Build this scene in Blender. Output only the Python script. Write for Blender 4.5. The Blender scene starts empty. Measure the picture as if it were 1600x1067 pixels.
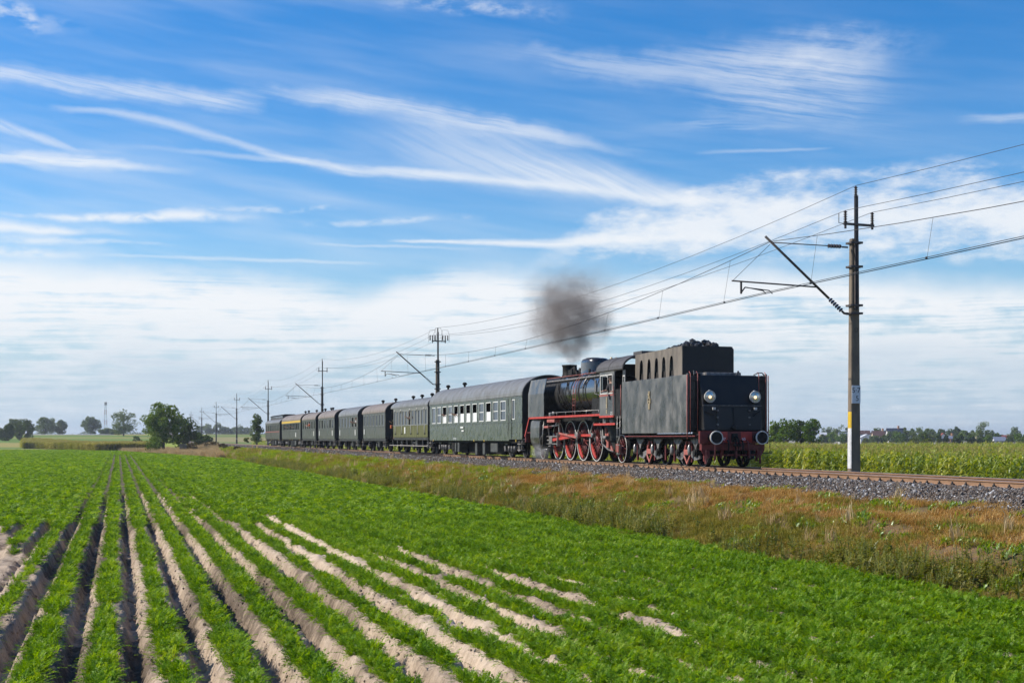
import bpy, bmesh, math, random
import numpy as np
from mathutils import Vector, Matrix, Euler

random.seed(7)
RNG = np.random.default_rng(7)
scene = bpy.context.scene
COL = scene.collection

# ------------------------------------------------------------------ camera
# world axes: X = away from the camera across the line, Y = along the railway, Z up
F_PX, HORIZON, XVP = 2250.0, 685.0, 185.0          # in pixels of the 1600 x 1067 photograph
ALPHA = math.atan((800.0 - XVP) / F_PX)            # the view axis lies this far right of the track direction
CA, SA = math.cos(ALPHA), math.sin(ALPHA)
CAM_Z = 2.6
cam_data = bpy.data.cameras.new('camera')
cam_data.sensor_width = 36.0
cam_data.lens = 36.0 * F_PX / 1600.0
cam_data.shift_y = (HORIZON - 533.5) / 1600.0
cam_data.clip_start = 0.2
cam_data.clip_end = 9000.0
cam = bpy.data.objects.new('camera', cam_data)
COL.objects.link(cam)
cam.location = (0, 0, CAM_Z)
cam.rotation_euler = (math.pi / 2, 0, -ALPHA)
scene.camera = cam

# ------------------------------------------------------------------ world
SUN_ELEV, SUN_AZ = math.radians(39), math.radians(-66)   # azimuth clockwise from +Y
SKY_STRENGTH = 0.1
world = bpy.data.worlds.new('World')
scene.world = world
world.use_nodes = True
wt = world.node_tree
wt.nodes.clear()


class N:
    """A node socket with arithmetic: each operation adds one Math node to the tree."""
    def __init__(self, tree, sock):
        self.t, self.s = tree, sock

    def _m(self, op, *args):
        n = self.t.nodes.new('ShaderNodeMath')
        n.operation = op
        for i, a in enumerate((self,) + args):
            if isinstance(a, N):
                self.t.links.new(a.s, n.inputs[i])
            else:
                n.inputs[i].default_value = a
        return N(self.t, n.outputs[0])

    def __add__(self, o): return self._m('ADD', o)
    __radd__ = __add__
    def __sub__(self, o): return self._m('SUBTRACT', o)
    def __rsub__(self, o): return (self * -1.0) + o
    def __mul__(self, o): return self._m('MULTIPLY', o)
    __rmul__ = __mul__
    def __truediv__(self, o): return self._m('DIVIDE', o)
    def __rtruediv__(self, o):
        n = self.t.nodes.new('ShaderNodeMath')
        n.operation = 'DIVIDE'
        n.inputs[0].default_value = o
        self.t.links.new(self.s, n.inputs[1])
        return N(self.t, n.outputs[0])
    def pow(self, o): return self._m('POWER', o)
    def max(self, o): return self._m('MAXIMUM', o)
    def min(self, o): return self._m('MINIMUM', o)
    def abs(self): return self._m('ABSOLUTE')
    def gt(self, o): return self._m('GREATER_THAN', o)

    def ramp(self, a, b, lo=0.0, hi=1.0, smooth=True):
        if a > b:
            a, b, lo, hi = b, a, hi, lo
        n = self.t.nodes.new('ShaderNodeMapRange')
        n.interpolation_type = 'SMOOTHSTEP' if smooth else 'LINEAR'
        n.clamp = True
        self.t.links.new(self.s, n.inputs['Value'])
        for k, v in (('From Min', a), ('From Max', b), ('To Min', lo), ('To Max', hi)):
            n.inputs[k].default_value = v
        return N(self.t, n.outputs['Result'])

    def curve(self, pts):
        n = self.t.nodes.new('ShaderNodeFloatCurve')
        c = n.mapping.curves[0]
        while len(c.points) < len(pts):
            c.points.new(0.5, 0.5)
        for p, (x, y) in zip(c.points, pts):
            p.location = (x, y)
            p.handle_type = 'AUTO_CLAMPED'
        n.mapping.extend = 'HORIZONTAL'
        n.mapping.update()
        self.t.links.new(self.s, n.inputs['Value'])
        return N(self.t, n.outputs[0])


def combine(t, x, y, z=0.0):
    n = t.nodes.new('ShaderNodeCombineXYZ')
    for i, a in enumerate((x, y, z)):
        if isinstance(a, N):
            t.links.new(a.s, n.inputs[i])
        else:
            n.inputs[i].default_value = a
    return n.outputs[0]


def noise(t, vec, scale=1.0, detail=4.0, rough=0.55, dist=0.0, dims='3D', w=0.0):
    n = t.nodes.new('ShaderNodeTexNoise')
    n.noise_dimensions = dims
    if vec is not None:
        t.links.new(vec, n.inputs['Vector'])
    if dims in ('4D', '1D'):
        n.inputs['W'].default_value = w
    n.inputs['Scale'].default_value = scale
    n.inputs['Detail'].default_value = detail
    n.inputs['Roughness'].default_value = rough
    n.inputs['Distortion'].default_value = dist
    return N(t, n.outputs[0])


def build_sky():
    t = wt
    tc = t.nodes.new('ShaderNodeTexCoord')
    sep = t.nodes.new('ShaderNodeSeparateXYZ')
    t.links.new(tc.outputs['Generated'], sep.inputs[0])
    dx, dy, dz = (N(t, sep.outputs[i]) for i in range(3))
    az = dx._m('ARCTAN2', dy)
    el = dz._m('ARCSINE')
    U = (az - ALPHA) * 2250.0                     # azimuth from the view axis, 2250 units to the radian
    V = el * 2250.0                               # elevation in the same units
    Un = (U + 1200.0) / 2400.0                    # 0..1 for the curves
    def PU(x): return (2250.0 * math.atan((x - 800.0) / 2250.0) + 1200.0) / 2400.0
    def PV(x, y): return 2250.0 * math.atan((HORIZON - y) / 2250.0 * math.cos(math.atan((x - 800.0) / 2250.0)))

    # clear sky
    sky = t.nodes.new('ShaderNodeTexSky')
    sky.sky_type = 'NISHITA'
    sky.sun_disc = False
    sky.sun_elevation = SUN_ELEV
    sky.sun_rotation = SUN_AZ
    sky.altitude = 100
    sky.air_density = 1.0
    sky.dust_density = 0.4
    sky.ozone_density = 3.0
    hs = t.nodes.new('ShaderNodeHueSaturation')
    hs.inputs['Hue'].default_value = 0.507
    hs.inputs['Saturation'].default_value = SKY_SAT
    hs.inputs['Value'].default_value = SKY_VAL
    t.links.new(sky.outputs[0], hs.inputs['Color'])

    # cirrus streaks: each one a curved, fibrous band of ice cloud
    warp = (noise(t, combine(t, U / 160.0, V / 110.0), 1.0, 3.0, 0.55) - 0.5)
    warp2 = (noise(t, combine(t, U / 45.0, V / 30.0, 3.3), 1.0, 4.0, 0.6) - 0.5)

    def fibre(theta, su, sv, seed, det=5.0, rough=0.6):
        c, s = math.cos(theta), math.sin(theta)
        a = (U * c + V * s) / su
        b = (V * c - U * s) / sv
        return noise(t, combine(t, a + warp * (26.0 / su), b + warp * (16.0 / sv), seed), 1.0, det, rough)

    f_down = fibre(-0.16, 210.0, 10.0, 1.7, 7.0, .64)                   # fibres falling to the right
    f_steep = fibre(-0.42, 170.0, 9.0, 8.1, 7.0, .62)
    f_rise = fibre(0.45, 150.0, 9.0, 12.4, 7.0, .62)
    f_flat = fibre(-0.02, 150.0, 10.0, 4.9, 7.0, .62)
    puff = noise(t, combine(t, U / 60.0, V / 26.0, 6.0), 1.0, 6.0, 0.62)
    puff_big = noise(t, combine(t, U / 190.0, V / 60.0, 15.0), 1.0, 6.0, 0.6)

    alpha = None

    def add(mask):
        nonlocal alpha
        alpha = mask if alpha is None else alpha + mask - alpha * mask

    def stroke(pts, fib, lo, hi, up, dn, jag=14.0, gain=1.0, floor=0.0):
        """pts: (x, y, width factor, strength) in pixels of the photograph."""
        pts = sorted(pts)
        cen = Un.curve([(PU(x), PV(x, y) / 800.0) for x, y, w, s in pts]) * 800.0
        wid = Un.curve([(PU(x), w / 4.0) for x, y, w, s in pts]) * 4.0
        x0, xe = pts[0][0], pts[-1][0]
        st = Un.curve([(max(0.0, PU(x0 - 90)), 0.0)] + [(PU(x), s) for x, y, w, s in pts] + [(min(1.0, PU(xe + 90)), 0.0)])
        d = V + warp * (jag * 1.6) + warp2 * jag - cen
        au = d.max(0.0) / (wid * up)
        ad = (d * -1.0).max(0.0) / (wid * dn)
        q = au + ad
        m = (q * -1.0 + 1.0).max(0.0)
        m = m * m * (3.0 - 2.0 * m)
        f = fib.ramp(lo, hi, floor, 1.0)
        add((m * f * st * (gain * .76)).min(1.0))

    # long faint falling veils
    stroke([(-200, 95, 1, .5), (0, 112, 1, .75), (120, 132, 1, .8), (230, 145, 1, .75), (330, 158, 1, .75)], f_down, .30, .62, 22, 22, 16, 1.0, .25)
    stroke([(160, 173, .6, .5), (260, 194, .9, .55), (360, 221, .8, .5), (440, 245, .7, .7), (540, 262, .8, .8), (660, 272, 1.0, .6)], f_down, .25, .6, 12, 14, 10, 1.0, .45)
    stroke([(240, 232, .6, .2), (340, 241, .7, .35), (430, 250, .7, .4)], f_down, .3, .6, 9, 10, 6, 1.0, .4)
    stroke([(430, 145, .6, .35), (520, 157, 1, .65), (600, 165, 1.1, .75), (690, 186, 1.1, .7), (790, 200, 1.0, .75), (900, 222, .8, .5), (960, 235, .6, .2)], f_down, .28, .64, 24, 22, 22, 1.0, .15)
    # the big fan sweeping down to the right
    stroke([(600, 215, 1.5, .2), (680, 232, 2.0, .45), (760, 252, 1.9, .62), (850, 274, 1.5, .82), (940, 290, 1.2, .9), (1040, 307, .8, .85), (1130, 319, .5, .7), (1200, 326, .4, .4)], f_steep, .18, .66, 44, 26, 14, 1.05, .42)
    stroke([(560, 264, 1, .4), (700, 275, 1, .75), (800, 284, 1, .85), (920, 296, 1, .7), (1050, 314, .8, .6)], f_down, .2, .6, 12, 12, 6, 1.0, .5)
    # feather at the upper right
    stroke([(820, 88, .5, .2), (930, 98, .9, .45), (1030, 104, 1.2, .55), (1130, 106, 1.7, .62), (1230, 108, 2.2, .68), (1310, 108, 2.1, .6), (1370, 110, 1.5, .35), (1430, 120, 1.0, .08)], f_down, .26, .66, 34, 42, 36, 1.0, .10)
    stroke([(1120, 120, .9, .2), (1220, 100, 1.4, .5), (1300, 84, 1.4, .55), (1400, 66, 1.0, .3)], puff, .34, .72, 34, 46, 34, .75, .08)
    stroke([(1150, 150, 1, .2), (1260, 160, 1.5, .35), (1360, 175, 1.3, .2), (1440, 210, 1, .06)], f_down, .3, .66, 40, 50, 34, .7, .0)
    # left edge
    stroke([(-150, 150, 1, .5), (-20, 190, 1, .6), (50, 212, .8, .65), (120, 235, .5, .35)], f_steep, .25, .6, 14, 14, 8, 1.0, .4)
    stroke([(-150, 240, 1, .5), (10, 246, .9, .75), (80, 248, 1.2, 1.0), (150, 253, 1.1, .95), (225, 264, .6, .5)], f_flat, .3, .56, 14, 14, 12, 1.05, .35)
    stroke([(0, 12, 1, .55), (40, 26, 1.1, .7), (62, 40, .6, .4)], puff, .38, .6, 26, 24, 20, 1.0, .0)
    stroke([(670, 5, .8, .45), (740, 10, 1.1, .6), (810, 20, .9, .4)], puff, .38, .62, 22, 18, 20, 1.0, .0)
    # low rolls of cloud at the left, middle distance
    stroke([(65, 337, .5, .6), (150, 341, .9, .95), (230, 342, 1, 1.0), (300, 338, 1.1, 1.0), (340, 340, .7, .6)], puff, .34, .54, 13, 11, 12, 1.1, .25)
    stroke([(-150, 350, 1.2, .9), (10, 355, 1.2, 1.0), (70, 360, 1, 1.0), (120, 362, .6, .6)], puff, .30, .5, 15, 13, 10, 1.1, .35)
    stroke([(-100, 372, 1, .7), (20, 376, 1, .85), (110, 376, .9, .75), (200, 380, .4, .4)], puff, .32, .54, 10, 10, 9, 1.0, .3)
    stroke([(-100, 392, 1, .8), (20, 394, 1.1, .9), (90, 398, .8, .6)], puff, .32, .54, 12, 12, 10, 1.0, .2)
    stroke([(365, 327, .8, .4), (430, 329, 1, .5), (500, 322, .6, .4)], puff, .42, .6, 9, 9, 8, 1.0, .0)
    stroke([(525, 350, .8, .4), (600, 346, 1, .55), (675, 340, .8, .45)], puff, .38, .6, 10, 9, 8, 1.0, .05)
    stroke([(240, 401, .5, .45), (400, 406, .6, .5), (520, 410, .5, .4)], f_flat, .3, .6, 8, 8, 5, 1.0, .3)
    stroke([(690, 377, .35, .9), (760, 380, .6, 1.0), (850, 381, .9, 1.0), (940, 376, 1.1, .95), (1060, 372, 1.2, .7)], f_flat, .2, .5, 13, 11, 5, 1.05, .55)
    stroke([(560, 383, .5, .4), (640, 385, .6, .45), (720, 388, .5, .3)], f_flat, .3, .6, 7, 7, 5, 1.0, .3)
    stroke([(1060, 195, .8, .2), (1110, 190, 1, .35), (1180, 202, .8, .25)], f_flat, .35, .65, 16, 16, 12, 1.0, .0)
    stroke([(1170, 236, .8, .3), (1215, 236, .6, .3)], f_flat, .3, .6, 6, 6, 5, 1.0, .2)
    stroke([(1580, 183, 1, .5), (1800, 190, 1, .5)], f_flat, .3, .6, 10, 10, 8, 1.0, .2)
    # thin high veil over the whole sky, a little denser towards the left
    veil = fibre(-0.16, 320.0, 30.0, 40.0, 3.0, .5).ramp(.36, .80, 0.0, .26) * V.ramp(80.0, 700.0, 1.0, .35) * U.ramp(-800.0, 900.0, 1.0, .35)
    add(veil)
    veil2 = fibre(-0.10, 420.0, 60.0, 21.0, 3.0, .5).ramp(.42, .7, 0.0, .22) * U.ramp(-700.0, 700.0, 1.0, .2) * V.ramp(150.0, 640.0, 1.0, .5)
    add(veil2)

    # altocumulus bank on the right
    band_c = Un.curve([(0.0, .0), (PU(780), .30), (PU(900), .38), (PU(1050), .41), (PU(1250), .42), (PU(1450), .42), (PU(1600), .41), (1.0, .40)]) * 800.0
    band_w = Un.curve([(0.0, .0), (PU(760), .01), (PU(900), .05), (PU(1050), .075), (PU(1250), .10), (PU(1600), .11), (1.0, .10)]) * 800.0
    bd = ((V - band_c + warp * 30.0).abs() / (band_w + 1.0) * -1.0 + 1.0).max(0.0)
    bank = (bd.pow(.6) * .8 + puff_big * 1.5 + puff * 1.3 - 1.55).ramp(.0, .8) * Un.ramp(PU(790), PU(960))
    add(bank * .88 * bd.ramp(0.0, .25))

    # low sheet of stratus from mid height down to the horizon
    top = Un.curve([(0.0, .345), (PU(0), .345), (PU(200), .338), (PU(400), .330), (PU(560), .300), (PU(640), .330), (PU(760), .345), (PU(900), .318), (PU(1100), .345), (PU(1300), .33), (PU(1600), .30), (1.0, .30)]) * 800.0
    streak = noise(t, combine(t, U / 230.0 + warp * .5, V / 10.5 + warp * .9, 9.0), 1.0, 6.0, 0.6)
    low_w = noise(t, combine(t, U / 420.0, V / 75.0, 30.0), 1.0, 4.0, 0.5)
    edge = (V - top + warp * 26.0 + warp2 * 16.0)
    sheet = edge.ramp(6.0, -46.0)
    body = (streak * .85 + low_w * .75 + puff_big * .5 + (puff - .5) * .45 + V.ramp(60.0, 290.0, 0.0, .18)).ramp(.88, 1.20, .05, .97)
    add(sheet * body)
    add(V.ramp(110.0, 0.0, 0.0, .35))

    # shade within the clouds: the undersides of the low sheet are grey blue
    shade_n = (low_w * .6 + streak * .25 + puff_big * .35).ramp(.46, .80)
    low = V.ramp(210.0, 50.0)
    grey = low * (shade_n * .95 + .10)
    mixc = t.nodes.new('ShaderNodeMix')
    mixc.data_type = 'RGBA'
    t.links.new(grey.s, mixc.inputs[0])
    mixc.inputs[6].default_value = CLOUD_WHITE
    mixc.inputs[7].default_value = CLOUD_GREY

    mix = t.nodes.new('ShaderNodeMix')
    mix.data_type = 'RGBA'
    t.links.new((alpha.max(0.0)).min(1.0).s, mix.inputs[0])
    # towards the horizon the clear sky pales
    pale = t.nodes.new('ShaderNodeMix')
    pale.data_type = 'RGBA'
    t.links.new(V.ramp(330.0, 20.0, 0.0, .9).s, pale.inputs[0])
    t.links.new(hs.outputs[0], pale.inputs[6])
    pale.inputs[7].default_value = SKY_PALE
    t.links.new(pale.outputs[2], mix.inputs[6])
    t.links.new(mixc.outputs[2], mix.inputs[7])
    bg = t.nodes.new('ShaderNodeBackground')
    bg.inputs['Strength'].default_value = SKY_STRENGTH
    t.links.new(mix.outputs[2], bg.inputs['Color'])
    out = t.nodes.new('ShaderNodeOutputWorld')
    world.cycles.sampling_method = 'MANUAL'
    world.cycles.sample_map_resolution = 256
    t.links.new(bg.outputs[0], out.inputs['Surface'])


HAZE = 0.00018
SKY_SAT, SKY_VAL = 1.46, 1.24
SKY_PALE = (2.9, 4.5, 6.2, 1)
CLOUD_WHITE = (7.7, 7.95, 8.25, 1)
CLOUD_GREY = (3.7, 5.0, 6.2, 1)
build_sky()

# ------------------------------------------------------------------ sun
sun_data = bpy.data.lights.new('sun', 'SUN')
sun_data.energy = 5.0
sun_data.angle = math.radians(0.55)
sun_data.color = (1.0, 0.93, 0.82)
sun = bpy.data.objects.new('sun', sun_data)
COL.objects.link(sun)
_sd = Vector((math.sin(SUN_AZ) * math.cos(SUN_ELEV), math.cos(SUN_AZ) * math.cos(SUN_ELEV), math.sin(SUN_ELEV)))
sun.rotation_euler = _sd.to_track_quat('Z', 'Y').to_euler()
sun.location = (-60, 40, 80)

# ------------------------------------------------------------------ exposure
scene.view_settings.view_transform = 'Standard'
scene.view_settings.look = 'None'
scene.view_settings.exposure = 0.25
scene.view_settings.gamma = 1.0
scene.view_settings.use_curve_mapping = False

# ------------------------------------------------------------------ helpers
def place(x, D):
    """World x, y of a point seen at photograph column x at depth D along the view axis."""
    c = (x - 800.0) / F_PX * D
    return Vector((D * SA + c * CA, D * CA - c * SA, 0.0))


def height(y, D):
    return CAM_Z + (HORIZON - y) / F_PX * D


def tag(o, label=None, cat=None, group=None, kind=None):
    if label: o['label'] = label
    if cat: o['category'] = cat
    if group: o['group'] = group
    if kind: o['kind'] = kind
    return o


def empty(name, loc, label, cat, group=None, rz=0.0):
    o = bpy.data.objects.new(name, None)
    o.empty_display_size = 0.3
    COL.objects.link(o)
    o.location = loc
    o.rotation_euler = (0, 0, rz)
    return tag(o, label, cat, group)


def link_mesh(name, me, parent=None):
    o = bpy.data.objects.new(name, me)
    COL.objects.link(o)
    if parent is not None:
        o.parent = parent
    return o


def dup(o, parent=None):
    c = o.copy()
    COL.objects.link(c)
    c.parent = parent
    for ch in list(o.children):
        dup(ch, c)
    return c


class MB:
    """Collects simple shapes into one mesh."""
    def __init__(self):
        self.v, self.f, self.sm = [], [], []

    def add(self, verts, faces, smooth=False):
        n = len(self.v)
        self.v.extend(tuple(p) for p in verts)
        self.f.extend(tuple(i + n for i in f) for f in faces)
        self.sm.extend([smooth] * len(faces))
        return self

    def box(self, c, s, rot=None):
        hx, hy, hz = s[0] / 2, s[1] / 2, s[2] / 2
        pts = [Vector((a * hx, b * hy, d * hz)) for d in (-1, 1) for b in (-1, 1) for a in (-1, 1)]
        if rot is not None:
            m = Euler(rot).to_matrix()
            pts = [m @ p for p in pts]
        C = Vector(c)
        return self.add([p + C for p in pts], [(0, 2, 3, 1), (4, 5, 7, 6), (0, 1, 5, 4), (2, 6, 7, 3), (0, 4, 6, 2), (1, 3, 7, 5)])

    def bx(self, x0, x1, y0, y1, z0, z1):
        return self.box(((x0 + x1) / 2, (y0 + y1) / 2, (z0 + z1) / 2), (abs(x1 - x0), abs(y1 - y0), abs(z1 - z0)))

    def bar(self, a, b, w, h=None):
        """Square bar from a to b."""
        return self.tube([a, b], w / 2 * 1.414, 4, h_ratio=(h or w) / w, phase=math.pi / 4, smooth=False)

    def tube(self, pts, r, n=8, closed=False, h_ratio=1.0, phase=0.0, smooth=True, caps=True):
        pts = [Vector(p) for p in pts]
        rs = r if isinstance(r, (list, tuple)) else [r] * len(pts)
        base = len(self.v)
        up = None
        for i, p in enumerate(pts):
            if closed:
                d = pts[(i + 1) % len(pts)] - pts[i - 1]
            else:
                d = pts[min(i + 1, len(pts) - 1)] - pts[max(i - 1, 0)]
            d = d.normalized() if d.length > 1e-9 else Vector((0, 0, 1))
            if up is None:
                up = Vector((0, 0, 1)) if abs(d.z) < 0.9 else Vector((1, 0, 0))
            sx = d.cross(up)
            if sx.length < 1e-6:
                sx = d.orthogonal()
            sx.normalize()
            sy = sx.cross(d).normalized()
            up = sy
            for k in range(n):
                a = 2 * math.pi * k / n + phase
                self.v.append(tuple(p + sx * (math.cos(a) * rs[i]) + sy * (math.sin(a) * rs[i] * h_ratio)))
        m = len(pts)
        for i in range(m if closed else m - 1):
            j = (i + 1) % m
            for k in range(n):
                l = (k + 1) % n
                self.f.append((base + i * n + k, base + i * n + l, base + j * n + l, base + j * n + k))
                self.sm.append(smooth)
        if caps and not closed:
            self.f.append(tuple(base + k for k in reversed(range(n))))
            self.f.append(tuple(base + (m - 1) * n + k for k in range(n)))
            self.sm += [False, False]
        return self

    def cyl(self, a, b, r, r2=None, n=16, caps=True, smooth=True):
        return self.tube([a, b], [r, r if r2 is None else r2], n, caps=caps, smooth=smooth)

    def lathe(self, prof, c=(0, 0, 0), axis='z', n=24, a0=0.0, a1=2 * math.pi, smooth=True):
        """prof: (radius, height) pairs turned about the axis."""
        base = len(self.v)
        full = abs(a1 - a0 - 2 * math.pi) < 1e-6
        cols = n if full else n + 1
        for r, h in prof:
            for k in range(cols):
                a = a0 + (a1 - a0) * k / n
                x, y = r * math.cos(a), r * math.sin(a)
                p = (x, y, h) if axis == 'z' else (x, h, y) if axis == 'y' else (h, x, y)
                self.v.append((p[0] + c[0], p[1] + c[1], p[2] + c[2]))
        for i in range(len(prof) - 1):
            for k in range(n):
                l = (k + 1) % cols
                self.f.append((base + i * cols + k, base + i * cols + l, base + (i + 1) * cols + l, base + (i + 1) * cols + k))
                self.sm.append(smooth)
        return self

    def prism(self, poly, axis, a, b, smooth=False):
        """A 2D polygon (u, w) extruded along an axis: x -> (y, z), y -> (x, z), z -> (x, y)."""
        n = len(poly)
        def P(u, w, t): return (t, u, w) if axis == 'x' else (u, t, w) if axis == 'y' else (u, w, t)
        vs = [P(u, w, a) for u, w in poly] + [P(u, w, b) for u, w in poly]
        fs = [tuple(range(n)), tuple(reversed(range(n, 2 * n)))]
        base = len(self.v)
        self.add(vs, fs)
        for i in range(n):
            j = (i + 1) % n
            self.f.append((base + i, base + n + i, base + n + j, base + j))
            self.sm.append(smooth)
        return self

    def quad(self, a, b, c, d):
        return self.add([a, b, c, d], [(0, 1, 2, 3)])

    def mesh(self, name, mat, recalc=True, bevel=0.0):
        me = bpy.data.meshes.new(name)
        me.from_pydata(self.v, [], self.f)
        me.polygons.foreach_set('use_smooth', self.sm)
        if mat is not None:
            me.materials.append(mat)
        if recalc or bevel:
            bm = bmesh.new()
            bm.from_mesh(me)
            if bevel:
                es = [e for e in bm.edges if len(e.link_faces) == 2 and e.calc_face_angle(0) > 0.6]
                bmesh.ops.bevel(bm, geom=es, offset=bevel, segments=1, affect='EDGES', clamp_overlap=True)
            bmesh.ops.recalc_face_normals(bm, faces=bm.faces)
            bm.to_mesh(me)
            bm.free()
        me.update()
        return me

    def build(self, name, mat, parent=None, recalc=True, bevel=0.0):
        return link_mesh(name, self.mesh(name, mat, recalc, bevel), parent)


# ------------------------------------------------------------------ materials
MATS = {}


def pmat(name, c1, c2=None, scale=3.0, rough=0.6, rough2=None, metal=0.0, bump=0.0, bscale=20.0, stretch=(1, 1, 1),
         detail=5.0, lo=0.35, hi=0.65, coat=0.0, emit=None, emit_s=0.0, spec=0.5, vary=0.0):
    if name in MATS:
        return MATS[name]
    m = bpy.data.materials.new(name)
    m.use_nodes = True
    t = m.node_tree
    b = t.nodes['Principled BSDF']
    b.inputs['Roughness'].default_value = rough
    b.inputs['Metallic'].default_value = metal
    b.inputs['Specular IOR Level'].default_value = spec
    if coat:
        b.inputs['Coat Weight'].default_value = coat
        b.inputs['Coat Roughness'].default_value = 0.12
    if emit:
        b.inputs['Emission Color'].default_value = (*emit, 1)
        b.inputs['Emission Strength'].default_value = emit_s
    b.inputs['Base Color'].default_value = (*c1, 1)
    tc = t.nodes.new('ShaderNodeTexCoord')
    mp = t.nodes.new('ShaderNodeMapping')
    mp.inputs['Scale'].default_value = stretch
    t.links.new(tc.outputs['Object'], mp.inputs['Vector'])
    vec = mp.outputs[0]
    fac = None
    if c2 is not None or rough2 is not None:
        fac = noise(t, vec, scale, detail, 0.6).ramp(lo, hi)
    if c2 is not None:
        mx = t.nodes.new('ShaderNodeMix')
        mx.data_type = 'RGBA'
        t.links.new(fac.s, mx.inputs[0])
        mx.inputs[6].default_value = (*c1, 1)
        mx.inputs[7].default_value = (*c2, 1)
        col = mx.outputs[2]
        if vary:
            oi = t.nodes.new('ShaderNodeObjectInfo')
            hs = t.nodes.new('ShaderNodeHueSaturation')
            t.links.new(N(t, oi.outputs['Random']).ramp(0, 1, 1 - vary, 1 + vary, False).s, hs.inputs['Value'])
            t.links.new(col, hs.inputs['Color'])
            col = hs.outputs[0]
        t.links.new(col, b.inputs['Base Color'])
    if rough2 is not None:
        t.links.new(fac.ramp(0, 1, rough, rough2, False).s, b.inputs['Roughness'])
    if bump:
        bp = t.nodes.new('ShaderNodeBump')
        bp.inputs['Strength'].default_value = 1.0
        bp.inputs['Distance'].default_value = bump
        t.links.new(noise(t, tc.outputs['Object'], bscale, 4.0, 0.55).s, bp.inputs['Height'])
        t.links.new(bp.outputs[0], b.inputs['Normal'])
    MATS[name] = m
    return m


def leaf_mat(name, cols, trans=0.35, scale=0.5, rough=0.6, vary=0.25, tcol=None, world_scale=None, gloss=0.0):
    """Leaves: cols is a list of base colours picked by noise and by copy; some light passes through."""
    m = bpy.data.materials.new(name)
    m.use_nodes = True
    t = m.node_tree
    t.nodes.clear()
    out = t.nodes.new('ShaderNodeOutputMaterial')
    geo = t.nodes.new('ShaderNodeNewGeometry')
    oi = t.nodes.new('ShaderNodeObjectInfo')
    f = noise(t, geo.outputs['Position'], scale, 3.0, 0.6)
    rnd = N(t, oi.outputs['Random'])
    isl = N(t, geo.outputs['Random Per Island'])
    k = (f - 0.5) * 1.1 + (rnd - 0.5) * vary * 1.6 + (isl - 0.5) * 0.5 + 0.5
    cr = t.nodes.new('ShaderNodeValToRGB')
    t.links.new(k.s, cr.inputs[0])
    el = cr.color_ramp.elements
    el[0].position, el[1].position = 0.12, 0.88
    el[0].color, el[1].color = (*cols[0], 1), (*cols[-1], 1)
    for i, c in enumerate(cols[1:-1]):
        e = el.new(0.12 + 0.76 * (i + 1) / (len(cols) - 1))
        e.color = (*c, 1)
    df = t.nodes.new('ShaderNodeBsdfDiffuse')
    t.links.new(cr.outputs[0], df.inputs[0])
    tr = t.nodes.new('ShaderNodeBsdfTranslucent')
    hs = t.nodes.new('ShaderNodeHueSaturation')
    hs.inputs['Hue'].default_value = 0.485
    hs.inputs['Saturation'].default_value = 1.15
    hs.inputs['Value'].default_value = 1.3
    t.links.new(cr.outputs[0], hs.inputs['Color'])
    t.links.new(hs.outputs[0], tr.inputs[0])
    mx = t.nodes.new('ShaderNodeMixShader')
    mx.inputs[0].default_value = trans
    t.links.new(df.outputs[0], mx.inputs[1])
    t.links.new(tr.outputs[0], mx.inputs[2])
    res = mx.outputs[0]
    if gloss:
        gl = t.nodes.new('ShaderNodeBsdfGlossy')
        gl.inputs['Roughness'].default_value = 0.42
        gl.inputs['Color'].default_value = (.9, .95, .9, 1)
        m2 = t.nodes.new('ShaderNodeMixShader')
        m2.inputs[0].default_value = gloss
        t.links.new(res, m2.inputs[1])
        t.links.new(gl.outputs[0], m2.inputs[2])
        res = m2.outputs[0]
    t.links.new(res, out.inputs[0])
    return m


# ------------------------------------------------------------------ scattered ground cover
def make_mesh(name, v, f, mat, smooth=False):
    me = bpy.data.meshes.new(name)
    me.from_pydata([tuple(p) for p in v], [], [tuple(q) for q in f])
    me.materials.append(mat)
    if smooth:
        me.polygons.foreach_set('use_smooth', [True] * len(me.polygons))
    me.update()
    return me


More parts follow.
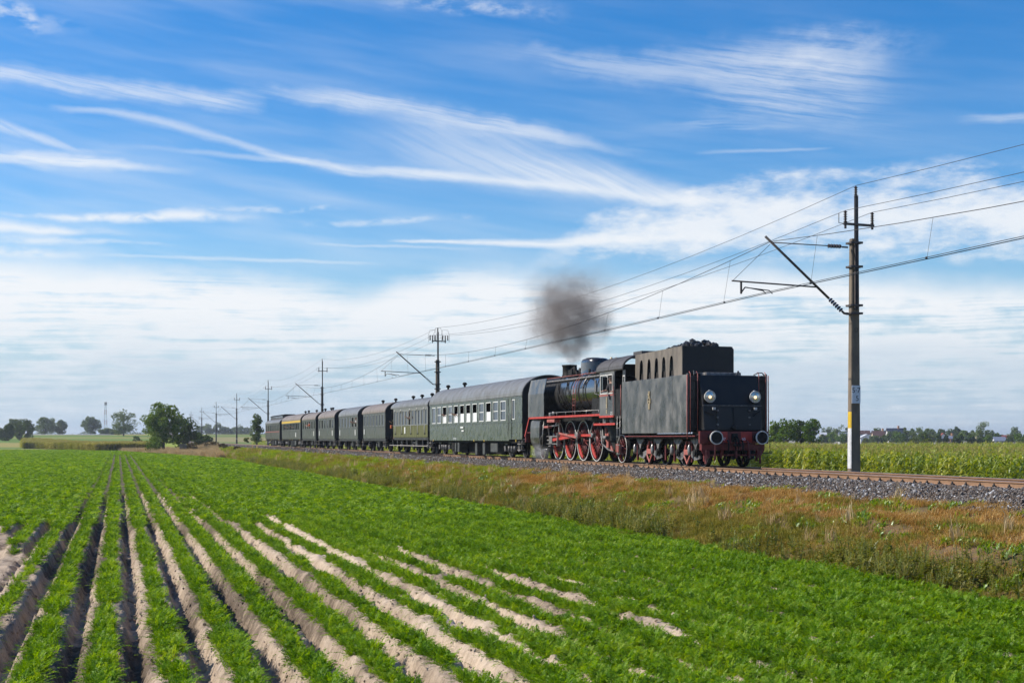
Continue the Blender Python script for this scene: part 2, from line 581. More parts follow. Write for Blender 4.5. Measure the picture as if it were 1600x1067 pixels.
def scatter(name, pts, rot, scl, idx, variants, label, cat=None):
    """One object of kind stuff: small meshes set on points by a geometry-nodes modifier."""
    src = bpy.data.collections.new(name + '_source')
    for i, me in enumerate(variants):
        o = bpy.data.objects.new('%s_source_%02d' % (name, i), me)
        src.objects.link(o)
    me = bpy.data.meshes.new(name)
    n = len(pts)
    me.vertices.add(n)
    me.vertices.foreach_set('co', np.asarray(pts, np.float32).ravel())
    a = me.attributes.new('rot', 'FLOAT_VECTOR', 'POINT'); a.data.foreach_set('vector', np.asarray(rot, np.float32).ravel())
    a = me.attributes.new('scl', 'FLOAT_VECTOR', 'POINT')
    s = np.asarray(scl, np.float32)
    if s.ndim == 1:
        s = np.repeat(s[:, None], 3, 1)
    a.data.foreach_set('vector', s.ravel())
    a = me.attributes.new('pick', 'INT', 'POINT'); a.data.foreach_set('value', np.asarray(idx, np.int32))
    o = link_mesh(name, me)
    tag(o, label, cat, kind='stuff')
    ng = bpy.data.node_groups.new(name + '_nodes', 'GeometryNodeTree')
    ng.interface.new_socket('Geometry', in_out='INPUT', socket_type='NodeSocketGeometry')
    ng.interface.new_socket('Geometry', in_out='OUTPUT', socket_type='NodeSocketGeometry')
    gi, go = ng.nodes.new('NodeGroupInput'), ng.nodes.new('NodeGroupOutput')
    mtp = ng.nodes.new('GeometryNodeMeshToPoints')
    iop = ng.nodes.new('GeometryNodeInstanceOnPoints')
    ci = ng.nodes.new('GeometryNodeCollectionInfo')
    ci.inputs['Collection'].default_value = src
    ci.inputs['Separate Children'].default_value = True
    ci.inputs['Reset Children'].default_value = True
    iop.inputs['Pick Instance'].default_value = True
    def attr(nm, ty):
        x = ng.nodes.new('GeometryNodeInputNamedAttribute')
        x.data_type = ty
        x.inputs['Name'].default_value = nm
        return x.outputs[0]
    e2r = ng.nodes.new('FunctionNodeEulerToRotation')
    L = ng.links.new
    L(gi.outputs[0], mtp.inputs['Mesh'])
    L(mtp.outputs[0], iop.inputs['Points'])
    L(ci.outputs[0], iop.inputs['Instance'])
    L(attr('pick', 'INT'), iop.inputs['Instance Index'])
    L(attr('rot', 'FLOAT_VECTOR'), e2r.inputs[0])
    L(e2r.outputs[0], iop.inputs['Rotation'])
    L(attr('scl', 'FLOAT_VECTOR'), iop.inputs['Scale'])
    L(iop.outputs[0], go.inputs[0])
    md = o.modifiers.new('scatter', 'NODES')
    md.node_group = ng
    return o


def value_noise(x, y, seed=0):
    """Smooth 2D noise in 0..1 on numpy arrays."""
    x, y = np.asarray(x, float), np.asarray(y, float)
    xi, yi = np.floor(x).astype(int), np.floor(y).astype(int)
    fx, fy = x - xi, y - yi
    fx, fy = fx * fx * (3 - 2 * fx), fy * fy * (3 - 2 * fy)
    def h(a, b):
        n = (a * 374761393 + b * 668265263 + seed * 1442695041) & 0xffffffff
        n = ((n ^ (n >> 13)) * 1274126177) & 0xffffffff
        return ((n ^ (n >> 16)) & 0xffff) / 65535.0
    return (h(xi, yi) * (1 - fx) + h(xi + 1, yi) * fx) * (1 - fy) + (h(xi, yi + 1) * (1 - fx) + h(xi + 1, yi + 1) * fx) * fy


def fbm(x, y, oct=4, seed=0, rough=0.5):
    s, a, tot = 0.0, 1.0, 0.0
    for i in range(oct):
        s = s + a * value_noise(np.asarray(x) * 2 ** i, np.asarray(y) * 2 ** i, seed + i)
        tot += a
        a *= rough
    return s / tot


def in_view(x, y, margin=0.13, near=2.0):
    """Which world points stand in the photographed sector (a little wider than the picture)."""
    D = x * SA + y * CA
    c = x * CA - y * SA
    return (D > near) & (np.abs(c) < D * (0.3556 + margin) + 3.0)

# ================================================================== large structure: ground, field, railway
RAIL_TOP = 1.58
TRACK_X = 21.2175
ROW0, ROW = -0.166, 0.75            # carrot ridges: first row and spacing


def sstep(a, b, v):
    t = np.clip((np.asarray(v, float) - a) / (b - a), 0, 1)
    return t * t * (3 - 2 * t)


BANK_X = np.array([-5000, 12.9, 13.3, 14.2, 15.6, 17.0, 18.0, 18.45, 19.55, 22.9, 24.1, 25.4, 27.0, 5000])
BANK_Z = np.array([0, 0, -.08, .16, .52, .86, 1.04, 1.10, 1.385, 1.385, 1.06, .55, .10, .10])


def ground_z(x, y):
    x, y = np.asarray(x, float), np.asarray(y, float)
    z = np.interp(x, BANK_X, BANK_Z)
    grassy = sstep(13.0, 13.6, x) * sstep(18.4, 17.4, x)
    z = z + grassy * (fbm(x * 1.1, y * .55, 4, 3) - .5) * .42
    # far country: the land rises a little towards the left
    w = x * CA - y * SA
    rise = sstep(370, 760, y) * 4.7 * sstep(.02, -.12, w / np.maximum(x * SA + y * CA, 1.0))
    return z + rise


def axis_lines(*spans):
    out = []
    for a, b, n in spans:
        out.extend(np.linspace(a, b, n, endpoint=False))
    out.append(spans[-1][1])
    return np.array(out)


def grid_mesh(name, xs, ys, zf, mat):
    X, Y = np.meshgrid(xs, ys)
    Z = zf(X, Y)
    nx, ny = len(xs), len(ys)
    co = np.stack([X, Y, Z], -1).reshape(-1, 3)
    i = np.arange(nx * ny).reshape(ny, nx)
    q = np.stack([i[:-1, :-1], i[:-1, 1:], i[1:, 1:], i[1:, :-1]], -1).reshape(-1, 4)
    me = bpy.data.meshes.new(name)
    me.vertices.add(len(co))
    me.vertices.foreach_set('co', co.astype(np.float32).ravel())
    me.loops.add(q.size)
    me.loops.foreach_set('vertex_index', q.ravel().astype(np.int32))
    me.polygons.add(len(q))
    me.polygons.foreach_set('loop_start', np.arange(0, q.size, 4, dtype=np.int32))
    me.polygons.foreach_set('use_smooth', np.ones(len(q), bool))
    me.materials.append(mat)
    me.update(calc_edges=True)
    me.validate()
    return link_mesh(name, me)


def ground_material():
    m = bpy.data.materials.new('ground_earth')
    m.use_nodes = True
    t = m.node_tree
    b = t.nodes['Principled BSDF']
    b.inputs['Roughness'].default_value = 0.95
    b.inputs['Specular IOR Level'].default_value = 0.15
    geo = t.nodes.new('ShaderNodeNewGeometry')
    sep = t.nodes.new('ShaderNodeSeparateXYZ')
    t.links.new(geo.outputs['Position'], sep.inputs[0])
    x, y = N(t, sep.outputs[0]), N(t, sep.outputs[1])
    pos = geo.outputs['Position']

    def mixc(f, a, c):
        mx = t.nodes.new('ShaderNodeMix')
        mx.data_type = 'RGBA'
        t.links.new(f.s, mx.inputs[0])
        for i, k in ((6, a), (7, c)):
            if isinstance(k, tuple):
                mx.inputs[i].default_value = (*k, 1)
            else:
                t.links.new(k, mx.inputs[i])
        return mx.outputs[2]
    n1 = noise(t, pos, 1.3, 6.0, .65)
    n2 = noise(t, pos, .035, 4.0, .55)
    n3 = noise(t, pos, 12.0, 4.0, .6)
    # carrot field far off: leaf green
    field = mixc(n1.ramp(.3, .7), (.060, .135, .014), (.085, .175, .022))
    # strips of other crops beyond the carrots
    stripes = noise(t, combine(t, x * .0012, y * .012), 1.0, 2.0, .4)
    other = mixc(stripes.ramp(.42, .56), (.30, .255, .075), (.12, .20, .03))
    shaded_soil_c = mixc(n1.ramp(.3, .7), (.10, .078, .05), (.16, .125, .085))  # furrow soil, its colour darkened for the shade between the rows
    ph = ((x - ROW0) / ROW)._m('FRACT')
    fur = ((ph - .5).abs() * -1.0 + .5).ramp(.20, .30) * x.ramp(-2.2, -1.4) * x.ramp(4.0, 3.0) * y.ramp(245, 225)
    field = mixc(fur, field, shaded_soil_c)
    field = mixc((y + n2 * 30.0).ramp(330, 345), field, other)
    # embankment: dry thatch, soil, green
    dry = mixc(n1.ramp(.35, .65), (.20, .12, .055), (.12, .10, .035))
    dry = mixc(n3.ramp(.45, .62), dry, (.11, .075, .05))
    green = mixc(n1.ramp(.3, .7), (.16, .25, .02), (.25, .25, .045))
    bank = mixc((n2 * 60.0 + y).ramp(75, 130), dry, green)
    stone = mixc(n3.ramp(.4, .6), (.16, .135, .115), (.09, .075, .065))
    right = mixc(n1.ramp(.35, .65), (.22, .17, .10), (.12, .11, .05))
    crop = mixc(noise(t, combine(t, x * .004, y * .010), 1.0, 2.0, .4).ramp(.42, .58), (.27, .235, .10), (.13, .185, .035))
    crop = mixc(x.ramp(150, 230), crop, (.30, .27, .23))
    right = mixc(y.ramp(190, 230), right, crop)
    c = mixc(x.ramp(13.0, 13.4), field, bank)
    c = mixc((x + n1 * .5).ramp(18.45, 18.7), c, stone)
    c = mixc(x.ramp(24.5, 25.2), c, bank)
    c = mixc(x.ramp(26.0, 28.0), c, right)
    t.links.new(c, b.inputs['Base Color'])
    bp = t.nodes.new('ShaderNodeBump')
    bp.inputs['Distance'].default_value = .05
    t.links.new((n3 * .6 + n1).s, bp.inputs['Height'])
    t.links.new(bp.outputs[0], b.inputs['Normal'])
    return m


gx = axis_lines((-3000, -400, 14), (-400, -40, 24), (-40, -9, 12), (-9, 12.8, 10), (12.8, 18.6, 46), (18.6, 28, 16), (28, 120, 16), (120, 800, 30), (800, 3500, 14))
gy = axis_lines((-60, 6.8, 10), (6.8, 10, 4), (10, 12, 4), (12, 70, 190), (70, 140, 140), (140, 300, 110), (300, 1000, 60), (1000, 6500, 24))


def sheet_z(x, y):
    z = ground_z(x, y)
    under = (x > -8.5) & (x < 12.9) & (y > 6.9) & (y < 71)
    return np.where(under, z - .7, z)


ground = grid_mesh('ground', gx, gy, sheet_z, ground_material())
tag(ground, kind='structure')

# ---- ridged soil of the carrot field, near part
def ridge_z(x, y):
    d = np.abs(((x - ROW0) / ROW + .5) % 1.0 - .5) * 2.0           # 0 on a ridge, 1 in a furrow
    k = np.round((x - ROW0) / ROW)
    fk = np.floor((x - ROW0) / ROW)
    edge = .50 + (fbm(y * .9 + fk * 17.3, x * .4, 3, 5) - .5) * .36
    prof = -.25 * sstep(0, .42, d - edge)
    clod = (fbm(x * 7.0, y * 3.2, 4, 11) - .5) * .11 + sstep(.60, .72, fbm(x * 9.0, y * 6.0, 2, 15)) * .03
    slump = (value_noise(y * 5.5 + fk * 9.7, x * 1.7, 21) - .5) * .15 * sstep(.3, .7, d) * sstep(1.05, .7, d)
    # tyre lugs pressed into two furrows
    lug = 0.0
    for f, amp in ((1, .030), (4, .022), (-2, .022)):
        cx = ROW0 + (f + .5) * ROW
        u = (x - cx) / .17
        lug = lug - np.where(np.abs(u) < 1, amp * (.5 + .5 * np.sin((y + np.abs(u) * .07) * 2 * np.pi / .115)) * sstep(1.0, .75, np.abs(u)), 0)
    # the row ends on the left, where a track crosses
    end = np.zeros_like(x)
    for kk, y0 in ((-3, 36.5), (-4, 44.0), (-5, 52.0)):
        end = np.where((k == kk), sstep(y0 + .5, y0 - .4, y) * .22 * sstep(1.0, .5, d), end)
    return prof + clod + slump + lug - end + .02


def soil_material():
    m = bpy.data.materials.new('sandy_soil')
    m.use_nodes = True
    t = m.node_tree
    b = t.nodes['Principled BSDF']
    b.inputs['Roughness'].default_value = 0.95
    b.inputs['Specular IOR Level'].default_value = 0.15
    geo = t.nodes.new('ShaderNodeNewGeometry')
    sep = t.nodes.new('ShaderNodeSeparateXYZ')
    t.links.new(geo.outputs['Position'], sep.inputs[0])
    pos = geo.outputs['Position']
    n1 = noise(t, pos, 1.6, 6.0, .62)
    n2 = noise(t, pos, 26.0, 5.0, .65)
    stre = noise(t, combine(t, N(t, sep.outputs[0]) * 3.0, N(t, sep.outputs[1]) * 17.0, N(t, sep.outputs[2]) * 3.0), 1.0, 5.0, .6)
    damp_shade = noise(t, combine(t, N(t, sep.outputs[0]) * .55, N(t, sep.outputs[1]) * .10, 3.0), 1.0, 3.0, .5).ramp(.44, .60, .07, -.10) + N(t, sep.outputs[0]).ramp(2.6, 4.4, -.06, .05)  # noise gives damp patches; the x ramp paints shade into the left furrows
    cr = t.nodes.new('ShaderNodeValToRGB')
    t.links.new((n1 * .55 + n2 * .25 + stre * .3 + damp_shade).s, cr.inputs[0])
    el = cr.color_ramp.elements
    el[0].position, el[1].position = .38, .72
    el[0].color, el[1].color = (.13, .098, .07, 1), (.58, .465, .35, 1)
    e = el.new(.55)
    e.color = (.40, .31, .225, 1)
    t.links.new(cr.outputs[0], b.inputs['Base Color'])
    bp = t.nodes.new('ShaderNodeBump')
    bp.inputs['Distance'].default_value = .055
    t.links.new((stre * .7 + n2 * .5).s, bp.inputs['Height'])
    t.links.new(bp.outputs[0], b.inputs['Normal'])
    return m


ly = [7.0]
while ly[-1] < 71:
    ly.append(ly[-1] * (1.0019 if ly[-1] < 24 else 1.0042))
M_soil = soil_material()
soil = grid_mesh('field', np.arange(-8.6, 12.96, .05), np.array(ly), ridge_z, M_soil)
tag(soil, kind='structure')

# ---- the railway: rails, sleepers, clips
M_rail = pmat('rusty_rail', (.21, .115, .058), (.27, .155, .085), 2.0, .75, None, 0.0, .002, 60, vary=0)
M_railhead = pmat('worn_rail_head', (.42, .40, .39), None, rough=.28, metal=.9)
M_sleeper = pmat('concrete_sleeper', (.26, .22, .19), (.17, .14, .12), 6, .9, bump=.004, bscale=30)
M_clip = pmat('dark_iron_clip', (.012, .010, .009), (.022, .017, .014), 30, .75, .5)

track = empty('railway_track', (TRACK_X, 24.0, RAIL_TOP), 'single railway track of rusty rails on concrete sleepers in grey ballast', 'railway track')
prof = [(-.075, -.172), (.075, -.172), (.075, -.160), (.018, -.140), (.010, -.125), (.010, -.050), (.036, -.036), (.036, -.006), (-.036, -.006), (-.036, -.036), (-.010, -.050), (-.010, -.125), (-.018, -.140), (-.075, -.160)]
for s in (-1, 1):
    cx = s * .7535
    r = MB()
    r.prism([(cx + u, w) for u, w in prof], 'y', -40, 400)
    ro = r.build('rail', M_rail, track)
    h = MB()
    h.prism([(cx - .034, -.0055), (cx + .034, -.0055), (cx + .028, 0), (cx - .028, 0)], 'y', -40, 400)
    h.build('rail_head', M_railhead, ro)
slm = MB()
slm.prism([(-1.3, -.40), (1.3, -.40), (1.3, -.20), (.95, -.176), (.55, -.176), (.3, -.21), (-.3, -.21), (-.55, -.176), (-.95, -.176), (-1.3, -.20)], 'y', -.13, .13)
sleeper_me = slm.mesh('sleeper', M_sleeper)
cl = MB()
cl.bx(-.09, .03, -.06, .06, -.176, -.150)
cl.bx(-.05, .02, -.05, .05, -.150, -.120)
cl.cyl((-.030, 0, -.15), (-.030, 0, -.065), .022, n=6)
cl.cyl((-.030, 0, -.125), (-.030, 0, -.100), .036, n=6)
clip_me = cl.mesh('rail_clip', M_clip)
for i in range(300):
    yy = -8.0 + i * .60
    so = link_mesh('sleeper', sleeper_me, track)
    so.location = (RNG.normal(0, .008), yy, RNG.normal(0, .003))
    for cxx, rz in ((-.7535 - .085, 0), (-.7535 + .085, math.pi)):
        co = link_mesh('rail_clip', clip_me, so)
        co.location = (cxx, 0, 0)
        co.rotation_euler = (0, 0, rz)
far = MB()
for i in range(300, 660):
    yy = -8.0 + i * .60
    far.bx(-1.3, 1.3, yy - .13, yy + .13, -.40, -.178)
    far.bx(-.7535 - .14, -.7535 - .07, yy - .06, yy + .06, -.178, -.08)
fs = far.build('sleeper', M_sleeper, track, recalc=False)
tag(fs, 'distant sleepers too small to pick apart', kind='stuff')

# ---- ballast stones along the track
def stone_mesh(name, seed, mat):
    r = np.random.default_rng(seed)
    bm = bmesh.new()
    bmesh.ops.create_icosphere(bm, subdivisions=1, radius=.5)
    d = [Vector(r.normal(size=3)).normalized() for _ in range(9)]
    o = r.uniform(.26, .46, 9)
    for v in bm.verts:
        for q, w in zip(d, o):
            k = v.co.dot(q)
            if k > w:
                v.co -= q * (k - w)
        v.co.x *= 1.15
        v.co.z *= .8
    me = bpy.data.meshes.new(name)
    bm.to_mesh(me)
    bm.free()
    me.materials.append(mat)
    return me


def stone_mat():
    m = bpy.data.materials.new('crushed_stone')
    m.use_nodes = True
    t = m.node_tree
    b = t.nodes['Principled BSDF']
    b.inputs['Roughness'].default_value = .8
    oi = t.nodes.new('ShaderNodeObjectInfo')
    cr = t.nodes.new('ShaderNodeValToRGB')
    t.links.new(oi.outputs['Random'], cr.inputs[0])
    el = cr.color_ramp.elements
    cols = [(0, (.045, .038, .033)), (.3, (.088, .064, .046)), (.5, (.14, .095, .062)), (.68, (.115, .10, .09)), (.86, (.20, .18, .16)), (.955, (.36, .35, .34)), (1, (.58, .58, .58))]
    el[0].position, el[1].position = 0, 1
    el[0].color, el[1].color = (*cols[0][1], 1), (*cols[-1][1], 1)
    for p, c in cols[1:-1]:
        e = el.new(p)
        e.color = (*c, 1)
    tc = t.nodes.new('ShaderNodeTexCoord')
    n = noise(t, tc.outputs['Object'], 4.0, 4.0, .6)
    hs = t.nodes.new('ShaderNodeHueSaturation')
    t.links.new(n.ramp(.3, .7, .7, 1.25).s, hs.inputs['Value'])
    t.links.new(cr.outputs[0], hs.inputs['Color'])
    t.links.new(hs.outputs[0], b.inputs['Base Color'])
    return m


sm = stone_mat()
stones = [stone_mesh('stone_%d' % i, 40 + i, sm) for i in range(7)]
P = []
def ballast(x0, x1, y0, y1, dens, s0, s1, toe=False):
    n = int((x1 - x0) * (y1 - y0) * dens)
    x = RNG.uniform(x0, x1, n); y = RNG.uniform(y0, y1, n)
    k = in_view(x, y)
    if toe:
        k &= RNG.uniform(0, 1, n) < sstep(18.0, 18.75, x + (fbm(y * .8, x * 1.5, 3, 8) - .5) * 1.3)
    x, y = x[k], y[k]
    s = RNG.uniform(s0, s1, len(x)) * (1 + .5 * (RNG.uniform(0, 1, len(x)) > .93))
    z = np.interp(x, BANK_X, BANK_Z) + RNG.uniform(.0, .45, len(x)) * s
    P.append(np.stack([x, y, z, s], 1))
ballast(17.7, 20.30, 14, 80, 560, .045, .085, True)
ballast(17.7, 20.30, 80, 130, 260, .055, .095, True)
ballast(17.9, 20.35, 130, 330, 34, .11, .17, True)
ballast(20.55, 21.9, 16, 110, 90, .06, .10)
ballast(22.0, 24.3, 16, 90, 60, .06, .11)
P = np.concatenate(P)
n = len(P)
scatter('ballast', P[:, :3], RNG.uniform(0, 6.28, (n, 3)), P[:, 3], RNG.integers(0, 7, n), stones, 'grey and brown crushed stone ballast heaped along the rails')

# ---- crumbs and clods of soil lying in the open furrows
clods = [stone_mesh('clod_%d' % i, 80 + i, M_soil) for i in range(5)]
n = 30000
fk = RNG.integers(-3, 10, n)
y = 8 + RNG.uniform(0, 1, n) ** 1.5 * 32
x = ROW0 + (fk + .5) * ROW + RNG.normal(0, .13, n)
k = in_view(x, y) & (RNG.uniform(0, 1, n) < sstep(.35, .6, fbm(x * 1.2, y * .8, 3, 97)))
x, y = x[k], y[k]
n = len(x)
s = .014 + .05 * RNG.uniform(0, 1, n) ** 3
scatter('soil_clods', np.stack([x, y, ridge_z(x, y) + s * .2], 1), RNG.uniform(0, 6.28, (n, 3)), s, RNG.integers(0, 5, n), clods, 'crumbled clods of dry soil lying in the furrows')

# ================================================================== the train
M_black = pmat('black_paint', (.009, .009, .010), (.018, .017, .017), 2.0, .36, .55, bump=.003, bscale=6, spec=.35)
M_sheen = pmat('dusty_black_plate', (.020, .020, .020), (.145, .142, .132), 1.8, .26, .62, bump=.014, bscale=2.0, stretch=(1, 1.0, .65), coat=.1, lo=.34, hi=.68)
M_soot = pmat('sooty_iron', (.007, .0065, .006), (.018, .016, .014), 6, .8, .6, spec=.25)
M_boiler = pmat('glossy_boiler_black', (.013, .012, .012), (.024, .021, .020), 3, .15, .28, bump=.002, bscale=7, coat=.5)
M_red = pmat('signal_red_paint', (.46, .035, .022), (.36, .03, .02), 5, .42, .6)
M_dred = pmat('dark_red_paint', (.16, .016, .014), (.09, .012, .012), 5, .5, .7)
M_pink = pmat('faded_red_paint', (.40, .12, .09), (.28, .07, .055), 6, .6)
M_white = pmat('white_paint', (.60, .58, .55), (.45, .42, .38), 9, .5)
M_steel = pmat('bare_steel', (.36, .34, .33), (.25, .23, .21), 9, .35, .55, metal=.7)
M_grey = pmat('grey_dust_iron', (.20, .19, .185), (.055, .05, .048), 8, .6)
M_brass = pmat('aged_brass', (.50, .38, .22), (.38, .30, .20), 12, .4, .5, metal=.6)
M_tan = pmat('dusty_bunker_plate', (.19, .155, .12), (.11, .092, .074), 2.2, .55, .7, bump=.004, bscale=3, stretch=(1, 1, .4))
M_roofblk = pmat('dull_black_roof', (.07, .062, .058), (.05, .045, .042), 3, .55, .65)
M_coal = pmat('coal', (.012, .012, .013), (.03, .03, .032), 8, .35, .6)
M_glass = pmat('window_glass', (.03, .035, .035), None, rough=.05, spec=.9)
M_curtain = pmat('white_curtain', (.74, .74, .73), (.60, .61, .61), 14, .6, stretch=(1, 4, .6))
M_lens = pmat('lamp_glass', (.70, .68, .62), (.55, .5, .42), 9, .08, metal=.5)
M_bulb = pmat('lit_bulb', (1, .75, .45), emit=(1.0, .62, .28), emit_s=2.2)
M_dark = pmat('dark_interior', (.014, .012, .010), None, rough=.9)
M_ink = pmat('lettering_white', (.78, .78, .76), None, rough=.6)


def text_mesh(name, s, size, mat, parent, loc, rot, depth=.004, align='CENTER'):
    cu = bpy.data.curves.new(name, 'FONT')
    cu.body = s
    cu.size = size
    cu.extrude = depth
    cu.align_x = align
    cu.align_y = 'CENTER'
    o = bpy.data.objects.new(name, cu)
    COL.objects.link(o)
    dg = bpy.context.evaluated_depsgraph_get()
    me = bpy.data.meshes.new_from_object(o.evaluated_get(dg))
    bpy.data.objects.remove(o)
    me.materials.clear()
    me.materials.append(mat)
    q = link_mesh(name, me, parent)
    q.location = loc
    q.rotation_euler = rot
    return q


SIDE_TXT = (math.pi / 2, 0, -math.pi / 2)       # reads from the -X side
REAR_TXT = (math.pi / 2, 0, 0)                  # reads from the -Y side


def wall_holes(mb, x, th, y0, y1, z0, z1, holes):
    """A wall in the plane x (thickness th towards +x) with rectangular openings."""
    ys = sorted({y0, y1, *[h[0] for h in holes], *[h[1] for h in holes]})
    zs = sorted({z0, z1, *[h[2] for h in holes], *[h[3] for h in holes]})
    def open_(a, b):
        return any(h[0] - 1e-6 <= a and b[0] <= h[1] + 1e-6 for h in holes for b in [b])
    for i in range(len(ys) - 1):
        for j in range(len(zs) - 1):
            a, b, c, d = ys[i], ys[i + 1], zs[j], zs[j + 1]
            if any(h[0] - 1e-6 <= a and b <= h[1] + 1e-6 and h[2] - 1e-6 <= c and d <= h[3] + 1e-6 for h in holes):
                continue
            mb.quad((x, a, c), (x, a, d), (x, b, d), (x, b, c))
            mb.quad((x + th, a, c), (x + th, b, c), (x + th, b, d), (x + th, a, d))
    for a, b, c, d in [(y0, y1, z0, z1)] + [h[:4] for h in holes]:
        mb.quad((x, a, c), (x, b, c), (x + th, b, c), (x + th, a, c))
        mb.quad((x, a, d), (x + th, a, d), (x + th, b, d), (x, b, d))
        mb.quad((x, a, c), (x + th, a, c), (x + th, a, d), (x, a, d))
        mb.quad((x, b, c), (x, b, d), (x + th, b, d), (x + th, b, c))
    return mb


def roof_arc(half, ze, zr, n=18, power=1.0):
    """Points of a coach roof from the near eave over to the far one."""
    out = []
    for i in range(n + 1):
        a = math.pi * i / n
        c, s = math.cos(a), math.sin(a)
        out.append((-half * (abs(c) ** power) * (1 if c >= 0 else -1), ze + (zr - ze) * abs(s) ** power))
    return out


def spoked_wheel(parent, name, r, y, z, x, spokes, rim_m, spoke_m, tyre_m, edge_m, weight=None, width=.13, pin=None):
    """Wheel with its outer face at -x side when x<0; weight: (angle, spread) of a counterweight."""
    s = -1 if x < 0 else 1
    o = bpy.data.objects.new(name, None)
    o = None
    c = MB()
    hub = .17 * r + .05
    c.lathe([(0, s * .09), (hub * .6, s * .09), (hub, s * .06), (hub, -s * .06), (0, -s * .06)], axis='x', n=16)
    for k in range(spokes):
        a = 2 * math.pi * (k + .5) / spokes
        p0 = Vector((s * .02, math.cos(a) * hub * .8, math.sin(a) * hub * .8))
        p1 = Vector((s * .02, math.cos(a) * r * .86, math.sin(a) * r * .86))
        c.tube([p0, p1], [.026, .017], 6)
    ro = .86
    c.lathe([(r * ro, s * .045), (r * (ro + .035), s * .045), (r * (ro + .035), -s * .05), (r * ro, -s * .05), (r * ro, s * .045)], axis='x', n=40)
    w = c.build(name, spoke_m, parent)
    w.location = (x, y, z)
    ty = MB()
    ty.lathe([(r * .885, s * .060), (r * .975, s * .068), (r, s * .050), (r, -s * .05), (r * 1.03, -s * .06), (r * 1.03, -s * .09), (r * .885, -s * .09), (r * .885, s * .060)], axis='x', n=48)
    ty.build('tyre', tyre_m, w)
    if edge_m is not None:
        e = MB()
        e.lathe([(r * .948, s * .0655), (r * .95, s * .072), (r * .985, s * .074), (r * .996, s * .060)], axis='x', n=48)
        e.build('tyre_edge', edge_m, w)
    if weight is not None:
        a, sp = weight
        k = MB()
        poly = []
        for i in range(13):
            b = a - sp + 2 * sp * i / 12
            poly.append((math.cos(b) * r * .865, math.sin(b) * r * .865))
        q = r * .865 * math.cos(sp)
        for i in range(7):
            u = 1 - i / 3.0
            b = a + sp * .92 * u
            rr = r * (.62 + .16 * u * u)
            poly.append((math.cos(b) * rr, math.sin(b) * rr))
        k.prism(poly, 'x', s * .005, s * .062)
        k.build('counterweight', M_red, w)
    return w


# ------------------------------------------------------------------ tender
T_TEND = 48.1
tender = empty('tender', (TRACK_X, T_TEND, RAIL_TOP), 'black steam locomotive tender running first, coal heaped in its slotted bunker', 'tender', 'vehicles of the train')
body = MB()
body.prism([(-1.50, 1.28), (1.50, 1.28), (1.50, 3.28), (-1.50, 3.28)], 'y', .02, 6.93)
body.build('tank', M_black, tender, bevel=.02)
for s in (-1, 1):
    sp = MB()
    sp.prism([(0.0, 1.22), (0.0, 3.36), (.10, 3.36), (.10, 3.32), (1.75, 3.32), (1.75, 3.30), (6.95, 3.30), (6.95, 1.22)], 'x', s * 1.50, s * 1.555)
    spo = sp.build('side_plate', M_sheen, tender, bevel=.008)
    rv = MB()
    for yy in (1.45, 4.9):
        rv.bx(s * 1.555, s * 1.560, yy - .035, yy + .035, 1.24, 3.29)
    rv.build('panel_strip', M_sheen, spo)
if True:
    # narrow, leaning back plate with the lamps and the tool lockers under it
    rb = MB()
    rb.prism([(.01, 3.30), (-.03, 3.30), (-.38, 2.21), (.01, 2.21)], 'x', -1.12, 1.12)
    rb.build('rear_plate', M_black, tender, bevel=.012)
    lk = MB()
    lk.prism([(.01, 2.19), (-.40, 2.19), (-.50, 1.32), (.01, 1.32)], 'x', -1.12, 1.12)
    lko = lk.build('tool_locker', M_black, tender, bevel=.01)
    lip = MB()
    lip.bx(-1.13, 1.13, -.45, -.36, 2.185, 2.215)
    lip.build('locker_shelf', M_grey, tender)
    for a, b in ((-.62, -.03), (.03, .62)):
        dr = MB()
        dr.prism([(-.425, 2.12), (-.500, 1.40), (-.52, 1.40), (-.445, 2.12)], 'x', a, b)
        dro = dr.build('locker_door', M_black, tender, bevel=.006)
        hb = MB()
        for zz in (1.52, 1.78, 2.02):
            hb.bx(a - .03 if a < 0 else b - .03, a + .05 if a < 0 else b + .05, -.525, -.46, zz - .03, zz + .03)
        hb.build('hinge', M_grey, dro)
    kn = MB()
    kn.lathe([(0, -.60), (.08, -.60), (.10, -.57), (.10, -.48)], (0, 0, 1.42), 'y', 12)
    kn.build('tail_fitting', M_soot, tender)
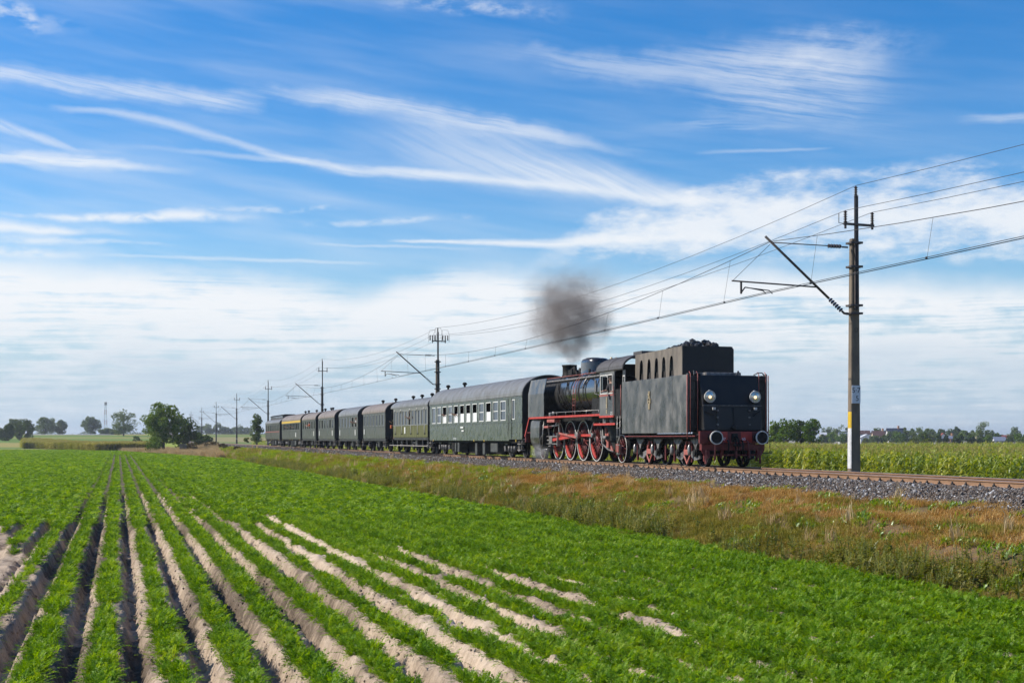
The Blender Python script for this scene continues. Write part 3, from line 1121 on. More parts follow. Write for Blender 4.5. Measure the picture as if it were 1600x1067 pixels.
for s in (-1, 1):
    # corner recess: ladder with red hand rails
    ld = MB()
    ld.tube([(s * 1.47, -.06, 1.2), (s * 1.47, -.07, 3.34), (s * 1.47, .05, 3.42)], .016, 6)
    ld.tube([(s * 1.19, -.06, 1.2), (s * 1.19, -.07, 3.34), (s * 1.19, .05, 3.42)], .016, 6)
    ldo = ld.build('ladder', M_pink, tender)
    rg = MB()
    for k in range(6):
        zz = 1.4 + k * .34
        rg.cyl((s * 1.47, -.06, zz), (s * 1.19, -.06, zz), .012, n=6)
    rg.build('ladder_rung', M_soot, ldo)
    hr = MB()
    hr.tube([(s * 1.575, -.03, 1.0), (s * 1.585, -.04, 1.6), (s * 1.58, -.03, 3.30)], .020, 6)
    hr.build('handrail', M_pink, tender)
    # head lamps
    lx = s * .875
    lm = MB()
    lm.lathe([(0, -.22), (.10, -.23), (.17, -.30), (.205, -.42), (.215, -.44), (.215, -.47), (.19, -.475), (.185, -.455)], (lx, 0, 2.515), 'y', 28)
    lm.cyl((lx, -.28, 2.70), (lx, -.40, 2.735), .03, n=8)
    lmo = lm.build('headlight', M_white, tender)
    gl = MB()
    gl.lathe([(0, -.482), (.10, -.477), (.185, -.458)], (lx, 0, 2.515), 'y', 24)
    gl.build('lens', M_lens, lmo)
    bu = MB()
    bu.lathe([(0, -.497), (.040, -.492), (.055, -.480)], (lx - .01, 0, 2.50), 'y', 12)
    bu.build('bulb', M_bulb, lmo)
    # lamp iron and arm
    br = MB()
    br.bar((s * .78, -.40, 2.08), (s * .80, -.62, 2.09), .05)
    br.bar((s * 1.05, -.42, 1.98), (s * .76, -.56, 1.84), .04)
    bro = br.build('lamp_bracket', M_soot, tender)
    wl = MB()
    wl.bx(s * .80 - .055, s * .80 + .055, -.66, -.61, 2.04, 2.13)
    wl.build('marker_plate', M_white, bro)
# buffer beam, couplings
bb = MB()
bb.bx(-1.33, 1.33, -.60, -.46, .84, 1.28)
bbo = bb.build('buffer_beam', M_dred, tender, bevel=.01)
for a, b in ((-.63, -.27), (.25, .68)):
    pn = MB()
    pn.bx(a, b, -.606, -.60, .88, 1.26)
    pn.build('red_panel', M_red, bbo)
text_mesh('lettering', 'Pt47', .135, M_ink, bbo, (-.47, -.612, 1.0), REAR_TXT)
text_mesh('lettering', '65', .135, M_ink, bbo, (.36, -.612, 1.0), REAR_TXT)
for s in (-1, 1):
    b = MB()
    b.lathe([(.0, -.60), (.15, -.60), (.15, -.66), (.12, -.68), (.12, -.84), (.085, -.85), (.085, -.99), (.22, -1.0), (.235, -1.02), (.235, -1.04), (.20, -1.05), (.0, -1.065)], (s * .875, 0, 1.05), 'y', 28)
    bo = b.build('buffer', M_soot, tender)
    rg = MB()
    rg.lathe([(.205, -1.053), (.212, -1.062), (.245, -1.058), (.247, -1.01), (.235, -1.0)], (s * .875, 0, 1.05), 'y', 28)
    rg.build('buffer_ring', M_white, bo)
    if s < 0:
        sh = MB()
        sh.lathe([(.125, -.70), (.125, -.84)], (s * .875, 0, 1.05), 'y', 20)
        sh.build('buffer_sleeve', M_brass, bo)
hk = MB()
hk.tube([(0, -.60, 1.06), (0, -.78, 1.06), (0, -.86, 1.02), (0, -.84, .94), (0, -.77, .95)], .045, 8)
hk.bx(-.12, .12, -.63, -.60, .90, 1.20)
hk.tube([(-.07, -.80, 1.02), (-.07, -.84, .78), (-.05, -.85, .60), (.05, -.85, .60), (.07, -.84, .78), (.07, -.80, 1.02)], .025, 6)
hk.cyl((-.15, -.83, .78), (.15, -.83, .78), .035, n=8)
hk.build('coupling_hook', M_soot, tender)
for xx, zz, m in ((-.28, .50, M_soot), (.26, .50, M_soot), (-.80, .22, M_pink), (.46, .42, M_dred), (-.50, .42, M_dred)):
    h = MB()
    h.tube([(xx, -.58, .95), (xx, -.72, .92), (xx * 1.02, -.76, .75), (xx * 1.03, -.72, zz)], .030, 7)
    h.build('brake_hose', m, tender)
lf = MB()
lf.bx(-1.22, 1.22, -.50, -.30, .60, .83)
lf.bx(-.95, .95, -.44, -.36, .40, .46)
lf.prism([(-1.22, .60), (-1.02, .60), (-.92, .42), (-1.12, .42)], 'y', -.48, -.42)
lf.prism([(1.22, .60), (1.02, .60), (.92, .42), (1.12, .42)], 'y', -.48, -.42)
for xx in (-.95, -.45, .12, .62, .95):
    lf.bx(xx - .035, xx + .035, -.52, -.42, .32, .62)
lf.build('drag_box', M_dred, tender, bevel=.008)
for s in (-1, 1):
    gi = MB()
    gi.bx(s * 1.02, s * 1.08, -.50, -.46, .12, .62)
    gi.build('guard_iron', M_pink if s < 0 else M_dred, tender)
    st = MB()
    st.tube([(s * 1.45, -.45, .98), (s * 1.45, -.45, .50), (s * 1.20, -.45, .50)], .014, 5)
    st.bx(s * 1.20, s * 1.50, -.52, -.36, .49, .515)
    st.build('corner_step', M_soot, tender)
# bunker
for s in (-1, 1):
    bn = MB()
    slots = [2.9, 3.7, 4.48, 5.29, 6.15]
    # pillars between the slots, cut as separate polygons of one plate
    xo, xi = s * 1.02, s * 1.006
    edges = [1.82] + [v for c in slots for v in (c - .25, c + .25)] + [6.85]
    for k in range(0, len(edges), 2):
        a, b = edges[k], edges[k + 1]
        ta = a if k == 0 else a - .09
        tb = b if k == len(edges) - 2 else b + .09
        bn.prism([(a, 3.29), (b, 3.29), (tb, 4.02), (ta, 4.02)], 'x', xi, xo)
    for c in slots:
        # rounded head of each slot
        pts = [(c - .14, 4.02)] + [(c - .14 * math.cos(q), 4.02 + .13 * math.sin(q)) for q in [math.pi * i / 8 for i in range(1, 8)]] + [(c + .14, 4.02), (c + .14, 4.16), (c - .14, 4.16)]
        for i in range(8):
            p, q = pts[i], pts[i + 1]
            bn.prism([p, q, (q[0], 4.16), (p[0], 4.16)], 'x', xi, xo)
    e2 = [1.82] + [v for c in slots for v in (c - .14, c + .14)] + [6.85]
    for k in range(0, len(e2), 2):
        bn.prism([(e2[k], 4.02), (e2[k + 1], 4.02), (e2[k + 1], 4.16), (e2[k], 4.16)], 'x', xi, xo)
    bn.prism([(1.82, 4.16), (6.85, 4.16), (6.85, 4.40), (1.86, 4.46)], 'x', xi, xo)
    bn.build('bunker_side', M_tan, tender)
br = MB()
br.prism([(-1.03, 3.42), (1.03, 3.42), (1.03, 4.36), (.93, 4.46), (-1.03, 4.46)], 'y', 1.76, 1.815)
br.build('bunker_rear_plate', M_black, tender, bevel=.01)
bf = MB()
bf.bx(-.95, .95, 6.80, 6.86, 3.29, 4.40)
bf.build('bunker_front_plate', M_soot, tender)
bl = MB()
bl.bx(-.95, .95, 1.85, 6.79, 3.285, 3.60)
bl.build('bunker_floor', M_dark, tender)
fh = MB()
fh.bx(-.35, 1.05, 1.15, 1.72, 3.29, 3.46)
fh.build('water_filler', M_grey, tender, bevel=.02)
fi = MB()
fi.bar((-1.30, .02, 3.30), (-1.30, .02, 3.46), .03)
fi.bar((-1.30, .02, 3.37), (-1.02, -.05, 3.37), .05)
fi.bar((.42, .2, 3.30), (.50, .2, 3.47), .04)
fi.bar((.58, .2, 3.30), (.50, .2, 3.47), .04)
fi.tube([(1.02, 0, 3.32), (1.20, 0, 3.40), (1.35, 0, 3.40), (1.45, 0, 3.30)], .022, 6)
fi.build('top_fitting', M_grey, tender)
# coal heap
cr = np.random.default_rng(4)
for k in range(110):
    q = MB()
    yy, xx = cr.uniform(1.95, 6.3), cr.uniform(-.86, .86)
    zz = 4.28 + .40 * math.exp(-((yy - 2.9) / 1.2) ** 2) * (1 - (xx / 1.0) ** 2) + cr.uniform(-.05, .05)
    r = cr.uniform(.08, .17)
    bm = bmesh.new()
    bmesh.ops.create_icosphere(bm, subdivisions=1, radius=r)
    for v in bm.verts:
        v.co *= cr.uniform(.72, 1.12)
    me = bpy.data.meshes.new('coal_lump')
    bm.to_mesh(me)
    bm.free()
    me.materials.append(M_coal)
    o = link_mesh('coal_lump', me, tender)
    o.location = (xx, yy, zz)
cf = MB()
cf.prism([(1.84, 3.60), (6.78, 3.60), (6.78, 4.05), (4.5, 4.28), (2.9, 4.55), (1.84, 4.30)], 'x', -.92, .92)
cf.build('coal_heap', M_coal, tender)
# plates on the near side
for i, (z, w, h) in enumerate(((2.67, .16, .32), (2.45, .30, .20), (2.24, .17, .22))):
    for s in (-1, 1):
        pl = MB()
        pl.bx(s * 1.556, s * 1.590, 3.82 - w / 2, 3.82 + w / 2, z - h / 2, z + h / 2)
        plo = pl.build(('eagle_emblem', 'number_plate', 'maker_plate')[i], M_brass, tender, bevel=.012)
        if i == 1 and s < 0:
            text_mesh('lettering', 'Pt47\n65', .10, M_soot, plo, (-1.593, 3.82, z), SIDE_TXT, .002)
        if i == 0 and s < 0:
            eg = MB()
            eg.prism([(3.82, 2.60), (3.86, 2.66), (3.95, 2.74), (3.87, 2.72), (3.83, 2.80), (3.81, 2.80), (3.77, 2.72), (3.69, 2.74), (3.78, 2.66)], 'x', -1.600, -1.590)
            eg.build('spread_eagle', M_brass, plo)
# running gear
fr = MB()
fr.bx(-1.28, 1.28, -.45, 6.95, 1.02, 1.20)
fr.bx(-.95, .95, .2, 6.7, .80, 1.02)
fr.build('frame', M_soot, tender)
for s in (-1, 1):
    fl = MB()
    fl.bx(s * 1.28, s * 1.44, -.40, 6.95, 1.09, 1.13)
    fl.build('frame_flange', M_dred, tender)
for k, yy in enumerate((.30, 2.0, 4.05, 6.0)):
    for s in (-1, 1):
        spoked_wheel(tender, 'wheel', .50, yy, .50, s * .75, 9, M_soot, M_soot, M_soot, M_grey)
    ax = MB()
    ax.cyl((-1.05, yy, .5), (1.05, yy, .5), .07, n=10)
    ax.build('axle', M_soot, tender)
    for s in (-1, 1):
        ab = MB()
        ab.bx(s * .96, s * 1.14, yy - .14, yy + .14, .36, .64)
        ab.cyl((s * 1.14, yy, .5), (s * 1.19, yy, .5), .11, n=12)
        ab.build('axle_box', M_soot, tender, bevel=.01)
        sg = MB()
        # spring hanger: a tapering fork above the box with leaf spring and lubricator cylinder
        sg.prism([(yy - .42, 1.00), (yy + .42, 1.00), (yy + .36, .92), (yy + .12, .78), (yy + .06, .64), (yy - .06, .64), (yy - .12, .78), (yy - .36, .92)], 'x', s * 1.08, s * 1.13)
        sg.build('spring_hanger', M_grey, tender)
        lb = MB()
        lb.lathe([(0, .40), (.055, .42), (.075, .50), (.075, .68), (.05, .76), (.02, .80)], (s * 1.20, yy + .38, 0), 'z', 12)
        lb.build('lubricator', M_steel, tender)
        bk = MB()
        bk.bx(s * .98, s * 1.05, yy + .52, yy + .60, .16, .95)
        bk.bx(s * .98, s * 1.04, yy - .60, yy - .52, .20, .80)
        bk.build('brake_hanger', M_dred, tender)
    if k in (0, 2):
        for s in (-1, 1):
            y1 = (2.0, 0, 6.0)[k]
            bs = MB()
            bs.prism([(yy - .3, .30), (yy + .2, .22), (yy + .62, .40), (y1 - .62, .40), (y1 - .2, .22), (y1 + .3, .30), (y1 + .2, .40), (y1 - .5, .56), (yy + .5, .56), (yy - .2, .40)], 'x', s * 1.02, s * 1.07)
            bs.build('bogie_frame', M_grey, tender)
            m = (yy + y1) / 2
            bt = MB()
            bt.bx(s * 1.02, s * 1.12, m - .28, m + .28, .42, .62)
            bt.prism([(m - .30, .62), (m - .22, .62), (m - .10, .92), (m - .18, .92)], 'x', s * 1.03, s * 1.09)
            bt.prism([(m + .30, .62), (m + .22, .62), (m + .10, .92), (m + .18, .92)], 'x', s * 1.03, s * 1.09)
            bt.prism([(m - .34, .40), (m - .26, .42), (m, .16), (m + .26, .42), (m + .34, .40), (m, .06)], 'x', s * 1.08, s * 1.12)
            bt.build('bogie_bolster', M_pink, tender, bevel=.008)

# ------------------------------------------------------------------ locomotive
T_LOCO = 62.0
def Y(t): return t - T_LOCO
loco = empty('steam_locomotive', (TRACK_X, T_LOCO, RAIL_TOP), 'black steam locomotive with red spoked wheels and running boards, pushing smoke upward', 'locomotive', 'vehicles of the train')
BZ, BR = 3.13, .99
bo = MB()
bo.lathe([(BR, Y(58.2)), (BR, Y(65.75)), (BR * .985, Y(65.85))], (0, 0, BZ), 'y', 48)
boiler = bo.build('boiler', M_boiler, loco)
for t in (58.5, 59.9, 61.5, 62.55, 63.7, 64.45, 65.72):
    b = MB()
    b.lathe([(BR + .001, Y(t) - .035), (BR + .012, Y(t) - .035), (BR + .012, Y(t) + .035), (BR + .001, Y(t) + .035)], (0, 0, BZ), 'y', 48)
    b.build('boiler_band', M_soot, boiler)
sb = MB()
sb.lathe([(BR * .95, Y(65.8)), (BR * .95, Y(69.2)), (BR * .90, Y(69.3)), (.8, Y(69.32)), (.5, Y(69.44)), (0, Y(69.48))], (0, 0, BZ), 'y', 40)
sb.build('smokebox', M_soot, loco)
fb = MB()
fb.bx(-.93, .93, Y(58.2), Y(60.8), 1.75, 3.13)
fb.bx(-.70, .70, Y(57.0), Y(60.6), .9, 1.75)
fb.build('firebox', M_soot, loco, bevel=.03)
# chimney, dome and top fittings
ch = MB()
ch.lathe([(.40, 3.98), (.37, 4.06), (.34, 4.14), (.335, 4.50), (.37, 4.53), (.37, 4.60), (.33, 4.60), (.30, 4.40), (.30, 4.05)], (0, Y(67.0), 0), 'z', 28)
ch.build('chimney', M_soot, loco)
dm = MB()
for i in range(9):
    pass
prof_d = [(1.10, 3.85), (1.03, 4.05), (1.0, 4.20), (1.0, 4.48), (.98, 4.58), (.90, 4.66), (.76, 4.70), (0, 4.71)]
base_n = len(dm.v)
nn = 36
for rr, zz in prof_d:
    for k in range(nn):
        a = 2 * math.pi * k / nn
        c, s = math.cos(a), math.sin(a)
        dm.v.append((rr * .56 * abs(c) ** .75 * (1 if c > 0 else -1), Y(63.1) + rr * .92 * abs(s) ** .75 * (1 if s > 0 else -1), zz))
for i in range(len(prof_d) - 1):
    for k in range(nn):
        l = (k + 1) % nn
        dm.f.append((i * nn + k, i * nn + l, (i + 1) * nn + l, (i + 1) * nn + k)); dm.sm.append(True)
dm.build('steam_dome', M_boiler, loco)
lid = MB()
lid.lathe([(.34, 4.70), (.36, 4.73), (.30, 4.75), (0, 4.755)], (0, Y(63.3), 0), 'z', 20)
lid.build('dome_lid', M_boiler, loco)
tf = MB()
tf.bx(-.35, .1, Y(65.5), Y(66.1), 4.02, 4.30)
tf.cyl((-.25, Y(65.3), 4.0), (-.25, Y(65.3), 4.42), .09, n=10)
tf.cyl((-.05, Y(65.0), 4.0), (-.05, Y(65.0), 4.36), .12, n=10)
tf.bar((-.30, Y(65.8), 4.30), (-.28, Y(65.2), 4.44), .06)
tf.cyl((-.42, Y(64.6), 3.95), (-.42, Y(64.6), 4.22), .07, n=8)
tf.cyl((-.58, Y(63.95), 3.85), (-.58, Y(63.95), 4.12), .06, n=8)
tf.cyl((-.56, Y(62.2), 3.85), (-.56, Y(62.2), 4.18), .06, n=8)
tf.build('feedwater_fitting', M_soot, loco)
tr = MB()
tr.bx(-.30, .30, Y(60.2), Y(60.7), 4.02, 4.46)
tr.build('steam_turret', M_grey, loco, bevel=.04)
tl = MB()
tl.cyl((-.12, Y(60.45), 4.46), (-.12, Y(60.45), 4.62), .05, n=8)
tl.cyl((.12, Y(60.45), 4.46), (.12, Y(60.45), 4.62), .05, n=8)
tl.build('safety_valve', M_brass, loco)
# pipes and hand rails along and over the boiler
def arc_pipe(t0, t1, a0, a1, r, rad, m, name, n=10):
    q = MB()
    pts = []
    for i in range(n + 1):
        u = i / n
        a = math.radians(a0 + (a1 - a0) * u)
        pts.append((-(BR + rad) * math.cos(a), Y(t0 + (t1 - t0) * u), BZ + (BR + rad) * math.sin(a)))
    q.tube(pts, r, 7)
    return q.build(name, m, loco)
for s in (-1, 1):
    hp = MB()
    hp.tube([(s * .80, Y(58.3), BZ + .64), (s * .80, Y(68.6), BZ + .66)], .048, 10)
    hp.build('steam_pipe', M_grey, loco)
    hp = MB()
    hp.tube([(s * .72, Y(58.3), BZ + .82), (s * .72, Y(68.9), BZ + .84)], .014, 6)
    hp.build('boiler_handrail', M_pink, loco)
arc_pipe(64.05, 64.2, 40, 85, .026, .03, M_soot, 'sand_pipe')
arc_pipe(63.8, 65.3, -8, 70, .022, .03, M_soot, 'sand_pipe')
arc_pipe(62.0, 60.6, 10, 80, .020, .03, M_soot, 'sand_pipe')
arc_pipe(61.9, 61.8, -20, 78, .018, .03, M_steel, 'sand_pipe')
arc_pipe(60.9, 60.8, 30, 88, .030, .04, M_soot, 'sand_pipe')
arc_pipe(64.9, 66.4, -30, 60, .022, .03, M_soot, 'sand_pipe')
la = MB()
for dt in (-.17, .17):
    pts = [(-1.10, Y(62.9 + dt), 2.06), (-1.06, Y(62.9 + dt), 3.0)]
    for i in range(9):
        a = math.radians(5 + i * 9)
        pts.append((-(BR + .07) * math.cos(a), Y(62.9 + dt), BZ + (BR + .07) * math.sin(a)))
    la.tube(pts, .018, 6)
ladder = la.build('boiler_ladder', M_pink, loco)
lr = MB()
for k in range(5):
    zz = 2.26 + k * .28
    lr.cyl((-1.09, Y(62.73), zz), (-1.09, Y(63.07), zz), .016, n=6)
lr.build('ladder_rung', M_pink, ladder)
# running boards
for s in (-1, 1):
    rb = MB()
    rb.bx(s * .80, s * 1.43, Y(58.15), Y(69.3), 2.03, 2.06)
    rbo = rb.build('running_board', M_soot, loco)
    va = MB()
    va.bx(s * 1.43, s * 1.455, Y(58.15), Y(69.0), 1.985, 2.075)
    va.build('board_edge', M_red, rbo)
    dg = MB()
    dg.prism([(Y(69.0), 2.08), (Y(69.12), 2.08), (Y(69.95), 1.12), (Y(69.83), 1.12)], 'x', s * 1.43, s * 1.455)
    dg.build('board_edge', M_red, rbo)
    hr = MB()
    hr.tube([(s * 1.38, Y(58.4), 2.24), (s * 1.38, Y(65.9), 2.24)], .016, 6)
    for t in (58.5, 60.2, 61.8, 63.2, 64.6, 65.8):
        hr.cyl((s * 1.38, Y(t), 2.05), (s * 1.38, Y(t), 2.24), .012, n=5)
    hr.build('board_rail', M_steel, loco)
    # smoke deflector, bent inward at the top
    df = MB()
    df.prism([(s * 1.40, 2.07), (s * 1.425, 2.07), (s * 1.425, 3.20), (s * 1.27, 3.92), (s * 1.245, 3.92), (s * 1.40, 3.20)], 'y', Y(66.6), Y(69.35))
    df.build('smoke_deflector', M_sheen, loco)
    # cylinder
    cy = MB()
    cy.prism([(s * .70, 1.95), (s * 1.34, 1.95), (s * 1.42, 1.85), (s * 1.455, 1.55), (s * 1.455, 1.05), (s * 1.41, .80), (s * 1.30, .60), (s * 1.12, .49), (s * .70, .46)], 'y', Y(67.3), Y(68.85))
    cyo = cy.build('cylinder', M_sheen, loco, bevel=.02)
    cc = MB()
    cc.lathe([(0, Y(67.14)), (.30, Y(67.14)), (.37, Y(67.19)), (.40, Y(67.22)), (.40, Y(67.30))], (s * 1.03, 0, .93), 'y', 24)
    cc.lathe([(0, Y(67.10)), (.18, Y(67.10)), (.23, Y(67.18)), (.25, Y(67.30))], (s * 1.08, 0, 1.58), 'y', 20)
    for k in range(12):
        a = k * math.pi / 6
        cc.cyl((s * 1.03 + .35 * math.cos(a), Y(67.17), .93 + .35 * math.sin(a)), (s * 1.03 + .35 * math.cos(a), Y(67.25), .93 + .35 * math.sin(a)), .022, n=6)
    cc.build('cylinder_cover', M_soot, cyo)
    ti = MB()
    ti.tube([(s * 1.36, Y(67.05), .55), (s * 1.36, Y(67.02), 1.2), (s * 1.30, Y(67.0), 1.85)], .022, 6)
    ti.tube([(s * 1.20, Y(66.9), .52), (s * 1.33, Y(66.85), .50), (s * 1.36, Y(66.2), .50)], .02, 6)
    ti.build('drain_pipe', M_steel, loco)
# driving wheels: crank pins stand up and forward, weights opposite
WH = (60.44, 62.31, 64.26, 66.18)
PIN = (.23, .24)
for i, t in enumerate(WH):
    for s in (-1, 1):
        spoked_wheel(loco, 'driving_wheel', .925, Y(t), .925, s * .76, 17, M_dred, M_dred, M_soot, M_white, weight=(math.radians(-48 if i != 2 else -52), math.radians(38 if i != 2 else 46)))
    ax = MB()
    ax.cyl((-.7, Y(t), .925), (.7, Y(t), .925), .09, n=10)
    ax.build('axle', M_soot, loco)
for s in (-1, 1):
    xr = s * .92
    cr_ = MB()
    for t in WH:
        cr_.cyl((s * .84, Y(t) + PIN[0], .925 + PIN[1]), (s * .99, Y(t) + PIN[0], .925 + PIN[1]), .10, n=14)
        cr_.prism([(Y(t) - .12, .86), (Y(t) + .08, .80), (Y(t) + PIN[0] + .10, .925 + PIN[1] - .04), (Y(t) + PIN[0] - .02, .925 + PIN[1] + .11)], 'x', s * .80, s * .85)
    cr_.build('crank_pin', M_steel, loco)
    rod = MB()
    for a, b in zip(WH[:-1], WH[1:]):
        ya, yb, zc = Y(a) + PIN[0], Y(b) + PIN[0], .925 + PIN[1]
        rod.bx(xr - .025, xr + .025, ya + .12, yb - .12, zc - .055, zc + .055)
    rod.build('coupling_rod', M_red, loco)
    # crosshead, slide bars, piston rod
    xs_ = s * 1.08
    sl = MB()
    sl.bx(xs_ - .05, xs_ + .05, Y(65.25), Y(67.2), 1.10, 1.15)
    sl.bx(xs_ - .05, xs_ + .05, Y(65.25), Y(67.2), .74, .79)
    sl.bx(xs_ - .10, xs_ + .06, Y(65.20), Y(65.28), .66, 1.30)
    sl.build('slide_bar', M_steel, loco)
    xh = MB()
    xh.bx(xs_ - .08, xs_ + .08, Y(66.15), Y(66.65), .76, 1.12)
    xh.cyl((xs_, Y(66.6), .94), (xs_, Y(67.3), .94), .045, n=10)
    xh.build('crosshead', M_steel, loco, bevel=.02)
    cn = MB()
    a = Vector((s * 1.10, Y(66.40), .94)); b = Vector((s * 1.04, Y(62.31) + PIN[0], .925 + PIN[1]))
    cn.bar(a + (b - a) * .04, a + (b - a) * .965, .045, .13)
    cno = cn.build('connecting_rod', M_red, loco)
    ce = MB()
    ce.cyl((s * 1.00, b.y, b.z), (s * 1.10, b.y, b.z), .16, n=16)
    ce.bx(s * 1.0, s * 1.09, b.y - .20, b.y + .22, b.z - .13, b.z + .13)
    ce.build('big_end', M_steel, cno)
    ek = MB()
    ek.bar((s * 1.14, b.y, b.z), (s * 1.14, Y(62.31) - .08, 1.02), .06, .10)
    ek.build('return_crank', M_steel, loco)
    er = MB()
    er.bar((s * 1.17, Y(62.31) - .02, 1.06), (s * 1.15, Y(65.0), 1.28), .035, .075)
    er.build('eccentric_rod', M_pink, loco)
    vl = MB()
    vl.prism([(Y(64.95), 1.18), (Y(65.06), 1.18), (Y(65.16), 1.55), (Y(65.06), 1.92), (Y(64.96), 1.92), (Y(65.04), 1.55)], 'x', s * 1.08, s * 1.14)
    vl.build('valve_link', M_steel, loco)
    rr_ = MB()
    rr_.bar((s * 1.10, Y(65.1), 1.66), (s * 1.08, Y(67.0), 1.60), .035, .06)
    rr_.bar((s * 1.12, Y(66.9), 1.72), (s * 1.12, Y(66.45), .62), .04, .07)
    rr_.bar((s * 1.12, Y(66.4), .66), (s * 1.10, Y(66.9), .66), .03, .05)
    rr_.build('valve_rod', M_steel, loco)
    lu = MB()
    lu.bx(s * 1.15, s * 1.42, Y(64.9), Y(66.1), 1.78, 1.93)
    lu.bx(s * 1.20, s * 1.40, Y(66.0), Y(66.7), 1.52, 1.62)
    lu.build('link_bracket', M_pink, loco, bevel=.015)
    lo = MB()
    lo.bx(s * 1.12, s * 1.28, Y(66.0), Y(66.25), 2.08, 2.26)
    lo.cyl((s * 1.2, Y(65.7), 2.08), (s * 1.2, Y(65.7), 2.30), .06, n=8)
    lo.build('oil_pump', M_steel, loco)
    # trailing and leading wheels
    spoked_wheel(loco, 'trailing_wheel', .60, Y(57.09), .60, s * .76, 11, M_dred, M_dred, M_soot, M_white)
    spoked_wheel(loco, 'leading_wheel', .50, Y(68.74), .50, s * .76, 10, M_dred, M_dred, M_soot, M_white)
    tb = MB()
    tb.bx(s * .93, s * 1.05, Y(57.09) - .16, Y(57.09) + .16, .44, .80)
    tb.prism([(Y(57.7), .48), (Y(58.0), .50), (Y(58.65), .95), (Y(58.75), 1.45), (Y(58.6), 1.50), (Y(58.45), 1.05), (Y(58.1), .85)], 'x', s * .95, s * 1.03)
    tb.prism([(Y(58.0), .62), (Y(58.3), .62), (Y(58.15), 1.25), (Y(58.02), 1.25)], 'x', s * 1.05, s * 1.12)
    tb.build('trailing_truck', M_pink, loco, bevel=.015)
    ij = MB()
    ij.tube([(s * 1.15, Y(58.9), 1.60), (s * 1.15, Y(58.7), .80), (s * 1.0, Y(58.3), .55), (s * 1.0, Y(57.6), .45)], .045, 8)
    ij.cyl((s * 1.15, Y(58.5), 1.05), (s * 1.15, Y(58.0), 1.05), .09, n=10)
    ij.build('injector', M_grey, loco)
    # tray under the cab
    bx_ = MB()
    bx_.bx(s * .85, s * 1.40, Y(56.3), Y(59.1), 1.63, 1.66)
    bx_.cyl((s * 1.15, Y(57.0), 1.78), (s * 1.15, Y(57.5), 1.78), .11, n=12)
    bx_.bx(s * 1.0, s * 1.3, Y(57.8), Y(58.2), 1.66, 1.86)
    bxo = bx_.build('cab_tray', M_grey, loco)
    be = MB()
    be.bx(s * 1.40, s * 1.42, Y(56.3), Y(59.1), 1.58, 1.67)
    be.build('tray_edge', M_red, bxo)
    cs = MB()
    for yy in (56.0, 55.65):
        cs.tube([(s * 1.42, Y(yy), 1.95), (s * 1.44, Y(yy), .35)], .014, 6)
    for zz in (.40, .75, 1.10, 1.45):
        cs.bx(s * 1.28, s * 1.46, Y(55.62), Y(56.03), zz - .012, zz + .012)
    cs.build('cab_step', M_steel, loco)
fr = MB()
for s in (-1, 1):
    fr.bx(s * .55, s * .60, Y(57.5), Y(70.0), .55, 1.35)
fr.bx(-.55, .55, Y(58.8), Y(69.6), 1.20, 2.0)
fr.bx(-.80, .80, Y(67.2), Y(69.0), .55, 2.2)
fr.build('main_frame', M_soot, loco)
front_b = MB()
front_b.bx(-1.4, 1.4, Y(69.85), Y(70.0), .84, 1.30)
front_b.bx(-1.4, 1.4, Y(69.0), Y(69.95), 1.30, 1.34)
front_b.build('front_beam', M_dred, loco)
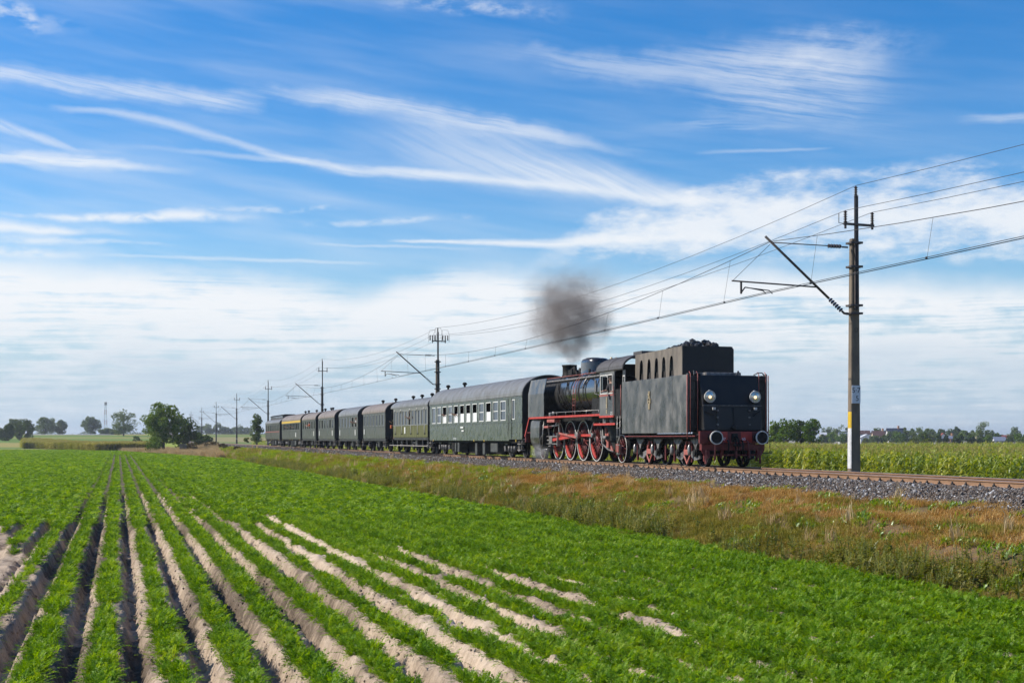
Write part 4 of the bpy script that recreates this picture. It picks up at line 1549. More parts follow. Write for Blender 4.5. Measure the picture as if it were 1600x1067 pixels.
# cab
cab = MB()
for s in (-1, 1):
    hol = [(Y(56.45), Y(57.05), 2.92, 3.66), (Y(57.15), Y(57.98), 2.92, 3.66)]
    wall_holes(cab, s * 1.46 - (0 if s < 0 else .03), .03, Y(56.25), Y(58.15), 1.98, 3.86, hol)
cabo = cab.build('cab_side', M_sheen, loco)
cw = MB()
cw.bx(-1.43, -.72, Y(58.12), Y(58.15), 1.98, 3.88)
cw.bx(.72, 1.43, Y(58.12), Y(58.15), 1.98, 3.88)
cw.bx(-.72, .72, Y(58.12), Y(58.15), 3.7, 4.2)
cw.build('cab_front', M_black, loco)
cfl = MB()
cfl.bx(-1.42, 1.42, Y(55.2), Y(58.1), 1.86, 1.96)
cfl.bx(-1.2, 1.2, Y(57.3), Y(58.1), 1.96, 3.6)
cfl.build('cab_floor', M_dark, loco)
for s in (-1, 1):
    ce_ = MB()
    ce_.bx(s * 1.462, s * 1.475, Y(56.25), Y(58.15), 1.90, 1.985)
    ce_.build('cab_edge', M_red, cabo)
    ln = MB()
    ln.bx(s * 1.462, s * 1.469, Y(56.25), Y(58.15), 2.80, 2.86)
    ln.build('cab_stripe', M_pink, cabo)
    wf = MB()
    for a, b in ((56.43, 57.07), (57.13, 58.0)):
        for y0, y1, z0, z1 in ((a, b, 2.88, 2.93), (a, b, 3.65, 3.70), (a, a + .05, 2.93, 3.65), (b - .05, b, 2.93, 3.65)):
            wf.bx(s * 1.463, s * 1.485, Y(y0), Y(y1), z0, z1)
    wf.build('window_frame', M_white, cabo)
    pn = MB()
    pn.bx(s * 1.44, s * 1.45, Y(57.2), Y(57.95), 2.93, 3.65)
    pn.build('pane', M_curtain if False else M_glass, cabo)
    wd = MB()
    wd.box((s * 1.56, Y(57.1), 3.28), (.22, .03, .62), (0, 0, s * .35))
    wd.build('wind_shield', M_soot, cabo)
    dr = MB()
    dr.bx(s * 1.40, s * 1.43, Y(55.35), Y(56.2), 1.95, 3.05)
    dr.build('cab_door', M_soot, loco)
    po = MB()
    wall_holes(po, s * 1.43 - (0 if s < 0 else .03), .03, Y(54.98), Y(55.32), 1.5, 3.80, [(Y(55.04), Y(55.26), 2.7, 3.55)])
    poo = po.build('rear_post', M_black, loco)
    pw = MB()
    for y0, y1, z0, z1 in ((55.02, 55.28, 2.66, 2.71), (55.02, 55.28, 3.54, 3.59), (55.02, 55.06, 2.71, 3.54), (55.24, 55.28, 2.71, 3.54)):
        pw.bx(s * 1.432, s * 1.445, Y(y0), Y(y1), z0, z1)
    pw.build('window_frame', M_white, poo)
    pg = MB()
    pg.bx(s * 1.41, s * 1.415, Y(55.06), Y(55.24), 2.7, 3.55)
    pg.build('pane', M_glass, poo)
    hh = MB()
    for yy in (56.28, 55.36):
        hh.tube([(s * 1.50, Y(yy), 1.9), (s * 1.50, Y(yy), 3.2)], .014, 6)
    hh.build('cab_handrail', M_pink, loco)
    mr = MB()
    mr.tube([(s * 1.30, Y(58.2), 3.70), (s * 1.42, Y(58.9), 3.70), (s * 1.42, Y(58.9), 2.95), (s * 1.35, Y(58.2), 2.85)], .020, 6)
    mr.box((s * 1.42, Y(58.75), 3.28), (.04, .12, .50))
    mr.build('lookout_rail', M_grey, loco)
rf = MB()
arc = roof_arc(1.50, 3.86, 4.52, 16, .92)
outer = arc
inner = [(u * .975, w - .05) for u, w in arc]
rf.prism(outer + inner[::-1], 'y', Y(55.15), Y(58.55))
rfo = rf.build('cab_roof', M_roofblk, loco)
rs_ = MB()
for t in (55.2, 56.9, 58.5):
    o2 = [(u * 1.004, w + .014) for u, w in arc]
    rs_.prism(o2 + arc[::-1], 'y', Y(t) - .02, Y(t) + .02)
rs_.build('roof_seam', M_roofblk, rfo)
rv = MB()
rv.bx(-.5, .5, Y(55.6), Y(56.6), 4.50, 4.62)
rv.build('roof_hatch', M_roofblk, rfo)
for i, (z, w, h) in enumerate(((2.62, .12, .26), (2.38, .15, .20), (2.14, .13, .18))):
    pl = MB()
    pl.bx(-1.480, -1.462, Y(57.2) - w / 2, Y(57.2) + w / 2, z - h / 2, z + h / 2)
    plo = pl.build(('eagle_emblem', 'number_plate', 'maker_plate')[i], M_brass, cabo, bevel=.006)
text_mesh('lettering', 'Pt47-65', .075, M_ink, cabo, (-1.4635, Y(56.62), 2.10), SIDE_TXT, .002)
text_mesh('lettering', 'MD Wolsztyn', .055, M_ink, cabo, (-1.4635, Y(56.62), 2.02), SIDE_TXT, .002)

# ------------------------------------------------------------------ coaches
M_green = pmat('dark_green_coach_paint', (.016, .024, .011), (.098, .112, .078), 2.6, .20, .45, bump=.030, bscale=2.0, coat=.15, stretch=(1, 1.7, .8), lo=.36, hi=.66)  # pale mottling in the base colour stands in for rippled reflections
M_green2 = pmat('weathered_green_coach_paint', (.018, .022, .012), (.080, .077, .056), 2.4, .26, .55, bump=.014, bscale=3.0, coat=.1, stretch=(1, 2.6, .5))
M_olive = pmat('olive_coach_paint', (.105, .098, .012), (.070, .068, .010), 2.0, .40, .55, bump=.003, bscale=4, stretch=(1, 2.0, .5))
M_greyside = pmat('grey_green_sheen_boards', (.13, .135, .12), (.19, .19, .175), 3.0, .45, .6, stretch=(1, 6, .4))  # light grey base colour carries the sheen on the upper coach side
M_roof = pmat('grey_coach_roof', (.165, .162, .150), (.12, .116, .108), 1.2, .42, .55, bump=.004, bscale=1.8)
M_roofb = pmat('brown_coach_roof', (.20, .155, .12), (.14, .11, .085), 1.2, .5, .6, bump=.004, bscale=1.8)
M_end = pmat('black_coach_end', (.010, .010, .010), None, rough=.7)
M_yellow = pmat('yellow_stripe_paint', (.62, .40, .03), (.52, .33, .03), 5, .5)
M_redline = pmat('red_line_paint', (.38, .09, .07), None, rough=.5)
M_cream = pmat('faded_label_white', (.70, .70, .66), (.55, .55, .52), 20, .6)
M_under = pmat('underframe_black', (.007, .0065, .006), (.016, .014, .012), 6, .75, .9, spec=.2)
M_box = pmat('underfloor_box_grey', (.07, .073, .066), (.035, .036, .032), 5, .55, .7)
M_board = pmat('grey_step_board', (.30, .27, .24), (.22, .20, .18), 8, .8)


def axle_set(root, yy, half=1.0, wide=True):
    for s in (-1, 1):
        w = MB()
        w.lathe([(0, s * .05), (.12, s * .05), (.16, s * .02), (.40, s * .015), (.44, s * .055), (.48, s * .055), (.48, -s * .06), (.51, -s * .06), (.51, -s * .09), (.0, -s * .09)], axis='x', n=28)
        wo = w.build('wheel', M_under, root)
        wo.location = (s * .75, yy, .48)
        e = MB()
        e.lathe([(.445, s * .056), (.447, s * .060), (.476, s * .060), (.478, s * .05)], axis='x', n=28)
        e.build('tyre_edge', M_grey, wo)
        ab = MB()
        ab.bx(s * .98, s * 1.16, yy - .13, yy + .13, .34, .62)
        ab.prism([(yy - .55, .80), (yy + .55, .80), (yy + .18, .68), (yy - .18, .68)], 'x', s * 1.0, s * 1.10)
        ab.build('axle_box', M_grey, root, bevel=.01)


def buffers(root, y, d):
    for s in (-1, 1):
        b = MB()
        b.lathe([(0, y), (.12, y), (.10, y + d * .25), (.07, y + d * .28), (.07, y + d * .48), (.22, y + d * .5), (.22, y + d * .56), (0, y + d * .58)], (s * .875, 0, 1.05), 'y', 18)
        b.build('buffer', M_under, root)


def coach(label, t0, L, zb, ze, zr, wins, mside, mroof, *, mlow=None, belt=1.95, half=1.44, bogies=False, axles=(), plates=(), panes=True, frame_m=M_greyside, ribs=False,
          stripe=None, redline=None, vents=(), doors=(), step=False, roofpow=.97, open_end=0.0, yellow_end=False):
    root = empty('passenger_coach', (TRACK_X, t0, RAIL_TOP), label, 'railway coach', 'passenger coaches of the train')
    y0, y1 = 0.06, L - .06 - open_end
    # walls
    holes = [(a, b, c, d) for a, b, c, d, st in wins]
    sw = MB()
    wall_holes(sw, -half, .025, y0, y1, zb, ze, holes)
    sdo = sw.build('side_wall', mside, root)
    fw = MB()
    fw.bx(half - .07, half, y0, y1, zb, ze)
    fw.build('side_wall', mside, root)
    if mlow is not None:
        lw = MB()
        lw.bx(-half - .012, -half - .002, y0, y1, zb - .01, belt)
        lw.build('lower_panel', mlow, sdo)
    bt = MB()
    bt.bx(-half - .030, -half - .002, y0, y1, belt, belt + .05)
    bt.bx(-half - .022, -half - .002, y0, y1, ze - .09, ze - .03)
    bt.build('waist_rail', mside, sdo)
    arc = roof_arc(half + .03, ze, zr, 20, roofpow)
    for yy in (y0, y1 - .05):
        ew = MB()
        poly = [(-half + .01, zb), (half - .01, zb), (half - .01, ze)] + [(u * .97, w - .02) for u, w in reversed(arc)] + [(-half + .01, ze)]
        ew.prism(poly, 'y', yy + .002, yy + .05)
        ew.build('end_wall', M_end, root)
    gw = MB()
    gw.bx(-.55, .55, -.22, y0, 1.1, 3.1)
    gw.build('gangway', M_end, root)
    it = MB()
    it.bx(-half + .1, half - .1, y0 + .06, y1 - .06, zb + .02, zb + .10)
    it.bx(-.25, -.20, y0 + .06, y1 - .06, zb + .1, ze + .2)
    it.build('compartment_partition', M_dark, root)
    ins = [(u * .975, w - .045) for u, w in arc]
    rf = MB()
    rf.prism(arc + ins[::-1], 'y', -.02, L + .02)
    for i in range(len(rf.sm)):
        rf.sm[i] = False
    rfo = rf.build('roof', mroof, root)
    sm_ = MB()
    n = max(3, int(L / 2.2))
    for k in range(n + 1):
        yy = .05 + (L - .1) * k / n
        sm_.prism([(u * 1.002, w + .005) for u, w in arc] + arc[::-1], 'y', yy - .012, yy + .012)
    sm_.build('roof_seam', mroof, rfo)
    for yy in vents:
        v = MB()
        v.cyl((-.25, yy, zr - .06), (-.25, yy, zr + .12), .07, n=8)
        v.lathe([(.0, zr + .28), (.10, zr + .26), (.15, zr + .18), (.15, zr + .13), (.09, zr + .10), (.0, zr + .10)], (-.25, yy, 0), 'z', 10)
        v.build('roof_ventilator', M_under, rfo)
    # windows
    for a, b, c, d, st in wins:
        f = MB()
        e = .045
        for q in ((a - e, b + e, c - e, c), (a - e, b + e, d, d + e), (a - e, a, c, d), (b, b + e, c, d)):
            f.bx(-half - .018, -half + .003, q[0], q[1], q[2], q[3])
        wo = f.build('window', frame_m, root)
        if not panes:
            continue
        m = (c + d) / 2
        if st in ('open', 'closed', 'half'):
            z0, z1 = (c, m) if st == 'open' else (c, d)
            p = MB()
            p.bx(-half + .012, -half + .018, a, b, z0, z1)
            p.build('pane', M_curtain if st == 'open' else M_glass, wo)
            if st == 'half':
                p = MB()
                p.bx(-half + .020, -half + .024, a + (b - a) * .35, b, z0, z1)
                p.build('curtain', M_curtain, wo)
            if st in ('closed', 'half'):
                fr_ = MB()
                fr_.bx(-half + .004, -half + .011, a, b, m - .02, m + .02)
                fr_.build('sash_bar', frame_m, wo)
        elif st == 'white':
            p = MB()
            p.bx(-half + .012, -half + .018, a, b, c, d)
            p.build('pane', M_glass, wo)
            p = MB()
            p.bx(-half + .020, -half + .024, a, b, c + (d - c) * .45, d)
            p.build('blind', M_curtain, wo)
        elif st == 'dark':
            p = MB()
            p.bx(-half + .012, -half + .018, a, b, c, d)
            p.build('pane', M_glass, wo)
    for yy in doors:
        h = MB()
        h.tube([(-half - .05, yy, 1.45), (-half - .07, yy, 1.5), (-half - .07, yy, 2.3), (-half - .05, yy, 2.35)], .018, 6)
        h.build('door_handrail', M_steel, root)
        g = MB()
        for q in (yy - .28, yy + .42):
            g.bx(-half - .014, -half - .002, q - .012, q + .012, zb, ze - .1)
        g.build('door_joint', M_under, root)
    for yy, z, w, h in plates:
        p = MB()
        p.bx(-half - .045, -half - .032, yy - w / 2, yy + w / 2, z - h / 2, z + h / 2)
        p.build('notice_plate', M_cream, root)
    if stripe:
        s_ = MB()
        s_.bx(-half - .026, -half - .002, y0, y1, ze - .24, ze - .02)
        s_.build('yellow_band', stripe, root)
        if yellow_end:
            s_ = MB()
            s_.bx(-half + .02, half - .02, y0 - .01, y0, ze - .24, ze - .02)
            s_.build('yellow_band', stripe, root)
    if redline:
        s_ = MB()
        s_.bx(-half - .034, -half - .031, y0, y1, belt - .01, belt + .06)
        s_.build('red_line', redline, root)
    # underframe
    u = MB()
    for s in (-1, 1):
        u.bx(s * 1.18, s * 1.30, .05, L - .05, zb - .20, zb - .01)
    u.bx(-1.15, 1.15, .05, .22, .86, zb - .01)
    u.bx(-1.15, 1.15, L - .22, L - .05, .86, zb - .01)
    u.bx(-.6, .6, .3, L - .3, zb - .32, zb - .02)
    u.build('underframe', M_under, root)
    if ribs:
        r = MB()
        k = .35
        while k < L - .3 - open_end:
            r.bx(-half + .01, -1.31, k - .06, k + .06, zb - .20, zb - .012)
            k += .42
        r.build('solebar_bracket', M_greyside, root)
    buffers(root, .05, -.5)
    buffers(root, L - .05, .5)
    rr = np.random.default_rng(int(t0 * 10))
    if bogies:
        for bc in (3.1, L - 3.1):
            for dy in (-1.4, 1.4):
                axle_set(root, bc + dy)
            for s in (-1, 1):
                f = MB()
                f.prism([(bc - 2.1, .52), (bc - 1.9, .72), (bc - .8, .78), (bc - .4, .60), (bc + .4, .60), (bc + .8, .78), (bc + 1.9, .72), (bc + 2.1, .52), (bc + .9, .52), (bc + .5, .36), (bc - .5, .36), (bc - .9, .52)], 'x', s * 1.02, s * 1.08)
                f.build('bogie_frame', M_under, root)
                f = MB()
                for q in (-.55, 0, .55):
                    f.cyl((s * 1.12, bc + q, .30), (s * 1.12, bc + q, .62), .09, n=8)
                f.bar((s * 1.15, bc - 1.9, .86), (s * 1.15, bc + 1.9, .86), .05)
                f.build('bogie_spring', M_grey, root)
        for yy, w, h, m in ((6.3, 1.5, .55, M_box), (8.6, .5, .70, M_box), (10.4, .5, .74, M_box), (14.9, .45, .62, M_box), (15.7, .35, .62, M_box), (16.4, .6, .5, M_under)):
            if yy < L - 5.5:
                b = MB()
                b.bx(-1.30, -.75, yy - w / 2, yy + w / 2, zb - .16 - h, zb - .21)
                b.build('underfloor_box', m, root, bevel=.02)
        b = MB()
        b.bx(-.7, .7, 6.0, L - 6.0, zb - .85, zb - .33)
        b.build('underfloor_box', M_under, root)
        for yy in (1.2, 7.9, 10.3, L - 1.2):
            g = MB()
            g.bx(-half - .02, -half + .01, yy - .05, yy + .05, zb - .13, zb - .02)
            g.build('lifting_mark', M_yellow, root)
    for yy in axles:
        axle_set(root, yy)
    if axles:
        b = MB()
        b.bx(-1.22, -.80, L * .36, L * .36 + .42, .34, zb - .21)
        b.build('underfloor_box', M_box, root, bevel=.02)
        b = MB()
        b.bx(-.7, .8, L * .25, L * .75, .45, zb - .33)
        b.build('brake_gear', M_under, root)
        b = MB()
        for yy in axles:
            b.bx(-1.02, -.92, yy - .55, yy - .48, .2, zb - .2)
            b.bx(-1.02, -.92, yy + .48, yy + .55, .2, zb - .2)
        b.build('axle_guard', M_under, root)
    if step:
        b = MB()
        b.bx(-1.55, -1.28, -.3, L + .1, .50, .55)
        bo_ = b.build('foot_board', M_board, root)
        b = MB()
        for k in range(8):
            yy = .3 + (L - .6) * k / 7
            b.prism([(yy - .03, .55), (yy + .03, .55), (yy + .16, zb - .2), (yy + .10, zb - .2)], 'x', -1.36, -1.31)
        b.build('board_bracket', M_grey, bo_)
    else:
        for yy in (.45, L - .45):
            b = MB()
            for zz in (.42, .72):
                b.bx(-1.50, -1.25, yy - .30, yy + .30, zz, zz + .03)
            b.bar((-1.45, yy - .28, .42), (-1.40, yy - .28, zb - .05), .03)
            b.bar((-1.45, yy + .28, .42), (-1.40, yy + .28, zb - .05), .03)
            b.build('entry_step', M_board, root)
    return root


# nearest: long dark green bogie coach
t0 = 70.35
wn = []
sts = ['white', 'closed', 'open', 'half', 'open', 'open', 'open', 'open', 'half', 'open', 'closed', 'closed']
for k in range(12):
    c = 21.2 - k * 1.585
    wn.append((c - .50, c + .50, 2.02, 2.98, sts[k]))
wn.append((1.45, 1.90, 2.05, 3.0, 'dark'))
c1 = coach('long dark green coach with rippled panels and white framed windows behind the locomotive', t0, 22.6, .98, 3.22, 4.27, wn, M_green, M_roof, bogies=True, frame_m=M_cream,
           vents=(17.6, 22.3), doors=(2.35,), belt=1.86, plates=((13.2, 1.68, .75, .10), (13.0, 1.48, .55, .09)), roofpow=.97)
sk = MB()
sk.bx(-1.455, -1.441, 2.6, 22.4, .90, 1.12)
sk.build('sole_plate', M_green, c1)
text_mesh('lettering', '51 51 29-40 1', .16, M_ink, c1, (-1.458, 15.2, 1.01), SIDE_TXT, .002)

t0 = 93.45
wn = []
for k in range(11):
    c = 11.9 - k * 1.12
    if c > .5:
        wn.append((c - .27, c + .27, 2.0, 2.95, 'dark' if k not in (5,) else 'none'))
c2 = coach('olive and grey compartment coach with long footboard and door handrails', t0, 13.4, 1.12, 3.25, 3.90, wn, M_greyside, M_roof, mlow=M_olive, belt=1.93, axles=(1.6, 6.4, 11.0),
           ribs=True, vents=(1.0, 4.2, 7.6, 10.8), plates=((7.8, 1.60, .40, .46),), step=True, open_end=.9)
for yy in (.9, 3.2, 5.6, 8.9, 11.4):
    h = MB()
    h.tube([(-1.46, yy, 2.98), (-1.53, yy, 3.02), (-1.53, yy + .25, 3.10), (-1.48, yy + .5, 2.85)], .020, 6)
    h.tube([(-1.46, yy, 1.35), (-1.50, yy, 1.38), (-1.50, yy, 1.9), (-1.46, yy, 1.93)], .022, 6)
    h.build('door_handrail', M_white, c2)
    h = MB()
    h.bx(-1.49, -1.455, yy - .1, yy + .25, 1.32, 1.40)
    h.build('door_catch', M_under, c2)
pf = MB()
pf.bx(-1.40, 1.40, 12.5, 13.4, .92, .98)
pf.tube([(-1.38, 13.3, .98), (-1.38, 13.3, 3.2)], .025, 6)
pf.tube([(-1.38, 12.6, 1.2), (-1.38, 12.62, 2.2)], .018, 6)
pf.build('end_platform', M_under, c2)


def row(n, a, b, w, z0, z1, st):
    return [(a + (b - a) * k / (n - 1) - w / 2, a + (b - a) * k / (n - 1) + w / 2, z0, z1, st[k % len(st)]) for k in range(n)]


coach('brown roofed green coach ahead of the olive one, narrow dark windows', 109.25, 10.9, 1.03, 3.06, 3.90, row(7, .9, 9.6, .58, 2.06, 2.88, ['dark']), M_green2, M_roofb, axles=(1.7, 5.45, 9.2),
      ribs=True, vents=(2.0, 7.6), plates=((9.6, 1.58, .30, .42),), belt=1.92, open_end=.5)
coach('grey roofed green coach with two passengers leaning out at one end', 122.4, 11.1, 1.0, 3.04, 3.90, row(6, 1.1, 10.0, .70, 2.04, 2.86, ['none', 'none', 'dark', 'dark', 'dark', 'dark']), M_green2, M_roof, axles=(1.8, 5.5, 9.3),
      ribs=True, vents=(), plates=((10.1, 1.55, .34, .48), (1.2, 1.55, .34, .48)), belt=1.92)
coach('weathered green coach with dark windows and paired white door notices', 136.2, 11.5, 1.0, 3.04, 3.90, row(6, 1.1, 10.4, .70, 2.04, 2.84, ['dark', 'none', 'dark']), M_green2, M_roofb, axles=(1.8, 5.7, 9.7),
      ribs=True, vents=(9.2, 10.4), plates=((10.4, 1.55, .38, .50), (1.2, 1.55, .38, .50)), belt=1.92)
coach('weathered green coach with a passenger in orange waving from a window', 149.8, 11.4, 1.0, 3.04, 3.90, row(6, 1.0, 10.3, .72, 2.06, 2.86, ['dark']), M_green2, M_roofb, axles=(1.8, 5.7, 9.6), ribs=True, vents=(1.2, 3.4, 8.0), plates=((1.2, 1.55, .38, .50),), belt=1.92)
coach('dark green bogie coach with a yellow band under its roof', 162.6, 19.2, .95, 3.10, 3.95, row(11, 2.0, 17.6, .95, 2.05, 2.78, ['dark', 'none', 'dark', 'closed']), M_green2, M_roofb, bogies=True, stripe=M_yellow, plates=((4.2, 1.45, .55, .5),), belt=1.90, vents=(2.0, 5.0))
lastc = coach('last coach of the train, dull green with a red waist line and raised clerestory roof', 184.4, 18.4, .95, 3.02, 3.66, row(7, 2.0, 16.6, .8, 2.0, 2.8, ['dark']), M_green2, M_roof, bogies=True, redline=M_redline, belt=1.88)
cl_ = MB()
cl_.bx(-.85, .85, 1.5, 17.0, 3.5, 4.02)
clo = cl_.build('clerestory', M_roofblk, lastc)
cl_ = MB()
cl_.prism([(-.95, 4.02), (.95, 4.02), (.6, 4.14), (-.6, 4.14)], 'y', 1.3, 17.2)
cl_.build('clerestory_roof', M_under, clo)
cl_ = MB()
for k in range(9):
    cl_.bx(-.87, -.852, 2.2 + k * 1.6, 3.2 + k * 1.6, 3.72, 3.95)
cl_.build('clerestory_light', M_glass, clo)

# ------------------------------------------------------------------ people
M_skin = pmat('skin', (.48, .28, .20), None, rough=.6)
M_hair = pmat('dark_hair', (.03, .022, .017), None, rough=.7)
CLOTH = {}
def cloth(name, c): return pmat(name, c, tuple(v * .7 for v in c), 12, .85)


def person(label, loc, rz, cl, legs=None, arms=((-.30, -.10, 1.02), (.30, -.10, 1.02)), elbows=None, lean=0.0, hair=M_hair, head_turn=0.0, group='people riding on the train'):
    """A standing figure facing -Y before turning; loc is under the feet. One skinned body; the clothes follow it as children."""
    root = empty('person', loc, label, 'person', group, rz)
    def L(p): return Vector((p[0], p[1] - lean * max(0, p[2] - .9), p[2]))
    elbows = elbows or ((-.27, .02, 1.16), (.27, .02, 1.16))
    J = {'pelvis': (0, 0, .95), 'waist': (0, 0, 1.08), 'chest': (0, .0, 1.30), 'neck0': (0, .01, 1.46), 'neck': (0, 0, 1.52), 'skull': (0, -.02, 1.62), 'crown': (0, -.01, 1.72),
         'shL': (-.18, 0, 1.42), 'shR': (.18, 0, 1.42), 'elL': elbows[0], 'elR': elbows[1], 'haL': arms[0], 'haR': arms[1],
         'hipL': (-.09, 0, .90), 'hipR': (.09, 0, .90), 'knL': (-.10, -.02, .50), 'knR': (.10, -.01, .50), 'anL': (-.10, .02, .09), 'anR': (.10, .02, .09), 'toL': (-.11, -.13, .04), 'toR': (.11, -.13, .04)}
    R = {'pelvis': (.15, .11), 'waist': (.14, .10), 'chest': (.17, .115), 'neck0': (.075, .07), 'neck': (.055, .055), 'skull': (.082, .098), 'crown': (.06, .07), 'shL': (.07, .07), 'shR': (.07, .07),
         'elL': (.045, .045), 'elR': (.045, .045), 'haL': (.038, .030), 'haR': (.038, .030), 'hipL': (.10, .10), 'hipR': (.10, .10), 'knL': (.065, .065), 'knR': (.065, .065), 'anL': (.045, .05), 'anR': (.045, .05), 'toL': (.045, .03), 'toR': (.045, .03)}
    E = [('pelvis', 'waist'), ('waist', 'chest'), ('chest', 'neck0'), ('neck0', 'neck'), ('neck', 'skull'), ('skull', 'crown'), ('neck0', 'shL'), ('neck0', 'shR'), ('shL', 'elL'), ('shR', 'elR'), ('elL', 'haL'), ('elR', 'haR'),
         ('pelvis', 'hipL'), ('pelvis', 'hipR'), ('hipL', 'knL'), ('hipR', 'knR'), ('knL', 'anL'), ('knR', 'anR'), ('anL', 'toL'), ('anR', 'toR')]
    ext = []
    for hd, el in (('haL', 'elL'), ('haR', 'elR')):
        a, b = Vector(J[el]), Vector(J[hd])
        d = (b - a).normalized()
        sd = d.cross(Vector((0, 0, 1)))
        sd = sd.normalized() if sd.length > .1 else Vector((1, 0, 0))
        for i, (w, l) in enumerate(((-.028, .085), (-.010, .10), (.010, .095), (.028, .078))):
            k = hd + str(i)
            J[k] = tuple(b + d * l + sd * w); R[k] = (.009, .009); ext.append((hd, k))
        k = hd + 'T'
        J[k] = tuple(b + d * .03 + sd * -.06); R[k] = (.011, .011); ext.append((hd, k))

    def skin(name, keys, edges, mats, grow=1.0, parent=root, sub=1, scale=None):
        me = bpy.data.meshes.new(name)
        idx = {k: i for i, k in enumerate(keys)}
        me.from_pydata([tuple(L(J[k])) for k in keys], [(idx[a], idx[b]) for a, b in edges], [])
        o = link_mesh(name, me, parent)
        o.modifiers.new('skin', 'SKIN').use_smooth_shade = True
        o.modifiers.new('sub', 'SUBSURF').levels = sub
        o.modifiers['sub'].render_levels = sub
        for k in keys:
            g = (scale or {}).get(k, grow)
            sv = me.skin_vertices[0].data[idx[k]]
            sv.radius = (R[k][0] * g, R[k][1] * g)
            sv.use_root = (k == keys[0])
        me.materials.append(mats)
        return o
    skin('body', list(J), E + ext, M_skin)
    skin('jacket', ['chest', 'waist', 'pelvis', 'neck0', 'shL', 'shR', 'elL', 'elR'], [('chest', 'waist'), ('waist', 'pelvis'), ('chest', 'neck0'), ('neck0', 'shL'), ('neck0', 'shR'), ('shL', 'elL'), ('shR', 'elR')], cl, 1.16)
    skin('trousers', ['pelvis', 'hipL', 'hipR', 'knL', 'knR', 'anL', 'anR'], [('pelvis', 'hipL'), ('pelvis', 'hipR'), ('hipL', 'knL'), ('hipR', 'knR'), ('knL', 'anL'), ('knR', 'anR')], legs or cloth('dark_trousers', (.02, .022, .03)), 1.15)
    h = MB()
    c = L((0, .01, 1.655))
    h.lathe([(.0, .095), (.05, .088), (.080, .06), (.094, .02), (.092, -.02), (.080, -.05)], (c.x, c.y, c.z), 'z', 14)
    h.build('hair', hair, root)
    n = MB()
    c = L((0, -.115, 1.625))
    n.prism([(-.012, -.02), (.012, -.02), (0, .03)], 'y', c.y - .016, c.y + .02)
    for i in range(len(n.v)):
        n.v[i] = (n.v[i][0] + c.x, n.v[i][1], n.v[i][2] + c.z)
    n.build('nose', M_skin, root)
    ey = MB()
    for s in (-1, 1):
        q = L((s * .033, -.113, 1.645))
        ey.lathe([(.0, -.006), (.010, -.003), (.012, .006)], (q.x, q.y, q.z), 'y', 8)
    ey.build('eye', M_hair, root)
    return root


FACE_CAM = -math.pi / 2          # turned to look out on the near (-X) side
def at(x, t, z): return (TRACK_X + x, t, RAIL_TOP + z)
person('engine driver in a dark jacket leaning from the cab window', at(-1.30, 56.75, 1.86), FACE_CAM + .35, cloth('driver_jacket', (.05, .045, .05)), arms=((-.28, -.34, 1.12), (.26, -.30, 1.10)), elbows=((-.29, -.10, 1.16), (.28, -.08, 1.15)), lean=.22)
man = person('man in a dark olive jacket standing on the open end platform between two coaches', at(-1.18, 106.45, .98), FACE_CAM + .9, cloth('olive_jacket', (.045, .045, .025)), legs=cloth('dark_trousers', (.02, .022, .03)),
       arms=((-.34, -.24, 1.30), (.30, -.12, 1.02)), elbows=((-.30, -.04, 1.20), (.28, .0, 1.15)))
sb_ = MB()
sb_.box((0, 0, 0), (.16, .30, .26))
tag(sb_.build('shoulder_bag', cloth('orange_bag', (.52, .13, .04)), None, bevel=.03), 'orange bag at the hip of the man on the platform', 'bag').location = at(-1.42, 106.78, 1.90)
person('passenger in a brown jumper at the far third window of the long dark green coach', at(-1.22, 70.35 + 21.2 - 2 * 1.585, 1.12), FACE_CAM, cloth('brown_jumper', (.10, .05, .03)), arms=((-.22, -.36, 1.42), (.22, -.34, 1.40)), elbows=((-.30, -.12, 1.22), (.30, -.1, 1.22)))
person('passenger resting a bare arm on the fifth window of the long dark green coach', at(-1.22, 70.35 + 21.2 - 4 * 1.585, 1.12), FACE_CAM, cloth('black_shirt', (.02, .02, .022)), arms=((-.20, -.46, 1.42), (.24, -.40, 1.40)), elbows=((-.28, -.18, 1.26), (.30, -.15, 1.25)))
person('passenger in a dark coat deep inside the tenth window of the long dark green coach', at(-1.0, 70.35 + 21.2 - 9 * 1.585, 1.12), FACE_CAM, cloth('grey_coat', (.09, .06, .05)))
person('passenger leaning from the open middle window of the olive and grey coach', at(-1.22, 93.45 + 11.9 - 5 * 1.12, 1.2), FACE_CAM, cloth('tan_shirt', (.26, .15, .10)), arms=((-.15, -.40, 1.36), (.2, -.38, 1.30)), elbows=((-.26, -.14, 1.18), (.28, -.12, 1.18)), lean=.15)
person('passenger in a white shirt leaning out nearest the end of the grey roofed coach', at(-1.25, 123.5, 1.15), FACE_CAM, cloth('white_shirt', (.6, .56, .52)), arms=((-.2, -.46, 1.34), (.2, -.42, 1.30)), elbows=((-.26, -.16, 1.2), (.28, -.14, 1.2)), lean=.2)
person('passenger in a beige shirt at the second window of the grey roofed coach', at(-1.20, 125.28, 1.12), FACE_CAM, cloth('beige_shirt', (.4, .3, .22)), arms=((-.2, -.42, 1.36), (.2, -.40, 1.32)), elbows=((-.26, -.14, 1.2), (.28, -.12, 1.2)))
person('passenger in an orange top waving both arms from a coach window', at(-1.28, 155.0, 1.1), FACE_CAM, cloth('orange_top', (.70, .13, .03)), arms=((-.62, -.40, 1.34), (.60, -.40, 1.44)), elbows=((-.36, -.26, 1.24), (.36, -.24, 1.28)), lean=.2)
